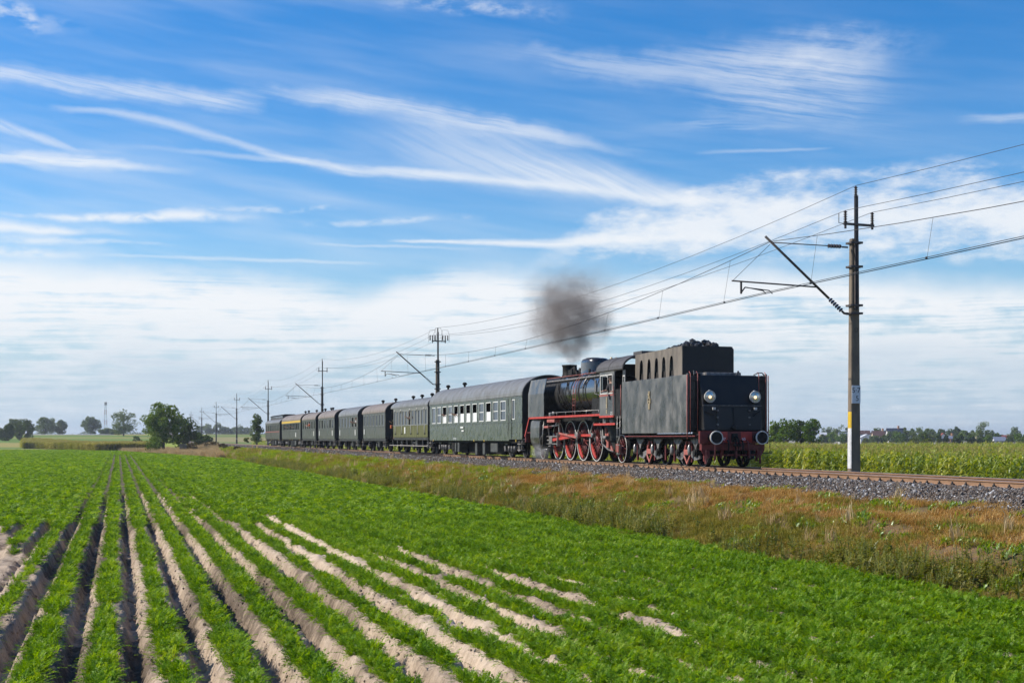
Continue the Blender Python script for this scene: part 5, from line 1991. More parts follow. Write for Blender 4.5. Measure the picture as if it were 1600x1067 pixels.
person('passenger in pink at a window of the yellow banded coach', at(-1.24, 176.0, 1.1), FACE_CAM, cloth('pink_top', (.55, .25, .22)), arms=((-.3, -.44, 1.36), (.3, -.42, 1.32)), elbows=((-.3, -.14, 1.2), (.3, -.12, 1.2)), lean=.1)
person('passenger in a pale blue shirt at a window of the yellow banded coach', at(-1.24, 170.0, 1.1), FACE_CAM, cloth('pale_blue_shirt', (.40, .48, .58)), arms=((-.3, -.44, 1.36), (.3, -.42, 1.32)), elbows=((-.3, -.14, 1.2), (.3, -.12, 1.2)), lean=.1)

# ================================================================== overhead line
M_conc = pmat('weathered_concrete', (.215, .165, .112), (.14, .11, .08), 3.0, .9, bump=.006, bscale=14, stretch=(1, 1, .3))
M_mast = pmat('steel_and_backlit_post', (.045, .038, .036), (.075, .055, .045), 5, .6)
M_insul = pmat('brown_porcelain', (.045, .03, .025), None, rough=.25)
M_wire = pmat('oxidised_copper_wire', (.045, .042, .042), None, rough=.5)
M_paintw = pmat('pole_white_paint', (.62, .62, .62), (.5, .5, .5), 8, .7)
M_painty = pmat('pole_yellow_paint', (.62, .40, .02), (.52, .34, .02), 8, .6)
M_sign = pmat('sign_enamel', (.66, .68, .72), (.58, .60, .64), 10, .5)
M_signink = pmat('sign_black', (.015, .015, .018), None, rough=.6)

POLE_X = 23.9
SPAN = 65.6
POLE_T = [43.75 + SPAN * i for i in range(-1, 8)]
Z0 = RAIL_TOP


def insulator(mb, p, h, r=.07, n=5):
    prof = []
    for k in range(n):
        z = h * k / n
        prof += [(r * .45, z), (r, z + h / n * .35), (r * .9, z + h / n * .5), (r * .45, z + h / n * .7)]
    prof += [(r * .4, h), (0, h)]
    mb.lathe(prof, p, 'z', 10)


def pole(t, label, top, arm_z, conc_top, style):
    gz = 1.06 if True else 0
    x = POLE_X
    root = empty('catenary_pole', (x, t, 0), label, 'catenary pole', 'catenary poles along the track')
    a = MB()
    w0, w1 = (.19, .135) if style != 'dark' else (.17, .12)
    d0, d1 = (.13, .10) if style != 'dark' else (.15, .11)
    a.add([(-w0, -d0, .85), (w0, -d0, .85), (w0, d0, .85), (-w0, d0, .85), (-w1, -d1, conc_top), (w1, -d1, conc_top), (w1, d1, conc_top), (-w1, d1, conc_top)],
          [(0, 3, 2, 1), (4, 5, 6, 7), (0, 1, 5, 4), (1, 2, 6, 5), (2, 3, 7, 6), (3, 0, 4, 7)])
    po = a.build('post', M_conc if style != 'dark' else M_mast, root, bevel=.025)  # far concrete posts take a dark colour for their backlit faces
    m = MB()
    mw = .055
    m.bx(-.06, -.02, -d1 - .10, -d1 - .02, conc_top - 2.4, top - .35)
    m.bx(.02, .06, -d1 - .10, -d1 - .02, conc_top - 2.4, conc_top + .4)
    m.bx(-.06, .06, -d1 - .085, -d1 - .035, conc_top - .1, top - .35)
    m.build('steel_mast', M_mast, root)
    c = MB()
    for zz in (conc_top - .15, conc_top - .95, conc_top - 2.25, 6.80):
        c.bx(-.22, .22, -.215, -.155, zz - .035, zz + .035)
        c.bx(-.22, .22, .13, .17, zz - .035, zz + .035)
        for s in (-1, 1):
            c.bx(s * .18, s * .215, -.21, .16, zz - .03, zz + .03)
    c.build('clamp_band', M_mast, root)
    ar = MB()
    ay = -d1 - .12
    ar.bar((-.50, ay, arm_z), (.62, ay, arm_z - .03), .075)
    for s in (-.44, .56):
        ar.bar((s, ay, arm_z - .16), (s, ay, arm_z + .04), .06)
    ar.build('cross_arm', M_mast, root)
    iz = MB()
    insulator(iz, (-.44, ay, arm_z + .04), .40)
    iz.build('insulator', M_insul, root)
    iz = MB()
    insulator(iz, (.56, ay, arm_z + .02), .40)
    iz.build('insulator', M_insul, root)
    iz = MB()
    insulator(iz, (-.02, -d1 - .06, top - .42), .38)
    iz.build('insulator', M_insul, root)
    if style == 'twin':
        g = MB()
        for s in (-.44, .56):
            for k in (-.2, .2):
                insulator(g, (s + k, ay, arm_z + .04), .40)
        g.build('insulator', M_insul, root)
        for s in (-.44, .56, 0):
            g = MB()
            g.tube([(s - .3, ay, (arm_z if s else top - .9) - .1), (s - .34, ay, (arm_z if s else top - .9) + .4), (s - .2, ay, (arm_z if s else top - .9) + .85), (s + .2, ay, (arm_z if s else top - .9) + .85), (s + .34, ay, (arm_z if s else top - .9) + .4), (s + .3, ay, (arm_z if s else top - .9) - .1)], .012, 5)
            g.build('arcing_horn', M_mast, root)
        g = MB()
        g.tube([(0, -.2, conc_top), (-.4, -.2, 1.3)], .014, 5)
        g.tube([(0, .2, conc_top), (.45, .2, 1.3)], .014, 5)
        g.build('guy_rod', M_mast, root)
    else:
        g = MB()
        g.tube([(-.44, ay, arm_z), (-.68, ay, arm_z + .02), (-.68, ay, arm_z + .34)], .014, 5)
        g.build('arcing_horn', M_mast, root)
    # cantilever: slanting strut out over the track, tie rod, registration tube and arms
    tip = Vector((-3.25, 0, 9.28)); foot = Vector((-.36, 0, 6.80))
    cl_ = MB()
    d = (tip - foot).normalized()
    cl_.tube([foot + d * .75, tip], .045, 8)
    cl_.tube([foot, foot + d * .12], .04, 8)
    cl_.bar((-.24, -.02, 6.80), foot, .07)
    cl_.build('cantilever_strut', M_mast, root)
    iz = MB()
    for k in range(6):
        q = foot + d * (.16 + k * .10)
        iz.tube([q, q + d * .05], [.085, .06], 10)
    iz.build('insulator', M_insul, root)
    ti = MB()
    a0 = foot + (tip - foot) * .94
    ti.tube([a0 + Vector((0, 0, -.04)), (-.95, 0, 9.05)], .018, 6)
    ti.bar((-.24, -.02, 9.02), (-.45, 0, 9.03), .05)
    ti.build('tie_rod', M_mast, root)
    iz = MB()
    for k in range(5):
        iz.tube([(-.95 + k * .10, 0, 9.045), (-.89 + k * .10, 0, 9.045)], [.075, .055], 10)
    iz.build('insulator', M_insul, root)
    b = foot + (tip - foot) * .345
    rt = MB()
    rt.tube([b, (-4.45, 0, 7.78)], .026, 7)
    rt.bx(-4.15, -4.09, -.02, .02, 7.36, 7.76)
    rt.build('registration_tube', M_mast, root)
    st = MB()
    st.tube([(-4.12, .03, 7.40), (-3.98, .03, 7.58), (-3.1, .03, 7.50), (-2.98, .03, 7.40)], .018, 6)
    st.tube([(-4.12, -.03, 7.40), (-3.98, -.03, 7.58), (-3.35, -.03, 7.48), (-3.24, -.03, 7.38)], .018, 6)
    st.build('steady_arm', M_mast, root)
    dw = MB()
    dw.tube([(-4.4, 0, 7.80), a0 + Vector((0, 0, -.1))], .008, 4)
    dw.build('hanger_wire', M_wire, root)
    return root


labels = ['concrete catenary pole standing behind the camera',
          'nearest concrete catenary pole with a white kilometre sign and yellow and white painted edge',
          'catenary pole with doubled insulators and guy rods behind the long dark green coach',
          'catenary pole rising behind the weathered green coaches',
          'catenary pole standing at the end of the last coach',
          'slim catenary pole beyond the last coach with a pale band near its foot',
          'far catenary pole standing beside the dark round bush',
          'farthest full catenary pole, its strut showing against the big tree', 'smallest catenary pole, half hidden by the big tree']
spec = [None, (11.1, 9.78, 9.32, 'plain'), (11.2, 10.15, 8.7, 'twin'), (12.3, 10.8, 8.9, 'dark'), (12.3, 10.8, 8.9, 'dark'), (12.1, 10.7, 8.9, 'dark'), (11.9, 10.5, 8.9, 'dark'), (11.9, 10.5, 8.9, 'dark'), (11.9, 10.5, 8.9, 'dark')]
poles = []
for i in range(1, 9):
    poles.append(pole(POLE_T[i], labels[i], *spec[i]))
p1 = poles[0]
# paint and sign on the nearest pole
def post_w(z): return .19 + (.135 - .19) * (z - .85) / (9.32 - .85)
def post_d(z): return .13 + (.10 - .13) * (z - .85) / (9.32 - .85)
for nm, z0, z1, m in (('white_mark', 1.6, 2.95, M_paintw), ('yellow_mark', 2.95, 3.50, M_painty)):
    b = MB()
    e = .004
    pts = []
    for z in (z0, z1):
        w, dd = post_w(z) + e, post_d(z) + e
        pts.append([(-w + .02, -dd, z), (-w, -dd + .03, z), (-w, dd - .03, z), (-w + .02, dd, z)])
    for k in range(3):
        b.quad(pts[0][k], pts[0][k + 1], pts[1][k + 1], pts[1][k])
    b.build(nm, m, p1)
sg = MB()
sg.bx(-.165, .155, -.165, -.145, 3.78, 4.38)
sgo = sg.build('kilometre_sign', M_sign, p1, bevel=.004)
text_mesh('lettering', '5·7', .25, M_signink, sgo, (-.01, -.167, 4.21), REAR_TXT, .002)
text_mesh('lettering', '5', .25, M_signink, sgo, (.03, -.167, 3.94), REAR_TXT, .002)
b = MB()
b.tube([(.02 + .06 * math.cos(a), -.135, 6.25 + .07 * math.sin(a)) for a in [k * math.pi / 6 for k in range(12)]], .008, 5, closed=True)
b.build('number_ring', M_mast, p1)
b = MB()
b.bx(-.175, .175, -.15, .15, 2.5, 2.62)
p5 = poles[4]
b.build('pale_band', M_paintw, p5)


# ---- wires
def sag_pts(a, b, sag, n=14):
    a, b = Vector(a), Vector(b)
    out = []
    for i in range(n + 1):
        u = i / n
        p = a.lerp(b, u)
        p.z -= sag * 4 * u * (1 - u)
        out.append(p)
    return out


line = empty('overhead_contact_line', (TRACK_X, POLE_T[1], 0), 'overhead contact wire hung on droppers from a sagging carrier wire above the track', 'overhead line')
cw, mw = MB(), MB()
NSP = len(POLE_T) - 1
def cx(i): return (POLE_X - 3.30 if i % 2 == 1 else POLE_X - 2.95) - TRACK_X
cz, mz = Z0 + 5.80, 9.12
y_off = POLE_T[1]
for i in range(NSP):
    ta, tb = POLE_T[i] - y_off, POLE_T[i + 1] - y_off
    cw.tube(sag_pts((cx(i), ta, cz), (cx(i + 1), tb, cz), .06, 6), .0125, 5, caps=False)
    cw.tube(sag_pts((cx(i) - .05, ta, cz + .03), (cx(i + 1) - .05, tb, cz + .03), .05, 6), .010, 5, caps=False) if i < 2 else None
    xm = POLE_X - 3.05 - TRACK_X
    mw.tube(sag_pts((xm, ta, mz), (xm, tb, mz), 1.30, 16), .011, 5, caps=False)
    nd = 10
    for k in range(nd):
        u = (k + .5) / nd
        y = ta + (tb - ta) * u
        zt = mz - 1.30 * 4 * u * (1 - u)
        xc = cx(i) + (cx(i + 1) - cx(i)) * u
        zb = cz - .06 * 4 * u * (1 - u)
        if zt - zb < .08:
            continue
        d = MB()
        d.tube([(xm, y, zt), (xc, y + RNG.uniform(-.12, .12), zb)], .0055, 4, caps=False)
        d.box((xc, y, zb + .03), (.04, .05, .07))
        d.build('dropper', M_wire, line)
cw.build('contact_wire', M_wire, line)
mw.build('carrier_wire', M_wire, line)
for nm, lab, xo, zf in (('power_line_wire', 'topmost thin power wire running from pole top to pole top', -.02, lambda i: (spec[max(i, 1)][0] - .02)),
                        ('power_line_wire', 'thin power wire on the track side insulators of the cross arms', -.44, lambda i: spec[max(i, 1)][1] + .44),
                        ('power_line_wire', 'thin power wire on the field side insulators of the cross arms', .56, lambda i: spec[max(i, 1)][1] + .42)):
    w = MB()
    for i in range(NSP):
        w.tube(sag_pts((POLE_X + xo, POLE_T[i] - .2, zf(i)), (POLE_X + xo, POLE_T[i + 1] - .2, zf(i + 1)), .92, 14), .0085, 4, caps=False)
    o = w.build(nm, M_wire, None)
    tag(o, lab, 'power line', 'thin power wires above the contact line')

# ================================================================== trees, bushes, houses far off
def leafset(name, cols, **k): return leaf_mat(name, cols, **k)


L_green = leafset('tree_leaf_green', [(.050, .098, .012), (.10, .17, .022), (.17, .235, .04)], trans=.3, scale=.25, vary=.2)
L_dark = leafset('tree_leaf_dark', [(.034, .065, .013), (.068, .11, .022), (.115, .16, .035)], trans=.25, scale=.25, vary=.2)
L_grey = leafset('tree_leaf_greygreen', [(.070, .11, .035), (.12, .168, .055), (.19, .235, .09)], trans=.3, scale=.25, vary=.2)
L_yell = leafset('bush_leaf_yellowgreen', [(.07, .10, .012), (.12, .15, .02), (.18, .19, .04)], trans=.3, scale=.4, vary=.2)
L_brown = leafset('dry_shrub', [(.07, .055, .02), (.12, .095, .035), (.17, .14, .055)], trans=.2, scale=.6, vary=.2)
M_bark = pmat('bark', (.085, .065, .05), (.05, .04, .032), 5, .9)


def tree(label, x, D, ytop, ybase, wpx, leaf, *, kind='tree', clumps=26, leaves=70, group=None, low=.16, shape=1.0, lsize=None, seed=None, depth=1.0, gap=.0, trunk=True, spire=0.0):
    """A tree seen at column x: crown of many leaf clumps round a branching trunk."""
    r = np.random.default_rng(int(x * 13 + D) if seed is None else seed)
    p = place(x, D)
    gz = float(ground_z(p.x, p.y))
    H = max(height(ytop, D) - gz, .55)
    W = wpx / F_PX * D
    root = empty(kind, (p.x, p.y, gz), label, {'tree': 'tree', 'bush': 'bush', 'hedge_bush': 'bush', 'conifer': 'tree'}.get(kind, 'tree'), group)
    ls = lsize or max(.16, D / F_PX * 1.25)
    zc = H * (1 + low) / 2
    hz = H * (1 - low) / 2
    cs = []
    tries = 0
    clumps = int(clumps * 1.35)
    while len(cs) < clumps and tries < clumps * 40:
        tries += 1
        v = r.normal(size=3)
        v /= np.linalg.norm(v)
        rad = r.uniform(.25, .80) ** .7
        c = v * rad
        z = c[2]
        wz = 1.0 - spire * (z + 1) / 2
        if shape < 1 and z < 0:
            wz *= 1 - (1 - shape) * -z
        cs.append((c[0] * W / 2 * wz, c[1] * W / 2 * depth * wz, zc + z * hz, wz))
    cr = np.array(cs)
    n = int(leaves * .95)
    cl_r = .5 * (W / 2 * hz * W / 2 * 2.6 / max(clumps, 1)) ** (1 / 3) * 1.55
    V, F = [], []
    pts = []
    for c in cr:
        rr = cl_r * r.uniform(.65, 1.25)
        k = int(n * r.uniform(.7, 1.2))
        d = r.normal(size=(k, 3))
        d /= np.linalg.norm(d, axis=1)[:, None]
        d *= (r.uniform(.25, 1.0, k) ** .45)[:, None] * rr
        d[:, 2] *= .72
        pts.append(c[:3] + d)
    pts = np.concatenate(pts)
    pts = pts[pts[:, 2] > .02 * H]
    k = len(pts)
    a = r.normal(size=(k, 3)); a /= np.linalg.norm(a, axis=1)[:, None]
    b = np.cross(a, r.normal(size=(k, 3))); b /= np.linalg.norm(b, axis=1)[:, None]
    s = ls * r.uniform(.6, 1.25, k)[:, None]
    q = np.stack([pts - a * s, pts + b * s * .62, pts + a * s, pts - b * s * .62], 1).reshape(-1, 3)
    me = bpy.data.meshes.new('crown')
    me.vertices.add(4 * k)
    me.vertices.foreach_set('co', q.astype(np.float32).ravel())
    me.loops.add(4 * k)
    me.loops.foreach_set('vertex_index', np.arange(4 * k, dtype=np.int32))
    me.polygons.add(k)
    me.polygons.foreach_set('loop_start', np.arange(0, 4 * k, 4, dtype=np.int32))
    me.materials.append(leaf)
    me.update(calc_edges=True)
    if trunk:
        link_mesh('crown', me, root)
        t = MB()
        tr = max(.06, H * .022)
        t.tube([(0, 0, -.3), (tr * .4, 0, H * .18), (-tr * .3, tr * .3, H * .42), (0, 0, H * .75)], [tr * 1.3, tr, tr * .75, tr * .2], 7)
        for i in range(min(9, len(cr))):
            c = cr[i]
            z0 = H * r.uniform(.15, .45)
            m = Vector((c[0] * .45, c[1] * .45, (z0 + c[2]) / 2 - .05 * H))
            t.tube([(0, 0, z0), m, (c[0], c[1], c[2])], [tr * .5, tr * .35, tr * .1], 5)
        t.build('trunk', M_bark, root)
    else:
        link_mesh('foliage', me, root)
    return root


# the big tree and what stands round it
tree('largest tree, broad and green, at the corner of the carrot field', 255, 254, 624, 708, 78, L_green, clumps=62, leaves=110, low=.13, lsize=.20, seed=5, shape=.8)
tree('darker tree leaning out of the right side of the largest tree', 288, 266, 647, 700, 46, L_dark, clumps=34, leaves=90, low=.06, lsize=.20, seed=8)
tree('low bush at the foot of the largest tree', 243, 250, 683, 706, 30, L_green, kind='bush', clumps=14, leaves=70, low=.0, lsize=.16, trunk=False, seed=3)
tree('dark round bush by the far catenary poles', 315, 300, 675, 697, 34, L_dark, kind='bush', clumps=20, leaves=80, low=.0, lsize=.2, trunk=False, seed=4)
for i, (x, D, yt, w) in enumerate(((336, 262, 690, 17), (347, 255, 693, 14), (352, 240, 697, 12), (326, 270, 693, 15), (302, 262, 689, 20), (372, 215, 707, 16))):
    tree(('brownish shrub on the bank below the far poles', 'brown shrub right of the tallest bank shrub', 'small brown shrub where the bank meets the track', 'olive shrub left of the tallest bank shrub',
          'brown undergrowth shrub beside the white block', 'low dry shrub part way down the bank')[i], x, D, yt, 705, w, L_brown, kind='bush', clumps=10, leaves=60, low=.0, lsize=.16, trunk=False, group='dry shrubs on the far bank')
tree('slender grey green tree beside the last catenary pole of the train', 401, 262, 644, 694, 27, L_grey, clumps=24, leaves=80, low=.06, spire=.72, lsize=.19, seed=14)
tree('pale small shrub left of the slender tree', 386, 270, 683, 694, 10, L_yell, kind='bush', clumps=7, leaves=40, low=.1, trunk=False)
# rows of trees at the left horizon
G = 'trees along the left horizon'
for i, (x, D, yt, w, leaf, lab) in enumerate((
        (3, 520, 668, 16, L_dark, 'dark tree cut by the left edge of the picture'),
        (14, 520, 660, 17, L_dark, 'dark narrow tree second from the left edge'),
        (24, 620, 651, 26, L_grey, 'hazy taller tree behind the dark trees at the left edge'),
        (31, 515, 656, 17, L_dark, 'dark tree in the middle of the left clump'),
        (43, 510, 653, 21, L_dark, 'dark rounded tree at the right end of the left clump'),
        (71, 790, 649, 34, L_grey, 'large hazy tree left of its twin behind the long greenhouse'),
        (93, 800, 654, 24, L_grey, 'smaller hazy tree touching the large one behind the greenhouse'),
        (142, 810, 650, 29, L_grey, 'lone round hazy tree between the greenhouse trees and the mast'),
        (193, 620, 639, 42, L_grey, 'tall grey green poplar like tree right of the mast'),
        (165, 760, 668, 24, L_grey, 'low hazy bushy tree at the foot of the mast'),
        (180, 700, 672, 18, L_grey, 'small hazy tree under the tall grey green tree'))):
    tree(lab, x, D, yt, 684, w * 1.08, leaf, clumps=38, leaves=72, low=-.06, group=G, shape=.85)
tree('small round bush between the tall grey tree and the largest tree', 214, 420, 679, 690, 15, L_dark, kind='bush', clumps=10, leaves=60, low=0, trunk=False)
tree('tiny dark bush standing in the yellow maize at the left', 38, 420, 690.5, 695, 7, L_dark, kind='bush', clumps=6, leaves=50, low=0, trunk=False)
tree('low dark hedge under the trees at the left edge', 9, 505, 685, 692, 20, L_dark, kind='bush', clumps=12, leaves=50, low=0, trunk=False)
G = 'far hazy wood behind the poles'
for i, (x, yt, w) in enumerate(((312, 664, 20), (326, 661, 20), (340, 659, 20), (352, 667, 18), (362, 669, 14), (372, 663, 22), (388, 667, 16))):
    tree(('first', 'second', 'third', 'fourth', 'fifth', 'sixth', 'seventh')[i] + ' tree from the left in the far wood behind the poles', x, 1150, yt, 681, w, L_grey, clumps=18, leaves=45, low=.0, group=G)
# right side: the grove next to the tender
G = 'grove right of the tender'
for lab, x, yt, w, D, leaf in (('grove tree half hidden by the tender', 1212, 656, 26, 262, L_green), ('tallest left tree of the grove', 1230, 650, 36, 258, L_green), ('round topped grove tree in the middle', 1251, 652, 26, 262, L_dark), ('rightmost grove tree with spreading tiers', 1268, 650, 32, 256, L_green)):
    tree(lab, x, D, yt, 706, w, leaf, clumps=32, leaves=70, low=.05, group=G, lsize=.20)
G = 'trees of the village beyond the maize'
vil = [(1292, 664, 16, 760, L_grey, 'pale tree right of the grove'), (1310, 662, 20, 740, L_grey, 'tall pale tree left of the nearest pole'), (1299, 674, 18, 640, L_green, 'low green tree before the pale trees by the grove'),
       (1287, 678, 14, 620, L_dark, 'dark bushy tree touching the grove'), (1316, 675, 22, 620, L_green, 'broad low green tree just left of the nearest pole'), (1324, 667, 10, 720, L_dark, 'narrow dark tree hidden partly by the nearest pole'),
       (1371, 663, 14, 700, L_dark, 'dark round tree over the brown roof'), (1352, 683, 10, 610, L_yell, 'little bush right of the nearest pole'), (1365, 680, 16, 600, L_grey, 'pale bush before the white gable'), (1382, 677, 13, 600, L_dark, 'dark pointed tree before the blue roof'),
       (1396, 672, 22, 590, L_grey, 'wide pale tree right of the blue roof'), (1413, 666, 16, 660, L_grey, 'taller pale tree beyond the wide pale one'), (1408, 675, 20, 580, L_green, 'green tree under the taller pale tree'), (1424, 667, 12, 680, L_grey, 'slim pale tree in the middle of the village'),
       (1436, 665, 24, 640, L_grey, 'broad willow like pale tree'), (1452, 668, 22, 620, L_grey, 'silver green tree beside the red gable'), (1457, 666, 10, 800, L_dark, 'small dark tree top over the silver tree'), (1471, 667, 13, 760, L_dark, 'dark round tree above the red gable'),
       (1483, 670, 16, 720, L_grey, 'pale low tree behind the orange chimney'), (1495, 665, 14, 740, L_dark, 'dark peaked tree right of the orange chimney'), (1508, 671, 16, 700, L_green, 'green tree before the tall lone one'), (1520, 672, 14, 680, L_grey, 'pale tree at the foot of the tall lone one'),
       (1534, 655, 27, 540, L_grey, 'tall lone tree towering over the village'), (1550, 671, 9, 700, L_grey, 'thin pale tree right of the tall lone one'), (1559, 675, 12, 680, L_dark, 'dark tree over the grey blue roof'), (1567, 676, 6, 680, L_dark, 'tiny dark fir beside the grey blue roof'),
       (1585, 667, 18, 720, L_grey, 'round pale tree near the right edge'), (1594, 675, 22, 520, L_green, 'bright green tree at the right edge'), (1577, 681, 14, 560, L_dark, 'dark bush before the round pale tree'),
       (1443, 673, 14, 470, L_dark, 'dark dead looking tree before the willow'), (1429, 684, 14, 430, L_yell, 'yellow green bush at the maize edge'), (1451, 685, 16, 420, L_yell, 'second yellow green bush at the maize edge'),
       (1467, 677, 8, 480, L_dark, 'dark cypress like bush left of the orange chimney'), (1478, 678, 7, 480, L_dark, 'dark narrow bush under the red gable'), (1493, 677, 8, 480, L_dark, 'dark upright bush before the peaked tree'), (1501, 678, 8, 480, L_dark, 'twin dark upright bush right of it'),
       (1517, 678, 14, 480, L_dark, 'broad dark bush before the beige house'), (1531, 683, 10, 480, L_dark, 'small dark bush under the tall lone tree'), (1543, 680, 16, 500, L_green, 'green bush right of the tall lone tree')]
for x, yt, w, D, leaf, lab in vil:
    tree(lab, x, D, yt, 690, w * 1.2, leaf, clumps=24, leaves=60, low=.0, group=G, kind='bush' if 'bush' in lab else 'tree', trunk='bush' not in lab)

# ---- village houses
M_wallw = pmat('white_render', (.70, .69, .66), (.60, .59, .56), 2, .8)
M_wallb = pmat('beige_render', (.50, .40, .28), (.42, .34, .24), 2, .8)
M_wallo = pmat('orange_render', (.55, .28, .13), (.48, .24, .11), 2, .8)
M_rred = pmat('red_tile_roof', (.26, .055, .035), (.20, .045, .03), 3, .8)
M_rbrn = pmat('brown_tile_roof', (.10, .045, .035), (.075, .035, .03), 3, .8)
M_rblu = pmat('dark_blue_roof', (.022, .032, .055), (.03, .04, .06), 3, .6)
M_rgry = pmat('grey_blue_roof', (.22, .25, .32), (.18, .20, .26), 3, .6)
M_rwht = pmat('white_sheet_roof', (.66, .67, .69), (.58, .59, .61), 3, .5)


def house(label, x, D, wpx, yeave, yridge, wall, roof, along=True, chimney=None, ybase=692):
    p = place(x, D)
    gz = float(ground_z(p.x, p.y))
    W = wpx / F_PX * D
    he, hr = max(1.5, height(yeave, D) - gz), height(yridge, D) - gz
    root = empty('house', (p.x, p.y, gz), label, 'house', 'village houses beyond the maize', -ALPHA)
    dp = W * .75
    w = MB()
    w.bx(-W / 2, W / 2, -dp / 2, dp / 2, -1, he)
    if not along:
        w.prism([(-W / 2, he), (W / 2, he), (0, hr - .1)], 'y', -dp / 2 + .02, dp / 2 - .02)
    else:
        w.prism([(-dp / 2, he), (dp / 2, he), (0, hr - .1)], 'x', -W / 2 + .02, W / 2 - .02)
    w.build('wall', wall, root)
    r = MB()
    o = .35
    t = .22
    if along:
        prof = [(-dp / 2 - o, he - .15), (0, hr), (dp / 2 + o, he - .15), (dp / 2 + o, he - .15 + t), (0, hr + t), (-dp / 2 - o, he - .15 + t)]
        r.prism(prof, 'x', -W / 2 - o, W / 2 + o)
    else:
        prof = [(-W / 2 - o, he - .15), (0, hr), (W / 2 + o, he - .15), (W / 2 + o, he - .15 + t), (0, hr + t), (-W / 2 - o, he - .15 + t)]
        r.prism(prof, 'y', -dp / 2 - o, dp / 2 + o)
    ro = r.build('roof', roof, root)
    if chimney:
        c = MB()
        c.bx(W * .18, W * .18 + .8, -.4, .4, hr - 1.2, hr + 1.3)
        c.build('chimney', chimney, ro)
    for k in (-.25, .2):
        q = MB()
        q.bx(W * k - .5, W * k + .5, -dp / 2 - .03, -dp / 2 + .02, he * .42, he * .42 + 1.2)
        qo = q.build('window', M_glass, root)
        q = MB()
        q.bx(W * k - .58, W * k + .58, -dp / 2 - .06, -dp / 2 - .031, he * .42 - .1, he * .42)
        q.build('sill', M_wallw, qo)
    return root


house('white gabled building with a pale sheet roof just right of the nearest pole', 1353, 640, 20, 684, 679, M_wallw, M_rwht, along=False)
house('house with a long dark red roof behind the white gable', 1349, 720, 18, 678, 673, M_wallw, M_rbrn)
house('house with a brown tiled roof beside the white gable', 1374, 690, 22, 681, 673.5, M_wallb, M_rbrn, chimney=M_wallo)
house('tall building with a dark blue roof in the village', 1398, 660, 24, 679, 669.5, M_wallw, M_rblu, chimney=M_wallo)
house('little house with a red roof and a white gable end', 1473, 610, 9, 682, 677, M_wallw, M_rred, along=False)
house('low house with an orange chimney between the dark bushes', 1484, 640, 12, 685, 681, M_wallo, M_rgry, chimney=M_wallo)
house('beige house wall behind the broad dark bush', 1529, 620, 9, 680, 677, M_wallb, M_rbrn)
house('low building with a grey blue roof near the right edge', 1561, 600, 17, 690, 683, M_wallw, M_rgry)
house('orange house wall beside the grey blue roof', 1571, 640, 9, 683, 680.5, M_wallo, M_rred)
house('pale flat house between the grove and the nearest pole', 1317, 690, 12, 679, 676, M_wallw, M_rgry)
house('pale house end showing beside the grove', 1286, 720, 9, 679, 676, M_wallb, M_rwht)

# ---- long white greenhouse and the mast at the left
p = place(112, 660)
gz = float(ground_z(p.x, p.y))
gh = empty('greenhouse', (p.x, p.y, gz), 'long low white greenhouse tunnel at the left horizon', 'greenhouse', None, -ALPHA)
g = MB()
Lg = 126 / F_PX * 660
hz_ = height(678.4, 660) - gz
g.prism([(-4, 0), (-4, hz_ * .55), (-2.2, hz_ * .92), (0, hz_), (2.2, hz_ * .92), (4, hz_ * .55), (4, 0)], 'x', -Lg / 2, Lg / 2)
g.build('cover', M_rwht, gh)
g = MB()
for k in range(14):
    xx = -Lg / 2 + Lg * (k + .5) / 14
    g.bx(xx - .08, xx + .08, -4.05, -3.95, 0, hz_ * .55)
g.build('hoop', M_mast, gh)
p = place(165, 900)
gz = float(ground_z(p.x, p.y))
mast = empty('lattice_mast', (p.x, p.y, gz), 'slim red and white lattice radio mast at the left horizon', 'radio mast')
Hm = height(628, 900) - gz
m = MB()
M_mr = pmat('mast_red_paint', (.32, .09, .07), None, rough=.6)
segs = 12
def leg(k, z): 
    w = .95 - .55 * z / Hm
    return Vector((w * (1 if k in (0, 1) else -1), w * (1 if k in (1, 2) else -1), z))
for par, mm in ((0, M_mr), (1, M_paintw)):
    m = MB()
    for j in range(segs):
        if (j // 2) % 2 != par:
            continue
        z0, z1 = Hm * .92 * j / segs, Hm * .92 * (j + 1) / segs
        for k in range(4):
            m.bar(leg(k, z0), leg(k, z1), .20)
            m.bar(leg(k, z0), leg((k + 1) % 4, z1), .10)
            m.bar(leg((k + 1) % 4, z0), leg(k, z1), .10)
    m.build('lattice', mm, mast)
m = MB()
m.cyl((0, 0, Hm * .92), (0, 0, Hm), .12, n=8)
for k in range(3):
    a = k * 2.1
    m.box((.6 * math.cos(a), .6 * math.sin(a), Hm * .95), (.5, .5, 2.0), (0, 0, a))
m.build('antenna', M_mast, mast)
# small things by the far end of the line
p = place(294.5, 268)
gz = float(ground_z(p.x, p.y))
sgn = empty('trackside_sign', (p.x, p.y, gz), 'small blue sign on a post between the largest tree and the poles', 'sign', None, -ALPHA)
m = MB(); m.cyl((0, 0, 0), (0, 0, height(687, 268) - gz), .05, n=6); m.build('post', M_mast, sgn)
m = MB(); m.bx(-.28, .28, -.03, .03, height(687, 268) - gz - .1, height(683.5, 268) - gz); m.build('panel', pmat('sign_blue', (.06, .22, .48), None, rough=.5), sgn, bevel=.01)
p = place(286, 250)
gz = float(ground_z(p.x, p.y))
m = MB(); m.prism([(-.55, 0), (.55, 0), (.5, max(.3, height(693.5, 250) - gz)), (-.55, max(.35, height(693, 250) - gz))], 'y', -.4, .4)
o = m.build('concrete_block', M_conc, None, bevel=.03)
o.location = (p.x, p.y, gz); o.rotation_euler = (0, 0, -ALPHA)
tag(o, 'pale concrete block in the dry grass beside the largest tree', 'concrete block')

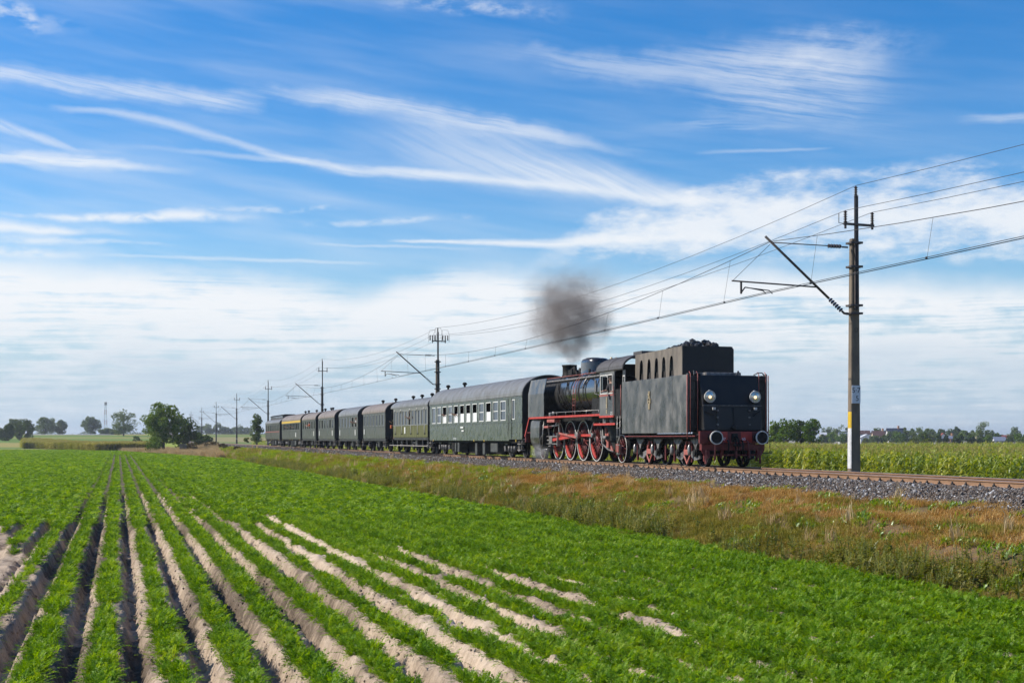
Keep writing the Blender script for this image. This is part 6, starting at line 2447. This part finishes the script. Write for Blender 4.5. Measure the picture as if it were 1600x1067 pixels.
# ---- low far woods that read as one dark line on the horizon
def far_wood(name, x0, x1, D, y0, y1, leaf, label, n=900):
    r = np.random.default_rng(int(D))
    V, F = [], []
    for k in range(n):
        x = r.uniform(x0, x1)
        p = place(x, D + r.uniform(-40, 40))
        gz = float(ground_z(p.x, p.y))
        top = y1 + (y0 - y1) * (1 - float(value_noise(x * .16, D, 3)) * .9)
        z = r.uniform(gz, max(gz + 1, height(top, D)))
        s = D / F_PX * r.uniform(1.0, 2.0)
        a = Vector(r.normal(size=3)).normalized() * s
        b = a.cross(Vector(r.normal(size=3))).normalized() * s * .7
        c = Vector((p.x, p.y, z))
        i = len(V)
        V += [c - a, c + b, c + a, c - b]
        F.append((i, i + 1, i + 2, i + 3))
    tag(link_mesh(name, make_mesh(name, V, F, leaf)), label, kind='stuff')


far_wood('distant_wood', -60, 240, 1900, 680, 671, L_dark, 'low dark wooded line on the left horizon', 2200)
far_wood('distant_wood', 280, 420, 1600, 682, 671, L_dark, 'far wood line behind the end of the railway', 1100)
far_wood('distant_wood', 1200, 1680, 1300, 688, 677, L_grey, 'distant wooded line behind the village', 3000)

# ================================================================== ground cover
def rnd(a, b, n=None): return RNG.uniform(a, b, n)


def frond(v, f, base, az, length, rise, droop, npair, leaf, r):
    """One feathery carrot leaf: a curved rib with pairs of small leaflets."""
    d = Vector((math.cos(az), math.sin(az), 0))
    side = Vector((-d.y, d.x, 0))
    pts = []
    for i in range(npair + 2):
        s = (i + 1) / (npair + 1)
        pts.append(base + d * (length * s * (.55 + .45 * s) * math.cos(rise)) + Vector((0, 0, length * (s * math.sin(rise) - droop * s * s))))
    for i in range(1, len(pts)):
        s = i / len(pts)
        w = leaf * (1.25 - .8 * s) * (.5 + s * 1.1 if s < .4 else 1)
        ax = (pts[i] - pts[i - 1]).normalized()
        for sg in (-1, 1):
            tip = pts[i] + side * (sg * w * r.uniform(.8, 1.2)) + ax * (w * r.uniform(.3, .7)) + Vector((0, 0, w * r.uniform(-.25, .45)))
            n = len(v)
            mid = (pts[i] + tip) / 2
            q = ax * (w * .32) + Vector((0, 0, w * r.uniform(-.1, .25)))
            v.extend([pts[i - 1] * .4 + pts[i] * .6, mid + q, tip, mid - q * .9])
            f.append((n, n + 1, n + 2, n + 3))
    n = len(v)
    v.extend([pts[-2] - side * leaf * .3, pts[-1] + d * leaf * .6, pts[-2] + side * leaf * .3])
    f.append((n, n + 1, n + 2))


carrot_leaf = leaf_mat('carrot_leaf', [(.076, .170, .007), (.138, .278, .010), (.21, .365, .022), (.30, .41, .05)], .42, .45, vary=.5, gloss=.012)


def carrot(name, seed, nf, npair, size, leaf):
    r = np.random.default_rng(seed)
    v, f = [], []
    for k in range(nf):
        frond(v, f, Vector((r.normal(0, .03), r.normal(0, .03), -.02)), r.uniform(0, 6.28), size * r.uniform(.7, 1.15), r.uniform(.45, 1.35), r.uniform(.15, .5), npair, leaf, r)
    return make_mesh(name, v, f, carrot_leaf)


near_c = [carrot('carrot_top', 100 + i, 16, 8, .205, .028) for i in range(7)]
mid_c = [carrot('carrot_top', 200 + i, 14, 4, .27, .075) for i in range(5)]
far_c = [carrot('carrot_top', 300 + i, 18, 3, .60, .20) for i in range(4)]


def bare(x, y):
    """Where the tops are thin or missing (0 full .. 1 bare)."""
    k = np.round((x - ROW0) / ROW)
    d = np.abs((x - ROW0) / ROW - k) * 2
    # the canopy widens and closes over the furrows to the right and with distance
    half = .23 + .15 * sstep(1.0, 3.5, x) + .26 * sstep(3.6, 5.2, x) + .55 * sstep(6.0, 7.6, x) + .45 * sstep(34, 62, y + x * 3.0) * np.maximum(sstep(2.4, 4.0, x), sstep(-1.0, -1.8, x)) + .34 * (fbm(y * .8 + k * 7.7, k * 3.1, 3, 31) - .5)
    b = sstep(half - .06, half + .06, d)
    # open furrows with pale banks in the middle of the field
    for fx, ya, yb in ((4.71, 18, 50), (5.46, 17.5, 30), (6.21, 19, 33), (6.96, 17.2, 26.5), (7.71, 23.0, 25.5), (3.21, 12, 46), (3.96, 12, 44)):
        u = np.abs(x - fx) / .30
        b = np.maximum(b, sstep(1.15, .8, u + (fbm(y * .55 + fx * 9.0, x * .8, 3, 37) - .5) * 1.1) * sstep(ya - 1, ya + 1, y) * sstep(yb + 3, yb - 1, y))
    for kk, y0 in ((-3, 36.5), (-4, 44.0), (-5, 52.0)):
        b = np.maximum(b, np.where(k == kk, sstep(y0 + .3, y0 - .3, y), 0))
    thin = sstep(.60, .74, fbm(y * .35 + k * 5.1, k * 1.7, 3, 71)) * np.where(x < 1.5, .75, .15)
    thin = np.maximum(thin, np.where((k == -2) & (y < 37), .72, 0))
    return np.maximum(b, thin * sstep(55, 40, y))


def carrot_pts(y0, y1, dens, x0=-130.0, x1=13.25, rand_rows=False):
    lo = max(x0, -y1 * .24 - 2 if y1 > 50 else -8.4)
    n = int(dens * (y1 - y0) * (x1 - lo))
    x = rnd(lo, x1, n); y = rnd(y0, y1, n)
    if not rand_rows:
        k = np.round((x - ROW0) / ROW)
        c = ROW0 + k * ROW
        x = c + (x - c) * np.where(np.abs(x - c) < .2, 1.0, .97)
    m = in_view(x, y)
    x, y = x[m], y[m]
    return x, y


Q = []
x, y = carrot_pts(7.2, 46, 125)
m = rnd(0, 1, len(x)) > bare(x, y)
x, y = x[m], y[m]
z = ridge_z(x, y)
s = .55 + .80 * fbm(x * 1.3, y * .7, 4, 55) + rnd(-.18, .18, len(x))
s *= np.where(rnd(0, 1, len(x)) > .985, 1.25, 1.0)
scatter('carrot_plants', np.stack([x, y, z], 1), np.stack([rnd(-.25, .25, len(x)), rnd(-.25, .25, len(x)), rnd(0, 6.28, len(x))], 1), s, RNG.integers(0, 7, len(x)), near_c, 'feathery green carrot tops growing in rows on sandy ridges')
x, y = carrot_pts(46, 116, 26)
x2, y2 = carrot_pts(116, 240, 11, -1.9, 3.4)
x, y = np.concatenate([x, x2]), np.concatenate([y, y2])
b = np.where((y < 70) & (x > 3.0), bare(x, y), 0)
d = np.abs(((x - ROW0) / ROW + .5) % 1.0 - .5) * 2
lane = sstep(3.6, 2.2, x) * sstep(-1.9, -1.2, x)
b = np.maximum(b, sstep(.36, .52, d) * lane)
b = np.maximum(b, sstep(.62, .8, d) * sstep(9.0, 2.0, x) * .8 * sstep(116, 80, y - x * 2.5))
m = rnd(0, 1, len(x)) > b
x, y = x[m], y[m]
z = np.where(y < 70, -.02, ground_z(x, y)) + 0 * x
scatter('carrot_plants', np.stack([x, y, z], 1), np.stack([rnd(-.2, .2, len(x)), rnd(-.2, .2, len(x)), rnd(0, 6.28, len(x))], 1), rnd(.7, 1.15, len(x)) * np.where((x > -1.8) & (x < 3.4), .78, 1.0), RNG.integers(0, 5, len(x)), mid_c, 'green carrot rows farther off, closing over the furrows')
x, y = carrot_pts(116, 335, 2.6, rand_rows=True)
m = ((x > 2.7) | (x < -1.6) | (y > 236))
x, y = x[m], y[m]
z = ground_z(x, y) - .05
scatter('carrot_plants', np.stack([x, y, z], 1), np.stack([0 * x, 0 * x, rnd(0, 6.28, len(x))], 1), np.stack([rnd(.9, 1.3, len(x)), rnd(.9, 1.3, len(x)), rnd(.42, .55, len(x))], 1), RNG.integers(0, 4, len(x)), far_c, 'even green carrot canopy at the far end of the field')


# ---- embankment grass and weeds
def tuft(name, seed, mat, nb, h0, h1, w, spread, bend=.5):
    r = np.random.default_rng(seed)
    v, f = [], []
    for k in range(nb):
        a, rr = r.uniform(0, 6.28), spread * math.sqrt(r.uniform())
        p = Vector((rr * math.cos(a), rr * math.sin(a), -.03))
        h = r.uniform(h0, h1)
        b = r.uniform(0, 6.28)
        d = Vector((math.cos(b), math.sin(b), 0))
        s = Vector((-d.y, d.x, 0)) * w * r.uniform(.7, 1.3)
        q = r.uniform(.1, bend)
        m1 = p + Vector((0, 0, h * .55)) + d * (h * q * .3)
        tp = p + Vector((0, 0, h * (1 - q * .4))) + d * (h * q)
        n = len(v)
        v.extend([p - s, p + s, m1 + s * .8, m1 - s * .8, tp])
        f.extend([(n, n + 1, n + 2, n + 3), (n + 3, n + 2, n + 4)])
    return make_mesh(name, v, f, mat)


def weed(name, seed, mat, mat2, h, nl):
    """A stalk with many small leaves and a seed spike."""
    r = np.random.default_rng(seed)
    v, f = [], []
    for st in range(3):
        bx, by = r.normal(0, .07, 2)
        hh = h * r.uniform(.7, 1.15)
        lean = r.normal(0, .12, 2)
        def at(t): return Vector((bx + lean[0] * t * t * hh, by + lean[1] * t * t * hh, hh * t))
        for i in range(4):
            a, b = at(i / 4), at((i + 1) / 4)
            n = len(v)
            e = Vector((.006, .004, 0))
            v.extend([a - e, a + e, b + e, b - e])
            f.append((n, n + 1, n + 2, n + 3))
        for k in range(nl):
            t = r.uniform(.12, .98)
            p = at(t)
            L = (.13 if t < .65 else .06) * r.uniform(.6, 1.2)
            a = r.uniform(0, 6.28)
            d = Vector((math.cos(a), math.sin(a), r.uniform(-.3, .7))) * L
            s = Vector((-math.sin(a), math.cos(a), r.uniform(-.3, .3))) * L * .2
            n = len(v)
            v.extend([p, p + d * .5 + s, p + d, p + d * .5 - s])
            f.append((n, n + 1, n + 2, n + 3))
    return make_mesh(name, v, f, mat)


dry_m = leaf_mat('dry_grass', [(.21, .125, .033), (.44, .26, .07), (.62, .44, .19)], .3, .9, .4)
olive_m = leaf_mat('olive_grass', [(.12, .125, .02), (.235, .215, .04), (.40, .32, .09)], .3, .9, .4)
green_m = leaf_mat('green_grass', [(.14, .22, .012), (.26, .36, .024), (.40, .44, .055)], .35, .9, .35)
weed_m = leaf_mat('weed_leaf', [(.085, .11, .014), (.19, .21, .03), (.42, .36, .10)], .38, 1.2, .5, gloss=.05)
straw_m = leaf_mat('straw_grass', [(.33, .23, .11), (.50, .37, .19), (.62, .50, .29)], .3, .9, .3)
broad_m = leaf_mat('broad_leaf', [(.09, .18, .015), (.16, .28, .025), (.30, .34, .04)], .4, 1.2, .3, gloss=.05)
tufts = [tuft('grass_tuft', 1, dry_m, 30, .05, .14, .005, .15, 1.2), tuft('grass_tuft', 2, dry_m, 30, .06, .17, .005, .15, 1.1), tuft('grass_tuft', 9, dry_m, 24, .10, .24, .004, .13, .9),
         tuft('grass_tuft', 3, olive_m, 30, .07, .17, .006, .15, 1.0), tuft('grass_tuft', 4, olive_m, 28, .09, .23, .005, .14, .9),
         tuft('grass_tuft', 5, green_m, 30, .06, .16, .006, .15, 1.0), tuft('grass_tuft', 6, green_m, 30, .07, .19, .006, .15, .9),
         tuft('grass_tuft', 7, broad_m, 12, .07, .19, .024, .15, .9), tuft('grass_tuft', 8, straw_m, 22, .3, .65, .008, .16, .5)]


def bank_pick(x, y):
    """Index of the tuft that grows here: dry near the ballast, olive lower down, green far off."""
    a = fbm(x * .9 + 40, y * .28, 4, 61)
    g = fbm(x * .5, y * .11 + 9, 3, 62)
    up = sstep(14.6, 17.6, x + (a - .5) * 5.5)
    far = sstep(52, 95, y + (g - .5) * 80)
    r = rnd(0, 1, len(x))
    out = np.where(r < up * (1 - far * .62), RNG.integers(0, 3, len(x)), RNG.integers(3, 5, len(x)))
    lime = sstep(.40, .55, fbm(x * .8 + 3, y * .20, 3, 66))
    out = np.where(rnd(0, 1, len(x)) < far * .95 * (.3 + .7 * lime), RNG.integers(5, 7, len(x)), out)
    leafy = sstep(.56, .66, fbm(x * 1.6, y * .7, 3, 64)) * .6
    out = np.where(rnd(0, 1, len(x)) < leafy * (1 - far * .5), np.where(rnd(0, 1, len(x)) < .5, 5, 7), out)
    out = np.where(rnd(0, 1, len(x)) < .0022, 8, out)
    edge = sstep(.60, .70, fbm(x * .5, y * .45, 3, 69)) * sstep(17.6, 18.2, x)
    out = np.where(rnd(0, 1, len(x)) < edge * .6, 7, out)
    return out


B = []
for y0, y1, dens, s0, s1 in ((10, 75, 150, .75, 1.3), (75, 140, 60, 1.0, 1.7), (140, 330, 11, 1.5, 2.4)):
    n = int(5.6 * (y1 - y0) * dens)
    x, y = rnd(13.0, 18.75, n), rnd(y0, y1, n)
    gaps = sstep(.60, .72, fbm(x * 1.3, y * .6, 3, 68)) * .85
    m = in_view(x, y) & (rnd(0, 1, n) > sstep(18.0, 18.7, x + (fbm(y * .8, x * 1.5, 3, 8) - .5) * 1.3)) & (rnd(0, 1, n) > gaps)
    x, y = x[m], y[m]
    B.append(np.stack([x, y, ground_z(x, y) - .02, rnd(s0, s1, len(x)), bank_pick(x, y)], 1))
# straw-coloured grass by the far end of the line and along the field edge
n = 9000
y = rnd(190, 330, n); x = 13 + rnd(-14, 6.5, n) * sstep(170, 330, y)
m = in_view(x, y)
x, y = x[m], y[m]
B.append(np.stack([x, y, ground_z(x, y), rnd(1.0, 2.2, len(x)), np.where(rnd(0, 1, len(x)) < .7, 8, 3)], 1))
# the verge beyond the rails
n = 16000
x, y = rnd(24.6, 29.0, n), rnd(18, 320, n)
m = in_view(x, y)
x, y = x[m], y[m]
B.append(np.stack([x, y, ground_z(x, y), rnd(1.0, 1.8, len(x)), RNG.integers(3, 8, len(x))], 1))
B = np.concatenate(B)
n = len(B)
scatter('embankment_grass', B[:, :3], np.stack([rnd(-.3, .3, n), rnd(-.3, .3, n), rnd(0, 6.28, n)], 1), B[:, 3], B[:, 4].astype(int), tufts, 'dry brown and green grass on the railway embankment')

weeds = [weed('weed', 500 + i, weed_m, None, .62, 26) for i in range(5)]
n = 9000
x, y = 13.2 + np.abs(RNG.normal(0, .75, n)), rnd(10, 160, n)
clump = fbm(x * .6, y * .22, 3, 88)
m = in_view(x, y) & (rnd(0, 1, n) < sstep(.42, .62, clump) * .8 + .08) & (x < 16)
x, y = x[m], y[m]
n = len(x)
s = rnd(.40, 1.0, n) * (1 - .25 * sstep(14.0, 15.5, x))
scatter('embankment_weeds', np.stack([x, y, ground_z(x, y) - .03], 1), np.stack([rnd(-.12, .12, n), rnd(-.12, .12, n), rnd(0, 6.28, n)], 1), s, RNG.integers(0, 5, n), weeds, 'tall dark green weeds between the carrots and the embankment')


# ---- maize beyond the railway
corn_m = leaf_mat('maize_leaf', [(.085, .145, .010), (.235, .31, .022), (.52, .52, .12)], .45, .6, .45, gloss=.06)
tassel_m = leaf_mat('maize_tassel', [(.30, .25, .09), (.44, .38, .15)], .3, .6, .3)


def maize(name, seed, nl=15, h=2.05):
    r = np.random.default_rng(seed)
    v, f, mi = [], [], []
    def q(a, b, c, d, m=0):
        n = len(v)
        v.extend([a, b, c, d]); f.append((n, n + 1, n + 2, n + 3)); mi.append(m)
    lean = Vector((r.normal(0, .05), r.normal(0, .05), 0))
    def st(t): return lean * (t * t) + Vector((0, 0, h * t * .95))
    for i in range(3):
        a, b = st(i / 3), st((i + 1) / 3)
        for e in (Vector((.014, 0, 0)), Vector((0, .014, 0))):
            q(a - e, a + e, b + e * .8, b - e * .8)
    az = r.uniform(0, 6.28)
    for k in range(nl):
        t = .10 + .88 * k / nl
        p = st(t)
        a = az + (k % 2) * math.pi + r.normal(0, .45)
        L = r.uniform(.45, .78) * (1 - .30 * abs(t - .5))
        d = Vector((math.cos(a), math.sin(a), 0))
        s = Vector((-d.y, d.x, 0))
        droop = r.uniform(.05, .75)
        prev = None
        for j in range(5):
            u = j / 4
            c = p + d * (L * u * .75) + Vector((0, 0, L * (.95 * u - (.75 + .8 * droop) * u * u)))
            w = .040 * (1.0, 1.1, .95, .6, .06)[j]
            tw = s * w + Vector((0, 0, w * r.uniform(-.5, .5)))
            if prev:
                q(prev[0] - prev[1], prev[0] + prev[1], c + tw, c - tw)
            prev = (c, tw)
    top = st(1.0)
    for k in range(4):
        a = r.uniform(0, 6.28)
        d = Vector((math.cos(a) * .6, math.sin(a) * .6, 1)).normalized() * r.uniform(.09, .18)
        s = Vector((-math.sin(a), math.cos(a), 0)) * .006
        q(top - s, top + s, top + d + s * .6, top + d - s * .6, 1)
    me = bpy.data.meshes.new(name)
    me.from_pydata([tuple(p) for p in v], [], f)
    me.materials.append(corn_m)
    me.materials.append(tassel_m)
    me.polygons.foreach_set('material_index', mi)
    me.update()
    return me


corn = [maize('maize', 700 + i) for i in range(8)]
C = []
for i in range(34):
    x0 = 29.2 + i * .75
    step = .17 if i < 6 else .26 if i < 16 else .42
    yy = np.arange(22, 330 if i < 12 else 200, step)
    yy = yy + rnd(-.06, .06, len(yy))
    if i >= 3:
        yy = yy[(yy < 150) | (rnd(0, 1, len(yy)) < .5)]
    C.append(np.stack([x0 + RNG.normal(0, .05, len(yy)), yy], 1))
n = 9000
xx = rnd(54, 190, n)
C.append(np.stack([xx, rnd(60, 205, n)], 1))
C = np.concatenate(C)
C = C[in_view(C[:, 0], C[:, 1])]
n = len(C)
hs = .80 + .30 * fbm(C[:, 0] * .2, C[:, 1] * .12, 3, 91) + rnd(-.07, .07, n)
scatter('maize_field', np.stack([C[:, 0], C[:, 1], ground_z(C[:, 0], C[:, 1])], 1), np.stack([rnd(-.06, .06, n), rnd(-.06, .06, n), rnd(0, 6.28, n)], 1), hs, RNG.integers(0, 8, n), corn, 'ripening maize with tan tassels behind the railway')
# maize far off on the left, beyond the carrots
n = 8000
w = rnd(-.340, -.252, n)
D = rnd(0, 1, n) ** 1.3 * 110 + 295 + sstep(-.285, -.335, w) * 70
w = w * D
x, y = D * SA + w * CA, D * CA - w * SA
m = (w / D > -.345)
x, y, D = x[m], y[m], D[m]
n = len(x)
sc = np.stack([rnd(1.6, 2.6, n), rnd(1.6, 2.6, n), rnd(.72, .95, n)], 1)
old_m = leaf_mat('yellowing_maize_leaf', [(.13, .16, .02), (.28, .28, .05), (.46, .42, .12)], .35, .05, .4)
corn_far = []
for i in range(4):
    c = corn[i].copy()
    c.materials[0] = old_m
    corn_far.append(c)
scatter('maize_field', np.stack([x, y, ground_z(x, y)], 1), np.stack([0 * x, 0 * x, rnd(0, 6.28, n)], 1), sc, RNG.integers(0, 4, n), corn_far, 'yellowing maize beyond the carrot field')

# ================================================================== smoke, steam and haze
def volume_mat(name, col, dens, build_fac, aniso=0.2, absorb=None):
    m = bpy.data.materials.new(name)
    m.use_nodes = True
    t = m.node_tree
    t.nodes.clear()
    out = t.nodes.new('ShaderNodeOutputMaterial')
    v = t.nodes.new('ShaderNodeVolumePrincipled')
    v.inputs['Color'].default_value = (*col, 1)
    if absorb:
        v.inputs['Absorption Color'].default_value = (*absorb, 1)
    v.inputs['Anisotropy'].default_value = aniso
    if build_fac is None:
        v.inputs['Density'].default_value = dens
    else:
        tc = t.nodes.new('ShaderNodeTexCoord')
        t.links.new((build_fac(t, tc.outputs['Object']) * dens).s, v.inputs['Density'])
    t.links.new(v.outputs[0], out.inputs['Volume'])
    return m


def smoke_fac(t, vec):
    """Plume in its own metres: rises from z = 0 and drifts back (+y), breaking into billows."""
    nz = t.nodes.new('ShaderNodeTexNoise')
    nz.inputs['Scale'].default_value = .75
    nz.inputs['Detail'].default_value = 4.0
    t.links.new(vec, nz.inputs['Vector'])
    ma = t.nodes.new('ShaderNodeVectorMath'); ma.operation = 'MULTIPLY_ADD'
    t.links.new(nz.outputs['Color'], ma.inputs[0])
    ma.inputs[1].default_value = (1.5, 1.5, 1.5)
    t.links.new(vec, ma.inputs[2])
    ad = t.nodes.new('ShaderNodeVectorMath'); ad.operation = 'SUBTRACT'
    t.links.new(ma.outputs[0], ad.inputs[0])
    ad.inputs[1].default_value = (.75, .75, .75)
    sep = t.nodes.new('ShaderNodeSeparateXYZ')
    t.links.new(ad.outputs[0], sep.inputs[0])
    x, y, z = (N(t, sep.outputs[i]) for i in range(3))
    zz = z.max(0.0)
    r0 = zz.min(1.7) * .80 + zz * .08 + .40
    cy = zz * .04
    cxx = zz * .0
    q = ((x - cxx) * (x - cxx) + (y - cy) * (y - cy) * .55)._m('SQRT') / r0
    core = q.ramp(1.25, .15) * z.ramp(-.15, .15) * z.ramp(5.0, 2.2)
    n2 = noise(t, vec, 1.15, 6.0, .66).ramp(.40, .62)
    drift = ((x * x * .8 + (y - 3.4) * (y - 3.4) * .10)._m('SQRT')).ramp(1.5, .2) * z.ramp(.2, 1.0) * z.ramp(4.2, 1.6) * .11
    return core * (n2 * .85 + .15) + drift * (n2 + .2)


d = MB()
pts = []
d.lathe([(0, -.05), (.5, -.05), (1.5, .7), (3.3, 2.0), (3.9, 3.6), (3.2, 5.2), (1.4, 6.2), (0, 6.4)], (0, 0, 0), 'z', 20)
for i, v in enumerate(d.v):
    d.v[i] = (v[0], v[1] * 1.25 + (max(0, v[1]) * 1.2), v[2])
sm_o = d.build('smoke', volume_mat('coal_smoke', (.42, .365, .33), 1.55, smoke_fac, .1), None)
sm_o.location = (TRACK_X, 66.75, RAIL_TOP + 4.58)
tag(sm_o, 'brownish grey coal smoke rising from the chimney', kind='stuff')


def steam_fac(t, vec):
    n2 = noise(t, vec, 2.6, 4.0, .6).ramp(.40, .7)
    ln = t.nodes.new('ShaderNodeVectorMath'); ln.operation = 'LENGTH'
    mp = t.nodes.new('ShaderNodeMapping'); mp.inputs['Scale'].default_value = (1.6, .85, 2.0)
    t.links.new(vec, mp.inputs['Vector'])
    t.links.new(mp.outputs[0], ln.inputs[0])
    return N(t, ln.outputs['Value']).ramp(1.0, .1) * n2


for loc, s, dens in (((TRACK_X - 1.25, 67.6, RAIL_TOP + .38), 1.0, 3.2), ((TRACK_X - .25, 60.6, RAIL_TOP + 4.85), .55, 1.2)):
    d = MB()
    d.lathe([(0, -.5), (.35, -.4), (.6, 0), (.35, .4), (0, .5)], (0, 0, 0), 'z', 14)
    for i, v in enumerate(d.v):
        d.v[i] = (v[0], v[1] * 1.9, v[2])
    o = d.build('steam', volume_mat('white_steam', (.95, .95, .95), dens, steam_fac, .3), None)
    o.location = loc
    o.scale = (s, s, s)
    tag(o, 'wisp of white steam ' + ('by the leading wheel of the locomotive' if s == 1 else 'over the cab'), kind='stuff')

# the air: pale haze over the whole plain
hz = MB()
hz.bx(-3100, 3600, -140, 6600, -2.0, 34)
h = hz.build('haze', volume_mat('pale_haze', (.86, .92, 1.0), HAZE, None, .35), None)
tag(h, 'thin pale haze over the plain', kind='stuff')
scene.cycles.volume_step_rate = .6
scene.cycles.volume_max_steps = 128
